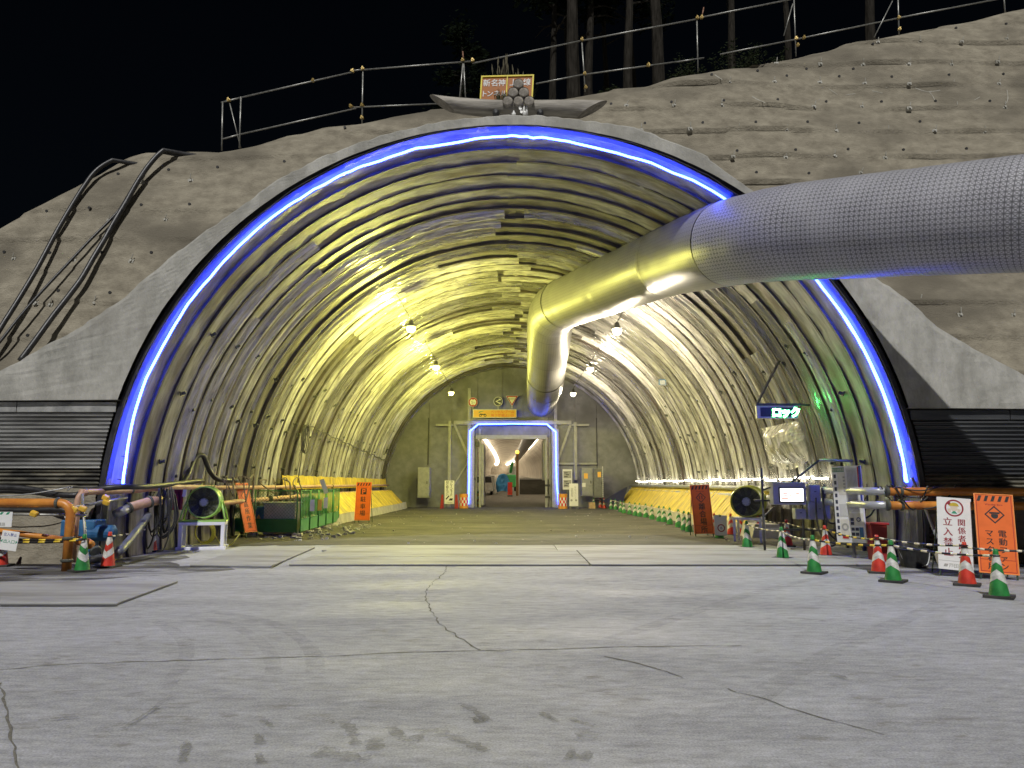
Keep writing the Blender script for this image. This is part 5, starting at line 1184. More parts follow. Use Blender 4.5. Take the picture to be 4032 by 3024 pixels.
# black cables along the wall foot
def cable(pts, r, label, mat='hose', group='black cables along the walls', cat='cable'):
    P = smooth_path(pts, 6); o = P[0].copy(); t = thing('cable', label, cat, o, 0, group); obj('strand', MB().tube([p-o for p in P], r, 8), M[mat], t, smooth=True); return t
cable([at(*c1(-300, 215), 15.6), at(*c1(100, 210), 15.6), at(*c1(400, 235), 15.6), at(*c1(650, 290), 15.5), at(*c1(900, 300), 15.5), at(*c1(1020, 250), 15.7), at(*c1(1400, 205), 15.8), at(*c1(1800, 195), 16.6), Vector((-8.4, 20, 1.75))], 0.062, 'thick black cable sagging above the orange pipe')
cable([at(*c1(-300, 260), 15.8), at(*c1(100, 255), 15.8), at(*c1(420, 270), 15.8), at(*c1(640, 305), 15.7), at(*c1(900, 310), 15.7)], 0.05, 'second black cable below the thick one at the left wall')
cable([at(*c1(-100, 310), 15.3), at(*c1(130, 305), 15.3), at(*c1(400, 280), 15.3), at(*c1(700, 230), 15.4), at(*c1(820, 205), 15.5), at(*c1(800, 245), 15.5), at(*c1(860, 200), 15.5)], 0.012, 'thin pale wire looping above the orange pipe', 'pipe_gr')
cable([at(*c1(-300, 470), 15.2), at(*c1(300, 480), 15.2), at(*c1(700, 470), 15.2), at(*c1(800, 500), 15.2)], 0.05, 'black cable under the bright orange pipe')
random.seed(3)
o_ = at(*c1(1850, 330), 17.3); t = thing('cable_bundle', 'tangle of black cables hanging beside the fan', 'cables', o_)
for k in range(11):
    a = o_+Vector((random.uniform(-.15, .35), random.uniform(-.15, .1), random.uniform(0, .35))); w = random.uniform(0.1, 0.45); h_ = random.uniform(0.6, 1.25)
    P = smooth_path([a, a+Vector((-w*.3, -.03, -h_*.4)), a+Vector((w*.1, -.06, -h_)), a+Vector((w*.8, -.03, -h_*.7)), a+Vector((w*.5, 0, -.05))], 6); P = [Vector((p.x, p.y, max(0.05, p.z))) for p in P]
    obj('strand', MB().tube([p-o_ for p in P], random.uniform(0.012, 0.026), 6), M['hose'], t, smooth=True)
M['redcloth'] = pm('dark_red_cloth', (0.14, 0.012, 0.02), (0.24, 0.02, 0.035), 5, 0.8, bump=0.4)
p = at(700, 1945, 18.9)
mb = MB(); mb.grid(lambda u, v: (lerp(-0.16, 0.16, u)+0.03*nz(v*4, u), -0.06*math.sin(u*9)-0.03*v, lerp(0.25, -0.40, v)+0.02*nz(u*5, 3)), 10, 10)
tag(obj('red_cloth', mb, M['redcloth'], loc=p, smooth=True), 'dark red cloth hung over the pipe behind the fan', 'cloth')
p = at(728, 1935, 18.7); tag(obj('white_tape', MB().box((0, 0, 0), (0.09, 0.03, 0.26)), M['sign_white'], loc=p, rot=(0, 0.1, 0)), 'white reflective strip beside the red cloth', 'strip')
# ================================================================ FAN ON WHITE STAND
M['fan_g'] = paint('fan_green', (0.38, 0.66, 0.16), 0.3, 0.85); M['stand_w'] = paint('stand_white', (0.82, 0.82, 0.82), 0.4, 0.9)
M['grille'] = pm('fan_dark', (0.03, 0.034, 0.02), (0.085, 0.09, 0.055), 8, 0.45); M['fan_in'] = pm('fan_inner', (0.12, 0.125, 0.08), (0.22, 0.225, 0.15), 7, 0.5); M['hub'] = pm('fan_hub', (0.35, 0.38, 0.40), (0.45, 0.48, 0.5), 8, 0.4)
p = gr(770, 2166)
fan_loc = (p.x, p.y+0.42, 0)
stand = thing('fan_stand', 'white steel stand under the green fan', 'stand', fan_loc, math.radians(16))
for x in (-0.50, 0.50):
    for y in (-0.36, 0.36): obj('leg', MB().box((x, y, 0.335), (0.09, 0.09, 0.55)), M['stand_w'], stand, bevel=0.006)
for z, nm_ in ((0.65, 'top_rail'), (0.035, 'bottom_rail')):
    for y in (-0.36, 0.36): obj(nm_, MB().box((0, y, z), (1.10 if z > .3 else 1.18, 0.10, 0.075)), M['stand_w'], stand, bevel=0.006)
    for x in (-0.50, 0.50): obj(nm_, MB().box((x, 0, z), (0.10, 0.62 if z > .3 else 0.62, 0.075)), M['stand_w'], stand, bevel=0.006)
def fan(loc, rz, R_, Ln, zc, name, label, ringmat, cradle=True):
    t = thing(name, label, 'fan', loc, rz); Mx = Matrix.Translation((0, 0, zc)) @ Matrix.Rotation(PI/2, 4, 'X')
    b = MB(); prof = [(R_*1.02, Ln/2), (R_*1.06, Ln/2-0.03), (R_, Ln/2-0.05), (R_, 0.0), (R_*1.0, -Ln/2+0.12), (R_*1.10, -Ln/2+0.10), (R_*1.10, -Ln/2)]
    b.lathe(prof, 36, Mx, cap0=False, cap1=False); b.lathe([(R_*0.97, Ln/2), (R_*0.97, -Ln/2+0.02)], 36, Mx, cap0=False, cap1=False); b.lathe([(R_*1.02, Ln/2), (R_*0.97, Ln/2)], 36, Mx, cap0=False, cap1=False)
    obj('housing', b, ringmat, t, smooth=True)
    obj('back_plate', MB().lathe([(R_*0.96, Ln*0.34), (R_*0.96, Ln*0.30)], 30, Mx), M['fan_in'], t)
    obj('hub', MB().lathe([(R_*0.29, -Ln*0.2), (R_*0.29, Ln*0.42), (R_*0.24, Ln*0.46)], 24, Mx), M['hub'], t, smooth=False)
    for k in range(10):
        a = 2*PI*k/10; bl_ = MB(); c_, s_ = math.cos(a), math.sin(a); v = []
        for rr, tw in ((0.29, 0.5), (0.6, 0.38), (0.93, 0.28)):
            for q in (-1, 1): lx = q*R_*0.13; v.append((rr*R_*c_-lx*s_, rr*R_*s_+lx*c_, Ln*0.40+q*tw*0.05))
        bl_.add(v, [(0, 1, 3, 2), (2, 3, 5, 4)], Mx); obj('blade', bl_, M['grille'], t)
    for k, rr in enumerate((0.45, 0.62, 0.80)):
        obj('guard_ring', MB().tube([Mx @ Vector((rr*R_*math.cos(x), rr*R_*math.sin(x), Ln*0.47)) for x in [2*PI*i/28 for i in range(28)]], 0.006, 5, closed=True), M['grille'], t, smooth=True)
    for k in range(8): a = 2*PI*k/8+0.2; obj('guard_spoke', MB().tube([Mx @ Vector((0.2*R_*math.cos(a), 0.2*R_*math.sin(a), Ln*0.47)), Mx @ Vector((0.97*R_*math.cos(a), 0.97*R_*math.sin(a), Ln*0.47))], 0.006, 5), M['grille'], t)
    if cradle:
        for s_ in (-1, 1):
            x = s_*R_*1.05
            obj('cradle_pipe', MB().tube([(x*1.35, -0.36, 0.71), (x*1.18, -0.30, zc*0.85), (x*1.02, -0.20, zc+0.02), (x*1.02, 0.15, zc+0.02), (x*1.18, 0.28, zc*0.85), (x*1.35, 0.36, 0.71)], 0.022, 8), ringmat, t, smooth=True)
            obj('cradle_foot', MB().tube([(x*1.35, -0.36, 0.71), (x*1.35, 0.36, 0.71)], 0.022, 8), ringmat, t, smooth=True)
        for y in (-0.36, 0.36): obj('cradle_rail', MB().tube([(-R_*1.42, y, 0.71), (R_*1.42, y, 0.71)], 0.022, 8), ringmat, t, smooth=True)
        for k in (-1, 1): obj('lifting_eye', MB().tube([(k*0.16+0.035*math.cos(x), 0.1, zc+R_*1.0+0.03+0.035*math.sin(x)) for x in [2*PI*i/12 for i in range(12)]], 0.010, 6, closed=True), ringmat, t)
    return t
fan(fan_loc, math.radians(16), 0.385, 0.70, 1.19, 'ventilation_fan', 'bright green round fan on the white stand', M['fan_g'])
M['yhose'] = paint('yellow_hose', (0.45, 0.42, 0.08), 0.5)
o_ = Vector(fan_loc)+Vector((-0.2, 0.5, 0)); t = thing('hose_coil', 'coil of yellow-green hose under the white stand', 'hose', o_)
for k in range(4): obj('loop', MB().tube([Vector((0.22*math.cos(x)*(1+.08*k), 0.03*k-0.05*math.sin(x), 0.38+0.26*math.sin(x)*(1+.05*k))) for x in [2*PI*i/24 for i in range(24)]], 0.016, 6, closed=True), M['yhose'], t, smooth=True)
obj('tail', MB().tube(smooth_path([(0.2, -0.1, 0.6), (0.35, -0.15, 0.35), (0.55, -0.2, 0.1), (0.8, -0.2, 0.06), (1.0, -0.1, 0.35)], 6), 0.014, 6), M['yhose'], t, smooth=True)
# thick black hose arching on the lining behind the fan
cable([at(700, 1920, 19.2), at(735, 1880, 19.6), at(757, 1825, 20.0), at(775, 1797, 20.2), at(800, 1795, 20.4), at(815, 1830, 20.6), at(830, 1862, 20.8), at(862, 1888, 21.2), at(930, 1893, 22.5)], 0.07, 'thick black hose arching up the lining behind the fan', 'hose', None, 'hose')
# ================================================================ LEANING ORANGE SIGN (seen nearly edge on)
def stripes_top(mb, w, z, h_, y, n=5):
    s_ = w/n
    for k in range(n): x = -w/2+k*s_; flat(mb, [(x+s_*0.05, z), (x+s_*0.5, z), (x+s_*0.82, z+h_), (x+s_*0.37, z+h_)], y)
def works_sign(loc, rz, w, hb, z0, tilt, label, chars, icon, lean_y=0.0, roll=0.0, name='works_sign'):
    t = thing(name, label, 'sign', loc, rz); t.rotation_euler = (0, roll, rz)
    Mt = Matrix.Translation((0, 0, z0)) @ Matrix.Rotation(-tilt, 4, 'X')
    def T(mb): mb.v = [tuple(Mt @ Vector(v)) for v in mb.v]; return mb
    bd = obj('board', T(MB().box((0, 0, hb/2), (w, 0.018, hb))), M['sign_or'], t, bevel=0.004)
    fr = MB()
    for a in (0, 1): fr.box(((a*2-1)*(w/2-0.008), -0.012, hb/2), (0.016, 0.012, hb)); fr.box((0, -0.012, 0.008+a*(hb-0.016)), (w-0.032, 0.012, 0.016))
    obj('bright_edge', T(fr), M['sign_edge'], bd)
    li = MB(); e = 0.035
    for a in (0, 1): li.box(((a*2-1)*(w/2-e), -0.0105, hb/2), (0.008, 0.003, hb-2*e)); 
    li.box((0, -0.0105, e), (w-2*e, 0.003, 0.008)); li.box((0, -0.0105, 0.19*hb/1.4+0.05), (w-2*e, 0.003, 0.006)); obj('border_line', T(li), M['ink_dred'], bd)
    s_ = MB(); stripes_top(s_, w-2*e, hb-0.115*hb/1.4-e*0.6, 0.10*hb/1.4, -0.011, 5); obj('hazard_stripes', T(s_), M['ink'], bd)
    le = MB(); icon(le, w, hb); obj('symbol', T(le), M['ink'], bd)
    for cx_, zs, text, size, step in chars: le = MB(); col(le, text, cx_*w, zs*hb, size, step, 0.020, -0.0115); obj('lettering', T(le), M['ink'], bd)
    sm = MB(); line(sm, 'Warning Slow', 0, hb*0.865, 0.045, 0.004, -0.0112); obj('small_print', T(sm), M['ink_dred'], bd)
    for s2 in (-1, 1):
        obj('leg', T(MB().box((s2*(w/2-0.03), 0.012, hb*0.45-z0*0.5), (0.025, 0.02, hb*0.9+z0+0.0))), M['leg_g'], t)
        obj('back_leg', MB().bar((s2*(w/2-0.03), 0.55, 0.0), Mt @ Vector((s2*(w/2-0.03), 0.03, hb*0.8)), 0.022), M['leg_g'], t)
    return t
M['sign_edge'] = paint('sign_bright_edge', (0.95, 0.32, 0.08), 0.4, 0.95); M['leg_g'] = pm('dark_green_leg', (0.015, 0.035, 0.022), (0.03, 0.06, 0.04), 8, 0.5)
def ic_diamond(fn):
    def f(le, w, hb):
        a = w*0.26; zc = hb*0.735; d = [(0, zc-a), (a, zc), (0, zc+a), (-a, zc)]; b = [(x*0.82, zc+(z-zc)*0.82) for x, z in d]
        le.add([(x, -0.0113, z) for x, z in d+b], [(i, (i+1) % 4, (i+1) % 4+4, i+4) for i in range(4)]); fn(le, w, zc)
    return f
def ic_p(le, w, hb):
    zc = hb*0.755; a = w*0.19
    m2 = MB(); sq = [(-a, zc-a), (a, zc-a), (a, zc+a), (-a, zc+a)]
    # square with a P left open: four bars round the letter
    for poly in ([(-a, zc-a), (-a*0.55, zc-a), (-a*0.55, zc+a), (-a, zc+a)], [(a*0.62, zc-a), (a, zc-a), (a, zc+a), (a*0.62, zc+a)], [(-a*0.55, zc+a*0.78), (a*0.62, zc+a*0.78), (a*0.62, zc+a), (-a*0.55, zc+a)], [(-a*0.55, zc-a), (a*0.62, zc-a), (a*0.62, zc-a*0.85), (-a*0.55, zc-a*0.85)],
                 [(-a*0.12, zc-a*0.85), (a*0.62, zc-a*0.85), (a*0.62, zc-a*0.22), (-a*0.12, zc-a*0.22)], [(-a*0.12, zc+a*0.08), (a*0.25, zc+a*0.08), (a*0.25, zc+a*0.45), (-a*0.12, zc+a*0.45)]): flat(le, poly, -0.0113)
p = gr(985, 2122)
works_sign((p.x, p.y+0.05, 0), math.radians(70), 0.55, 1.55, 0.20, math.radians(17), 'orange works sign turned almost edge-on beside the fan', [(0, 0.56, '高所作業', 0.20, 0.22)], ic_diamond(lambda le, w, z: None))
p = gr(1425, 2062)
works_sign((p.x, p.y, 0), math.radians(-4), 0.66, 1.60, 0.14, math.radians(7), 'orange parking sign with black P on the tunnel floor', [(0, 0.55, '駐車場', 0.24, 0.29)], ic_p)
# ================================================================ GREEN MESH FENCE
M['fg'] = paint('fence_green', (0.035, 0.20, 0.05), 0.45, 0.75); M['fg_l'] = pm('fence_kick_plate', (0.06, 0.24, 0.08), (0.11, 0.34, 0.14), 3, 0.5)
M['block'] = pm('concrete_foot', (0.30, 0.29, 0.27), (0.45, 0.44, 0.41), 8, 0.9, bump=0.3)
def net_mat():
    m, nt, p = newmat('green_netting'); p.inputs['Base Color'].default_value = rgb((0.03, 0.17, 0.04)); p.inputs['Roughness'].default_value = 0.6
    tc = N(nt, 'ShaderNodeTexCoord'); no = N(nt, 'ShaderNodeTexNoise', i_Scale=3.0); L(nt, tc.outputs['Object'], no.inputs['Vector'])
    r = N(nt, 'ShaderNodeMapRange'); r.inputs[3].default_value = 0.45; r.inputs[4].default_value = 0.95; L(nt, no.outputs[0], r.inputs[0]); L(nt, r.outputs[0], p.inputs['Alpha']); return m
M['net'] = net_mat()
def fence_panel(a, b, label, netted=False, kick='fg'):
    a = Vector(a); b = Vector(b); d = b-a; w = d.length; rz = math.atan2(d.y, d.x); t = thing('fence_panel', label, 'fence panel', (a.x, a.y, 0), rz, 'green mesh fence panels by the left wall')
    for x in (0.02, w-0.02): obj('post', MB().tube([(x, 0, 0.02), (x, 0, 1.46)], 0.022, 8), M['fg'], t, smooth=True)
    for z in (0.16, 0.55, 1.44): obj('rail', MB().tube([(0.02, 0, z), (w-0.02, 0, z)], 0.016, 8), M['fg'], t, smooth=True)
    obj('kick_plate', MB().box((w/2, 0, 0.355), (w-0.08, 0.012, 0.37)), M[kick], t)
    if netted:
        m_ = MB(); m_.grid(lambda u, v: (lerp(0.04, w-0.04, u), 0.02*math.sin(u*14+v*2)+0.01*nz(u*6, v*6), lerp(0.57, 1.42, v)), 16, 4); obj('netting', m_, M['net'], t, smooth=True)
    else:
        m_ = MB(); k = 0.11; H_ = 0.85; n_ = int((w+H_)/k)
        for i in range(n_):
            for sg in (0, 1):
                x0, x1 = i*k-H_, i*k; z0, z1 = 0.57, 1.42
                pts_ = []
                for u in (0, 1):
                    x = lerp(x0, x1, u); pts_.append((x, lerp(z0, z1, u)))
                (xa, za), (xb, zb) = pts_
                if xa < 0.04: f_ = (0.04-xa)/(xb-xa); xa, za = 0.04, lerp(za, zb, f_)
                if xb > w-0.04: f_ = (w-0.04-xa)/max(1e-6, xb-xa); xb, zb = w-0.04, lerp(za, zb, f_)
                if xb-xa < 0.03: continue
                if sg: za, zb = 1.99-za, 1.99-zb
                m_.bar((xa, 0.004*sg, za), (xb, 0.004*sg, zb), 0.006)
        o2 = obj('wire_mesh', m_, M['fg'], t); stuff(o2)
    for x in (0.02, w-0.02): obj('concrete_foot', MB().box((x, 0, 0.06), (0.26, 0.16, 0.12)), M['block'], t, bevel=0.03)
    return t
fa, fb, fc = gr(700, 2105), gr(996, 2113), gr(1168, 2115)
fence_panel(fa, fb-Vector((0.03, 0, 0)), 'green mesh fence panel partly hidden behind the leaning orange sign'); fence_panel(fb, fc, 'green mesh fence panel facing the camera')
fe = gr(1326, 2066); nn = 5
for k in range(nn):
    a = fc.lerp(fe, k/nn)+Vector((0.08, 0.05, 0)); b = fc.lerp(fe, (k+1)/nn)+Vector((0.06, 0.02, 0))
    fence_panel(a, b, 'netted green fence panel, %s of the row running into the tunnel' % ORD[k], True, 'fg_l')
for k, (px, py, m_) in enumerate([(1217, 1990, 'sign_white'), (1247, 1988, 'sign_yel'), (1271, 1980, 'sign_white')]):
    p = at(px, py, 23.4+0.9*k); tag(obj('notice_sheet', MB().box((0, 0, 0), (0.14, 0.01, 0.36)), M[m_], loc=(p.x+0.10, p.y, p.z), rot=(0.05, 0, 0.6)), ['white notice sheet on the netted fence nearest the corner', 'yellowish notice sheet in the middle of the netted fence', 'white notice sheet farthest along the netted fence'][k], 'notice')
p = at(1276, 1915, 27.0); tag(obj('plastic_board', MB().box((0, 0, 0), (0.16, 0.02, 0.55)), M['sign_white'], loc=p, rot=(0.2, -0.35, 0.2)), 'pale leaning board sticking up behind the netted fence', 'board')
# machine box behind the fence
M['mbox'] = pm('machine_beige', (0.42, 0.42, 0.34), (0.55, 0.55, 0.46), 4, 0.5)
a, b = at(1040, 1985, 23.6), at(1160, 2055, 23.6)
t = thing('generator', 'beige generator box standing behind the mesh fence', 'generator', ((a.x+b.x)/2, 24.0, 0)); w = (b.x-a.x)
obj('casing', MB().box((0, 0, 0.55), (w, 0.8, 0.95)), M['mbox'], t, bevel=0.02); obj('lid', MB().box((0, 0, 1.05), (w*1.03, 0.84, 0.05)), M['mbox'], t, bevel=0.01); obj('control_panel', MB().box((-w/2-0.14, 0, 0.55), (0.26, 0.7, 0.8)), M['blue_m'], t, bevel=0.02)
obj('warning_label', MB().add([(-w/2-0.24, -0.356, 0.55), (-w/2-0.10, -0.356, 0.55), (-w/2-0.17, -0.356, 0.70)], [(0, 1, 2)]), M['sign_yel'], t)
# ropes tangled over the wall pipe
random.seed(21); o_ = Vector((-8.1, 24.0, 1.62)); t = thing('rope_tangle', 'tangle of pale ropes and hoses lying over the left wall pipes', 'rope', o_)
M['rope'] = pm('dirty_rope', (0.16, 0.13, 0.10), (0.30, 0.26, 0.20), 12, 0.9)
for k in range(12):
    y = random.uniform(-4.0, 4.5); P = [Vector((random.uniform(-.1, .12), y+random.uniform(-.25, .25)*j, 0.02+random.uniform(-0.02, .26))) for j in range(3)]+[Vector((0.16, y+random.uniform(-.3, .5), -0.15-random.random()*0.35))]
    obj('strand', MB().tube(smooth_path(P, 6), random.uniform(0.014, 0.03), 6), M['rope'], t, smooth=True)
# coiled cables hanging on the left lining
def wall_pt(side, Y, z, off=0.12):
    R_ = 8.72-off; return Vector((side*math.sqrt(R_*R_-(z-ZC)**2), Y, z))
cb = wall_pt(-1, 28.5, 3.9)
t = thing('cable_coil', 'looped black cable hung on the left lining', 'cable', cb)
for k in range(3): obj('loop', MB().tube([Vector((0.05*k+0.02*math.sin(x), 0.28*math.cos(x)*(1+.1*k)+0.02*k, -0.5+0.52*math.sin(x)*(1+.06*k))) for x in [2*PI*i/26 for i in range(26)]], 0.020, 6, closed=True), M['hose'], t, smooth=True)
obj('tail', MB().tube(smooth_path([(0.05, -0.2, -0.6), (0.02, -0.3, -1.3), (-0.08, -0.3, -2.2)], 5), 0.018, 6), M['hose'], t, smooth=True)
pts = []
for i in range(30):
    y = 28.5+i*0.74; pts.append(wall_pt(-1, y, 3.95-0.03*i+0.10*abs(math.sin(i*1.1))-0.08*(i % 3 == 1), 0.08))
o_ = pts[0].copy(); t = thing('wall_cable', 'black cable clipped in scallops along the left lining', 'cable', o_); obj('strand', MB().tube([q-o_ for q in smooth_path(pts, 4)], 0.025, 6), M['hose'], t, smooth=True)
# yellow splash sheets and kerbs on both walls
M['ysheet'] = pm('yellow_sheet', (0.42, 0.30, 0.02), (0.78, 0.60, 0.06), 2.2, 0.55, bump=0.25, stretch=(1, 3, 0.6), c3=(0.36, 0.27, 0.06), s3=1.5)
M['kerb'] = pm('tunnel_kerb', (0.36, 0.345, 0.28), (0.52, 0.50, 0.42), 2, 0.85, bump=0.4, bscale=10)
def ysheet(side, ya, yb, x0, z0, x1, z1, label, group):
    n_ = int((yb-ya)/1.0); root = thing('splash_guard', label, 'splash guard', (side*x0, ya, 0))
    for k in range(n_):
        y0, y1 = lerp(ya, yb, k/n_), lerp(ya, yb, (k+1)/n_)-0.03; sd = k*1.7+side
        m_ = MB(); m_.grid(lambda u, v: (side*(lerp(x0, x1, v)-x0)+side*(-0.035*abs(math.sin(u*PI*5.0+0.4*nz(u*3, sd)))+0.02*nz(u*4, v*2, sd)), lerp(y0, y1, u)-ya+0.06*v*nz(sd, 4), lerp(z0, z1, v)+0.05*nz(u*2, sd, 2)*v), 40, 4)
        obj('corrugated_sheet', m_, M['ysheet'], root, smooth=True)
    return root
ysheet(-1, 29.5, 48.5, 7.15, 0.42, 7.95, 1.25, 'lower yellow corrugated splash guard sloping along the left wall', None)
ysheet(-1, 27.5, 50.0, 8.50, 1.45, 8.58, 1.98, 'upper yellow corrugated strip along the left wall', None)
ysheet(1, 23.5, 50.5, 7.35, 0.42, 8.30, 1.50, 'yellow corrugated splash guard sloping along the right wall', None)
def kerb(side, ya, yb, x0, label):
    t = thing('kerb', label, 'kerb', (side*x0, ya, 0)); n_ = int((yb-ya)/2.5)
    for k in range(n_): a, b = lerp(ya, yb, k/n_)-ya, lerp(ya, yb, (k+1)/n_)-ya-0.015; obj('kerb_block', MB().prism([(side*-0.12, -0.02), (side*0.75, -0.02), (side*0.75, 0.45), (0.0, 0.45)][::(1 if side > 0 else -1)], a, b), M['kerb'], t, bevel=0.02)
kerb(-1, 28.0, 50.0, 7.15, 'pale concrete kerb at the foot of the left wall'); kerb(1, 22.5, 50.5, 7.35, 'pale concrete kerb behind the row of cones at the right wall')
# rubble
random.seed(9); rb = MB()
for k in range(330):
    side = random.random(); x, y = (random.uniform(-7.6, -5.2), random.uniform(21.5, 30)) if side < 0.55 else (random.uniform(-8, 8), random.uniform(20.5, 46))
    s_ = random.uniform(0.02, 0.075)*(1 if side < .55 else 0.6); v = [(x+s_*random.uniform(.6, 1)*a, y+s_*random.uniform(.6, 1)*b, 0.02+s_*0.6*(c+1)*random.uniform(.5, 1)) for a in (-1, 1) for b in (-1, 1) for c in (-1, 1)]
    rb.add(v, [(0, 1, 3, 2), (4, 6, 7, 5), (0, 4, 5, 1), (2, 3, 7, 6), (0, 2, 6, 4), (1, 5, 7, 3)])
stuff(tag(obj('rubble', rb, M['block']), 'scattered small stones on the tunnel dirt floor', 'stones'))
# hanging tags at the far left
p = at(38, 2125, 13.3); t = thing('hanging_tag', 'white plastic tag hooked on the lower striped bar', 'sign', p); 
obj('plate', MB().box((0, 0, -0.02), (0.31, 0.012, 0.34)), M['sign_white'], t, bevel=0.01, rot=(0, 0.12, 0)); mb = MB(); line(mb, '立入禁止', 0, 0.09, 0.060, 0.006, -0.008)
obj('lettering', mb, M['ink_blue'], t, rot=(0, 0.12, 0)); mb = MB(); line(mb, '出入口', 0, -0.03, 0.075, 0.004, -0.008); flat(mb, [(-0.15, -0.03), (-0.12, 0.0), (-0.12, -0.06)], -0.008); flat(mb, [(0.15, -0.03), (0.12, 0.0), (0.12, -0.06)], -0.008); obj('arrow_print', mb, M['ink_green'], t, rot=(0, 0.12, 0))
p = at(15, 2045, 14.0); t = thing('hanging_sheet', 'white sheet with green diagonal stripes at the left edge', 'sign', p); obj('sheet', MB().box((-0.1, 0, 0), (0.52, 0.012, 0.28)), M['sign_white'], t)
mb = MB(); [flat(mb, [(x, 0.09), (x+0.05, 0.09), (x+0.085, 0.135), (x+0.035, 0.135)], -0.008) for x in (-0.33, -0.21, -0.09, 0.03)]; obj('green_stripes', mb, M['ink_green'], t); mb = MB(); line(mb, '安全通路', -0.1, -0.09, 0.07, 0.003, -0.008); obj('lettering', mb, M['ink_grey'], t)
# ================================================================ RIGHT SIDE: CONES
def k4(x, y): return (2300+x/2.765, 1750+y/2.765)
G_ = 'row of green cones along the right kerb'
row = [(105, 697, 'green'), (178, 696, 'red'), (222, 701, 'red'), (295, 711, 'green'), (345, 716, 'green'), (400, 742, 'green'), (437, 757, 'green'), (500, 768, 'green'), (560, 783, 'green'), (610, 793, 'green'), (677, 803, 'green'), (745, 825, 'green'), (825, 846, 'green'), (877, 855, 'green'), (942, 880, 'green'), (1037, 912, 'green'), (1100, 945, 'green'), (1152, 962, 'green')]
tops = []; ng = nr = 0
for k, (x, y, kd) in enumerate(row):
    if kd == 'red': lb = 'red cone in the far row by the bulkhead cabinets, %s of the pair' % ('left' if nr == 0 else 'right'); nr += 1
    else: lb = 'green cone in the row along the right kerb, %s counted from the bulkhead' % ORD[ng]; ng += 1
    tops.append(cone(*k4(x, y), kd, PI/2+random.uniform(-.15, .15), lb, G_))
for k in range(3, len(tops)-1):
    cone_bar(tops[k]+Vector((0, 0, Zb)), tops[k+1]+Vector((0, 0, Zb)), 'pale bar joining green cones %s and %s of the kerb row' % (ORD[k-2], ORD[k-1]), 'bar_w', 'pale bars on the kerb row of cones', 0.016, False)
cone_bar(tops[0]+Vector((0, 0, Zb)), tops[1]+Vector((0, 0, Zb)), 'pale bar between the farthest green cone and the red pair', 'bar_w', 'pale bars on the kerb row of cones', 0.016, False)
G_ = 'cones on the right of the carriageway'
cF = cone(2949, 2160, 'green', 0.9, 'green cone just right of the speed limit plate', G_)
cI = cone(2884, 2109, 'red', PI/2, 'red cone right behind the speed limit plate, first of three', G_); cH = cone(2926, 2113, 'red', 0.6, 'red cone second of the three behind the speed plate', G_); cG = cone(2991, 2121, 'red', PI/2, 'dull red cone third of the three behind the speed plate', G_); cJ = cone(2818, 2107, 'red', 1.2, 'red cone hidden behind the speed limit plate', G_)
cK = cone(2838, 2124, 'green', PI/2, 'green cone carrying the speed limit plate', G_)
cD = cone(3090, 2203, 'green', 0.9, 'green cone below the glowing monitor', G_); cE = cone(3108, 2153, 'red', 1.3, 'red cone close behind the green one below the monitor', G_)
cB = cone(3217, 2261, 'green', 0.85, 'green cone standing forward, left of the tall notice board', G_); cC = cone(3262, 2192, 'red', PI/2, 'red cone directly left of the tall notice board', G_)
cA = cone(3532, 2295, 'green', 0.85, 'green cone in front of the red bin', G_); cR = cone(3474, 2259, 'red', 1.2, 'red cone in front of the red bin, left of the green one', G_)
c2_ = cone(3827, 2309, 'red', 0.95, 'faded red cone in front of the white no-entry sign', G_); c1_ = cone(3957, 2358, 'green', 0.9, 'green cone nearest the right edge before the orange sign', G_)
cX = cone(4180, 2330, 'red', 0.3, 'red cone just beyond the right edge', G_)
p = gr(2281, 1997); 
cone(2283, 1995, 'green', 0.4, 'green cone half hidden behind the white sign right of the doorway', 'cones at the bulkhead')
u = Vector((0, 0, Zb))
cone_bar(cF+u, cD+u, 'striped bar from the speed plate cone to the cone below the monitor', 'bar_w'); cone_bar(cD+u, cB+u, 'striped bar between the cone below the monitor and the forward green cone', 'bar_w'); cone_bar(cB+u, cA+u, 'striped bar from the forward green cone to the one by the bin', 'bar_y')
cone_bar(cA+u, c1_+u+Vector((0, 0, -0.01)), 'striped bar crossing the white and orange signs, lower one', 'bar_w'); cone_bar(cG+u, cE+u, 'striped bar behind, from the third red cone to the monitor', 'bar_w'); cone_bar(cE+u, cC+u, 'pale striped bar behind, between the two red cones left of the board', 'bar_w')
cone_bar(cC+u, cR+u, 'yellow striped bar crossing the foot of the tall notice board', 'bar_y'); cone_bar(cR+u+Vector((0, 0, 0.04)), c2_+u+Vector((0, 0, 0.03)), 'striped bar crossing the white and orange signs, upper one', 'bar_w'); cone_bar(c2_+u, cX+u, 'striped bar running out at the right edge', 'bar_w'); cone_bar(cI+u, cH+u, 'pale bar between the red cones behind the speed plate', 'bar_w', 'pale bars on the kerb row of cones', 0.016, False); cone_bar(cH+u, cG+u, 'second pale bar among the red cones behind the speed plate', 'bar_w', 'pale bars on the kerb row of cones', 0.016, False)
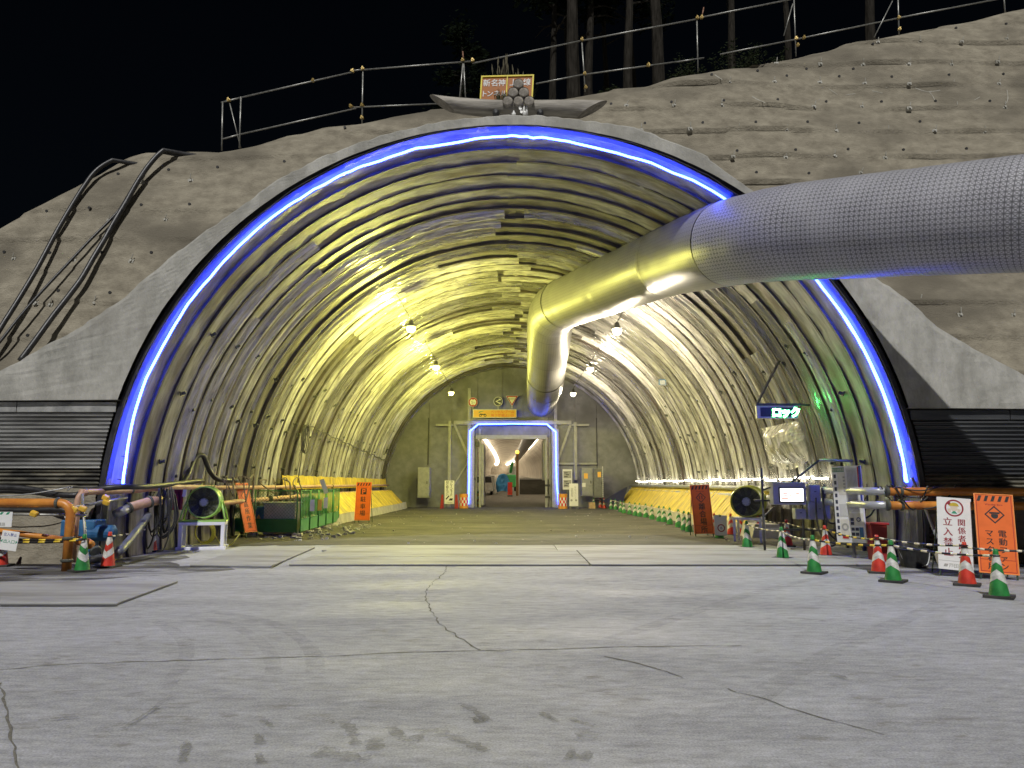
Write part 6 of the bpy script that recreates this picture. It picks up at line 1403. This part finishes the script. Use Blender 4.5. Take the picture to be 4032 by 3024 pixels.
# speed plate on the cone
t = thing('speed_plate', 'white plate with red ring and number 15 hung on a cone', 'sign', (cK.x, cK.y-0.17, 0.0)); 
obj('plate', MB().box((0, 0, 0.42), (0.38, 0.012, 0.60)), M['sign_white'], t, rot=(-0.10, 0.03, 0), bevel=0.02)
mb = MB(); annulus(mb, 0.085, 0.115, -0.009, 32, 0.01, 0.34); obj('red_ring', mb, M['ink_dred'], t, rot=(-0.10, 0.03, 0)); mb = MB(); line(mb, '15', 0.01, 0.34, 0.10, 0.008, -0.009); obj('number', mb, M['ink_blue'], t, rot=(-0.10, 0.03, 0)); obj('hanger', MB().tube([(0, 0.02, 0.70), (0, 0.12, 0.72), (0, 0.17, 0.68)], 0.03, 8), M['leg_g'], t)
# ================================================================ WORKS SIGNS
p = gr(2775, 2117)
def two_bars(le, w, zc):
    for s_ in (-1, 1): flat(le, [(s_*0.04-0.012, zc-0.05), (s_*0.04+0.012, zc-0.05), (s_*0.04+0.012, zc+0.06), (s_*0.04-0.012, zc+0.06)], -0.0114)
works_sign((p.x, p.y, 0), math.radians(4), 0.62, 1.52, 0.12, math.radians(7), 'orange passing-place works sign beside the row of cones', [(0.02, 0.555, '離合場所', 0.22, 0.235)], ic_diamond(two_bars), 0, math.radians(-2))
p = gr(3935, 2283)
def phone(le, w, zc):
    n_ = 18; v = [(0.055*math.cos(x), zc-0.02+0.05*math.sin(x)) for x in [PI*i/n_+PI for i in range(n_+1)]]; flat(le, v+[(0.05, zc+0.01), (-0.05, zc+0.01)], -0.0114); flat(le, [(-0.085, zc+0.045), (0.085, zc+0.045), (0.075, zc+0.015), (-0.075, zc+0.015)], -0.0115)
works_sign((p.x, p.y, 0), math.radians(-18), 0.61, 1.40, 0.10, math.radians(10), 'orange works sign about masks at the right edge', [(0.16, 0.50, '電動ファン', 0.135, 0.142), (-0.17, 0.50, 'マスク着用', 0.135, 0.142)], ic_diamond(phone), 0, math.radians(3))
p = gr(3764, 2272)
t = thing('works_sign', 'white no-entry sign with dark red writing on folding legs', 'sign', (p.x, p.y, 0), math.radians(2)); t.rotation_euler = (0, math.radians(4.5), math.radians(-16))
w, hb, z0 = 0.56, 1.30, 0.12; Mt = Matrix.Translation((0, 0, z0)) @ Matrix.Rotation(math.radians(-8), 4, 'X')
def T(mb): mb.v = [tuple(Mt @ Vector(v)) for v in mb.v]; return mb
bd = obj('board', T(MB().box((0, 0, hb/2), (w, 0.018, hb))), M['sign_white'], t, bevel=0.004)
mb = MB(); annulus(mb, 0.128, 0.155, -0.011, 36, 0, hb*0.855); col(mb, '関係者以外', w*0.20, hb*0.66, 0.135, 0.145, 0.020, -0.0112); col(mb, '立入禁止', -w*0.20, hb*0.66, 0.16, 0.182, 0.020, -0.0112)
flat(mb, [(-0.118, hb*0.855+0.075), (-0.075, hb*0.855+0.118), (-0.045, hb*0.855+0.08), (-0.08, hb*0.855+0.045)], -0.0112); obj('lettering', T(mb), M['ink_dred'], bd)
zc = hb*0.855; mb = MB(); flat(mb, [(0.075*math.cos(x), zc+0.045+0.055*math.sin(x)) for x in [PI*i/14 for i in range(15)]]+[(-0.085, zc+0.035), (0.085, zc+0.035)], -0.0113); obj('helmet_print', T(mb), M['ysheet'], bd)
mb = MB(); flat(mb, [(-0.06, zc+0.033), (0.06, zc+0.033), (0.055, zc-0.03), (0.02, zc-0.06), (-0.02, zc-0.06), (-0.055, zc-0.03)], -0.0112); flat(mb, [(-0.11, zc-0.02), (-0.06, zc-0.01), (-0.05, zc-0.07), (-0.09, zc-0.08)], -0.0112); flat(mb, [(0.11, zc-0.02), (0.06, zc-0.01), (0.05, zc-0.07), (0.09, zc-0.08)], -0.0112); obj('face_print', T(mb), pm('pale_print', (0.62, 0.52, 0.40), (0.7, 0.6, 0.48), 8, 0.6), bd)
mb = MB(); flat(mb, [(-0.05, zc-0.10), (0.05, zc-0.10), (0.015, zc-0.055), (-0.015, zc-0.055)], -0.0114); obj('collar_print', T(mb), M['ink_green'], bd)
mb = MB(); mb.box((0, -0.0105, 0.155), (w*0.98, 0.002, 0.006)); line(mb, '戸田建設', 0.05, 0.075, 0.085, 0.006, -0.011); flat(mb, [(-0.2, 0.05), (-0.14, 0.05), (-0.12, 0.1), (-0.18, 0.1)], -0.0112); obj('company_print', T(mb), M['ink_grey'], bd)
for s_ in (-1, 1): obj('leg', T(MB().box((s_*(w/2-0.03), 0.012, 0.5), (0.02, 0.016, 1.24))), M['leg_g'], t); obj('back_leg', MB().bar((s_*(w/2-0.03), 0.55, 0), Mt @ Vector((s_*(w/2-0.03), 0.03, hb*0.85)), 0.02), M['leg_g'], t)
# ================================================================ PIPES ON THE RIGHT
def rp2(z, label, x0=8.05, dz=0):
    a = [Vector((x0, 51.0, z+0.04)), Vector((x0, 34, z+0.02)), Vector((x0, 17.2, z))]; 
    pipe('wall_pipe', label % 'silver', a, 0.085, 'pipe_gr', [((x0, y, z+0.01), (0, 1, 0)) for y in (20.5, 25, 30, 36)])
    q = [Vector((x0, 17.2, z)), Vector((x0+0.02, 16.2, z)), Vector((x0+0.02, 15.35, z-0.01)), Vector((x0+0.3, 15.25, z-0.02)), Vector((x0+3.2, 15.2, z-0.05)), Vector((x0+7, 15.2, z-0.05))]
    q2 = [q[0]]+rounded(q[0], Vector((x0, 15.3, z)), q[4], 0.3)+[q[4], q[5]]
    return q2
za, zb = at(3700, 1935, 15.3).z, at(3700, 1990, 15.3).z
for z, lab in ((za, 'upper'), (zb, 'lower')):
    p0 = Vector((7.75, 15.3, z)); 
    pipe('wall_pipe', lab+' orange pipe running across the right steel wing', [p0, p0+Vector((0.5, -0.02, 0)), p0+Vector((7, -0.05, -0.03))], 0.085, 'pipe_or', [(p0+Vector((x, -0.01, 0)), (1, 0, 0)) for x in (0.0, 0.28, 2.95)])
    pipe('wall_pipe', lab+' silver pipe running along the right tunnel wall', [p0+Vector((-0.02, 0.0, 0)), p0+Vector((-0.25, 0.35, 0)), Vector((7.6, 17.5, z)), Vector((8.0, 20, z+0.0)), Vector((8.15, 30, z+0.02)), Vector((8.15, 51, z+0.02))], 0.080, 'pipe_gr', [((7.95+0.02, 19.6, z), (0, 1, 0)), ((8.08, 25, z), (0, 1, 0)), ((8.15, 31, z+.02), (0, 1, 0))])
random.seed(17)
o_ = Vector((7.9, 15.5, 1.5)); t = thing('cable_bundle', 'black cables draped over the orange pipes at the right', 'cables', o_)
for k in range(7):
    x0 = random.uniform(-0.35, 0.0); x1 = random.uniform(0.0, 1.6); sag = random.uniform(0.05, 0.5); y0 = random.uniform(-.32, -.1)
    P = [Vector((lerp(x0, x1, u), y0+0.05*math.sin(u*7+k), 0.14-0.03*k/10-sag*4*u*(1-u)+0.015*math.sin(u*6+k*2))) for u in [i/10 for i in range(11)]]
    obj('strand', MB().tube(smooth_path(P, 3), random.uniform(0.010, 0.018), 6), M['hose'], t, smooth=True)
o_ = Vector((7.9, 17.0, 0.9)); t = thing('cable_bundle', 'black cables hanging behind the tall notice board', 'cables', o_)
for k in range(12):
    x = random.uniform(-.5, .4); y0 = random.uniform(-.3, .5); top = random.uniform(.4, .8); h_ = random.uniform(.5, 1.3); w = random.uniform(.1, .3)
    P = [Vector((x-w*math.cos(u*PI)+0.03*math.sin(u*8+k), y0+0.03*math.sin(u*6), max(-.86, top-h_*math.sin(u*PI)**0.8))) for u in [i/12 for i in range(13)]]
    obj('strand', MB().tube(smooth_path(P, 3), random.uniform(.012, .024), 6), M['hose'], t, smooth=True)
# ================================================================ CONTROL BOXES AND MONITOR
M['boxg'] = pm('box_grey', (0.36, 0.37, 0.39), (0.46, 0.47, 0.49), 4, 0.45, bump=0.05)
M['post_d'] = pm('dark_post', (0.06, 0.06, 0.065), (0.12, 0.12, 0.125), 6, 0.5, metal=0.3)
YM = 18.2
def m5(x, y): return (3020+x/7.9, 1880+y/7.9)
a, b = at(*m5(180, 190), YM), at(*m5(1240, 850), YM); c = (a+b)/2
t = thing('monitor_cabinet', 'grey cabinet with a glowing white display on the right wall', 'display', (c.x, YM+0.15, b.z)); w, h_ = b.x-a.x, a.z-b.z
obj('casing', MB().box((0, 0, h_/2), (w, 0.28, h_)), M['boxg'], t, bevel=0.015); obj('roof', MB().box((0, -0.02, h_+0.015), (w+0.06, 0.36, 0.03)), M['boxg'], t, bevel=0.008)
sx0, sx1, sz0, sz1 = at(*m5(400, 340), YM).x-c.x, at(*m5(1120, 340), YM).x-c.x, at(*m5(400, 745), YM).z-b.z, at(*m5(400, 340), YM).z-b.z
obj('bezel', MB().box(((sx0+sx1)/2, -0.148, (sz0+sz1)/2), (sx1-sx0+0.06, 0.02, sz1-sz0+0.06)), M['black'], t, bevel=0.01)
scr = obj('screen', MB().box(((sx0+sx1)/2, -0.162, (sz0+sz1)/2), (sx1-sx0, 0.008, sz1-sz0)), em('screen_white', (1.0, 0.99, 0.96), 2.2), t)
mb = MB()
def seg(x0, y0, x1, y1): p_, q_ = at(*m5(x0, y0), YM), at(*m5(x1, y1), YM); mb.box(((p_.x+q_.x)/2-c.x, -0.168, (p_.z+q_.z)/2-b.z), (q_.x-p_.x, 0.002, abs(p_.z-q_.z)))
for s_ in ((480, 470, 630, 515), (805, 470, 850, 515), (880, 470, 1010, 515), (445, 555, 470, 590), (505, 550, 640, 595), (665, 550, 755, 590), (440, 630, 660, 675)): seg(*s_)
obj('red_text', mb, em('screen_red', (1.0, 0.45, 0.25), 0.9), scr)
for k, (x0, y0, x1, y1, lab, dy) in enumerate([(1320, 235, 1680, 765, 'upright grey junction box right of the display', 0), (1300, 770, 1990, 1315, 'wide grey junction box below the upright one', -0.05), (885, 975, 1225, 1300, 'small grey junction box below the display', 0.05)]):
    a, b = at(*m5(x0, y0), YM+dy), at(*m5(x1, y1), YM+dy); w, h_ = b.x-a.x, a.z-b.z
    t = thing('junction_box', lab, 'junction box', ((a.x+b.x)/2, YM+dy+0.12, b.z)); obj('casing', MB().box((0, 0, h_/2), (w, 0.22, h_)), M['boxg'], t, bevel=0.012); obj('lid', MB().box((0.01, -0.118, h_/2), (w*0.93, 0.016, h_*0.93)), M['boxg'], t, bevel=0.006)
    obj('latch', MB().box((0.0, -0.13, h_*0.62), (0.05, 0.012, 0.02)), M['post_d'], t)
t = thing('scaffold_stand', 'dark scaffold frame holding the display and junction boxes', 'scaffold', (at(3012, 1990, 18.3).x, 18.45, 0)); ox = at(3012, 1990, 18.3).x
for dx, top in ((0.0, 2.05), (0.98, 1.55), (1.55, 1.65)): obj('post', MB().tube([(dx, 0, 0), (dx, 0, top)], 0.03, 8), M['post_d'], t, smooth=True)
for z in (0.55, 1.25): obj('rail', MB().tube([(-0.2, 0.03, z), (2.2, 0.05, z-0.04)], 0.024, 8), M['post_d'], t, smooth=True)
for dx in (0.0, 0.98): obj('brace', MB().tube([(dx, 0, 1.5), (dx+0.3, -0.1, 1.62)], 0.02, 6), M['post_d'], t); obj('brace', MB().tube([(dx, 0.02, 0.85), (dx+0.25, -0.1, 1.1)], 0.02, 6), M['post_d'], t)
q0, q1 = at(3110, 1905, 18.6), at(3225, 1812, 18.9); q2 = at(3360, 1815, 18.6)
t = thing('support_bar', 'slanting grey support bar above the display', 'bar', q0); obj('bar', MB().tube([(0, 0, 0), q1-q0], 0.028, 8), M['post_d'], t, smooth=True); obj('arm', MB().tube([q1-q0, q2-q0], 0.035, 8), M['pipe_gr'], t, smooth=True)
# tall notice board
def n3(x, y): return (3280+x/4.608, 1800+y/4.608)
YN = 16.8
tl_, tr_, bl_, br_ = at(*n3(22, 108), YN), at(*n3(548, 95), YN-0.6), at(*n3(78, 1470), YN), at(*n3(580, 1570), YN-0.6)
ctr = (tl_+tr_+bl_+br_)/4; zb_ = min(bl_.z, br_.z); dxy = tr_-tl_; rz = math.atan2(dxy.y, dxy.x); wN = math.hypot(dxy.x, dxy.y); hN = tl_.z-bl_.z
t = thing('notice_board', 'tall white notice board covered with printed sheets at the right of the mouth', 'notice board', (ctr.x, ctr.y, zb_), rz); t.rotation_euler = (0, math.radians(-1.5), rz)
nbd = obj('board', MB().box((0, 0, hN/2), (wN, 0.03, hN)), M['sign_white'], t)
def nb(name, x0, x1, z0, z1, mat, dy=0.018): return obj(name, MB().box(((x0+x1)/2*wN-wN/2, -dy, (z0+z1)/2*hN), ((x1-x0)*wN, 0.004, (z1-z0)*hN)), M[mat], nbd)
M['sheet_g'] = pm('sheet_grey', (0.55, 0.55, 0.54), (0.66, 0.66, 0.65), 30, 0.6, stretch=(8, 1, 1)); M['sheet_gr'] = pm('sheet_green', (0.16, 0.28, 0.20), (0.22, 0.36, 0.26), 8, 0.6); M['sheet_cream'] = pm('sheet_cream', (0.62, 0.60, 0.52), (0.72, 0.70, 0.62), 8, 0.6)
nb('green_header', 0.02, 0.44, 0.925, 0.985, 'sheet_gr'); nb('blue_edge', 0.93, 0.995, 0.5, 0.995, 'ink_blue'); nb('red_edge', 0.89, 0.925, 0.68, 0.985, 'ink_red'); nb('large_sheet', 0.50, 0.88, 0.68, 0.97, 'sheet_g'); nb('lower_sheet', 0.50, 0.88, 0.40, 0.65, 'sheet_g'); nb('cream_sheet', 0.50, 0.97, 0.22, 0.38, 'sheet_cream'); nb('map_sheet', 0.20, 0.47, 0.62, 0.92, 'sheet_cream'); nb('blank_sheet', 0.18, 0.48, 0.34, 0.5, 'sheet_g'); nb('photo_sheet', 0.18, 0.48, 0.04, 0.30, 'sheet_cream'); nb('blue_sheet', 0.80, 0.93, 0.05, 0.20, 'blue_m'); nb('red_note', 0.22, 0.42, 0.05, 0.09, 'ink_red', 0.022)
for k in range(10): nb('photo', 0.06, 0.14, 0.89-k*0.085-0.045, 0.89-k*0.085+0.005, 'sign_ind')
for k in range(5): nb('photo', 0.38, 0.45, 0.86-k*0.045-0.02, 0.86-k*0.045+0.005, 'ink_grey', 0.022)
for k in range(4): nb('photo', 0.53+0.14*(k % 2), 0.64+0.14*(k % 2), 0.155-0.065*(k//2), 0.195-0.065*(k//2), 'sign_ind')
for k in range(2): nb('photo', 0.53, 0.64, 0.30-0.05*k-0.02, 0.30-0.05*k+0.02, 'sign_ind', 0.022)
for k in range(7): nb('text_line', 0.545+0.045*k, 0.56+0.045*k, 0.71, 0.95, 'ink_grey', 0.022)
for k in range(7): nb('text_line', 0.545+0.045*k, 0.555+0.045*k, 0.43, 0.62, 'ink_grey', 0.022)
mb = MB(); annulus(mb, 0.03, 0.05, -0.024, 24, 0.30*wN, 0.30*hN); obj('ring_print', mb, M['sign_ind'], t); mb = MB(); annulus(mb, 0.045, 0.085, -0.024, 24, -0.17*wN, 0.20*hN); obj('seal_print', mb, M['ink_grey'], t)
mb = MB(); line(mb, '施工体系図', -0.27*wN, 0.955*hN, 0.065, 0.004, -0.024); obj('heading', mb, M['sheet_cream'], t)
obj('leg', MB().box((0, 0.05, -zb_/2+0.2), (0.05, 0.04, zb_+0.4)), M['post_d'], t)
# red bin
p = gr(3485, 2215); t = thing('red_bin', 'red bin standing behind the cones at the right', 'bin', (p.x, p.y+0.3, 0)); M['bin'] = paint('bin_red', (0.36, 0.03, 0.03), 0.45)
obj('body', MB().prism([(-0.14, 0), (0.14, 0), (0.18, 0.78), (-0.18, 0.78)], -0.15, 0.15), M['bin'], t, bevel=0.02); obj('rim', MB().box((0, 0, 0.80), (0.42, 0.36, 0.05)), M['bin'], t, bevel=0.01)
# dark container at the wall foot
p = gr(3610, 2235); t = thing('black_tub', 'black plastic tub by the wall foot behind the striped bars', 'tub', (p.x, p.y+0.1, 0)); obj('body', MB().lathe([(0.24, 0), (0.29, 0.34), (0.31, 0.36), (0.27, 0.37)], 20), M['black'], t, smooth=False); obj('handle', MB().tube(smooth_path([(-0.28, 0, 0.34), (-0.2, -0.1, 0.1), (0.1, -0.25, 0.05), (0.28, -0.1, 0.3)], 6), 0.012, 6), M['pipe_gr'], t)
q0, q1 = at(3590, 1880, 15.8), at(3690, 2120, 15.6); t = thing('drain_hose', 'slim grey hose slanting down the right steel wing', 'hose', q0); obj('tube', MB().tube(smooth_path([(0, 0, 0), (q1-q0)*0.4+Vector((0.03, 0, -0.05)), q1-q0], 5), 0.03, 8), M['pipe_gr'], t, smooth=True)
# yellow fan further in
p = at(2955, 1975, 21.2)
fan((p.x, 21.4, 0), math.radians(-28), 0.42, 0.75, p.z, 'ventilation_fan', 'yellow-green round fan resting beside the right wall', paint('fan_yellow', (0.48, 0.52, 0.06), 0.35), False)
t2 = thing('fan_table', 'low white table under the yellow fan', 'table', (p.x, 21.4, 0), math.radians(-28)); zt = p.z-0.48
obj('top', MB().box((0, 0, zt), (0.8, 0.7, 0.06)), M['stand_w'], t2)
for x in (-.36, .36):
    for y in (-.3, .3): obj('leg', MB().box((x, y, zt/2-0.02), (0.06, 0.06, zt-0.03)), M['stand_w'], t2)
# ================================================================ GREEN "ロック" LED SIGN
def k6(x, y): return (2940+x/5.531, 1400+y/5.531)
a, b = at(*k6(215, 1090), 20.2), at(*k6(1125, 1370), 20.2); w, h_ = b.x-a.x, a.z-b.z; c = (a+b)/2
t = thing('led_sign', 'hanging LED sign with glowing green writing on the right wall', 'sign', (c.x, 20.2, c.z))
obj('casing', MB().box((0, 0.06, 0), (w, 0.12, h_)), M['galv'], t, bevel=0.01); obj('display', MB().box((0.02, -0.004, 0.0), (w*0.86, 0.014, h_*0.70)), M['sign_ind'], t)
mb = MB(); line(mb, 'ロック', w*0.21, -0.005, h_*0.80, 0.04, -0.016); obj('lettering', mb, em('green_letters', (0.08, 1.0, 0.16), 90), t)
obj('top_bar', MB().box((0.04, 0.06, h_/2+0.035), (w+0.12, 0.10, 0.06)), M['post_d'], t); q = at(*k6(720, 90), 20.9)
obj('arm', MB().bar((-w/2+0.03, 0.06, h_/2+0.05), q-Vector((c.x, 20.2, c.z)), 0.055), M['post_d'], t); obj('arm', MB().bar((w/2, 0.06, h_/2+0.03), (w/2+0.75, 0.3, h_/2+0.03), 0.05), M['post_d'], t)
# anchor heads on the lining
nm_ = MB(); nm_.box((0, 0, 0), (0.12, 0.12, 0.03)); nm_.lathe([(0.04, 0.0), (0.04, 0.12)], 8); nme = mesh('rock_bolt', nm_); nme.materials.append(M['coupling'])
random.seed(2)
for side in (-1, 1):
    for z in (2.2, 3.9, 5.4):
        for i in range(2, len(rib_y)-1, 1):
            if random.random() < 0.35: continue
            th = math.asin((z-ZC-0.35*(i % 2))/8.8); p = arc(th, 8.80, side); p.y = rib_y[i]+0.36
            obj('rock_bolt', nme, None, tunnel, loc=p, rot=(0, -side*(PI/2-th), 0))

for k, (px, py) in enumerate([(2692, 1447), (2662, 1464)]):
    q = at(px, py, 33.0); q.y = 33.0; R_ = math.hypot(q.x, q.z-ZC); sc_ = 8.6/R_
    t = thing('wall_lamp_box', ['open grey lamp box on the right lining near the floodlights', 'small blue lamp box beside the grey one on the right lining'][k], 'lamp box', (q.x*sc_, 33.0, ZC+(q.z-ZC)*sc_), -0.3)
    obj('casing', MB().box((0, 0, 0), (0.34, 0.2, 0.26)), M['boxg'] if k == 0 else M['blue_m'], t, bevel=0.02); obj('lens', MB().box((0, -0.105, 0), (0.22, 0.02, 0.15)), M['hub'], t)
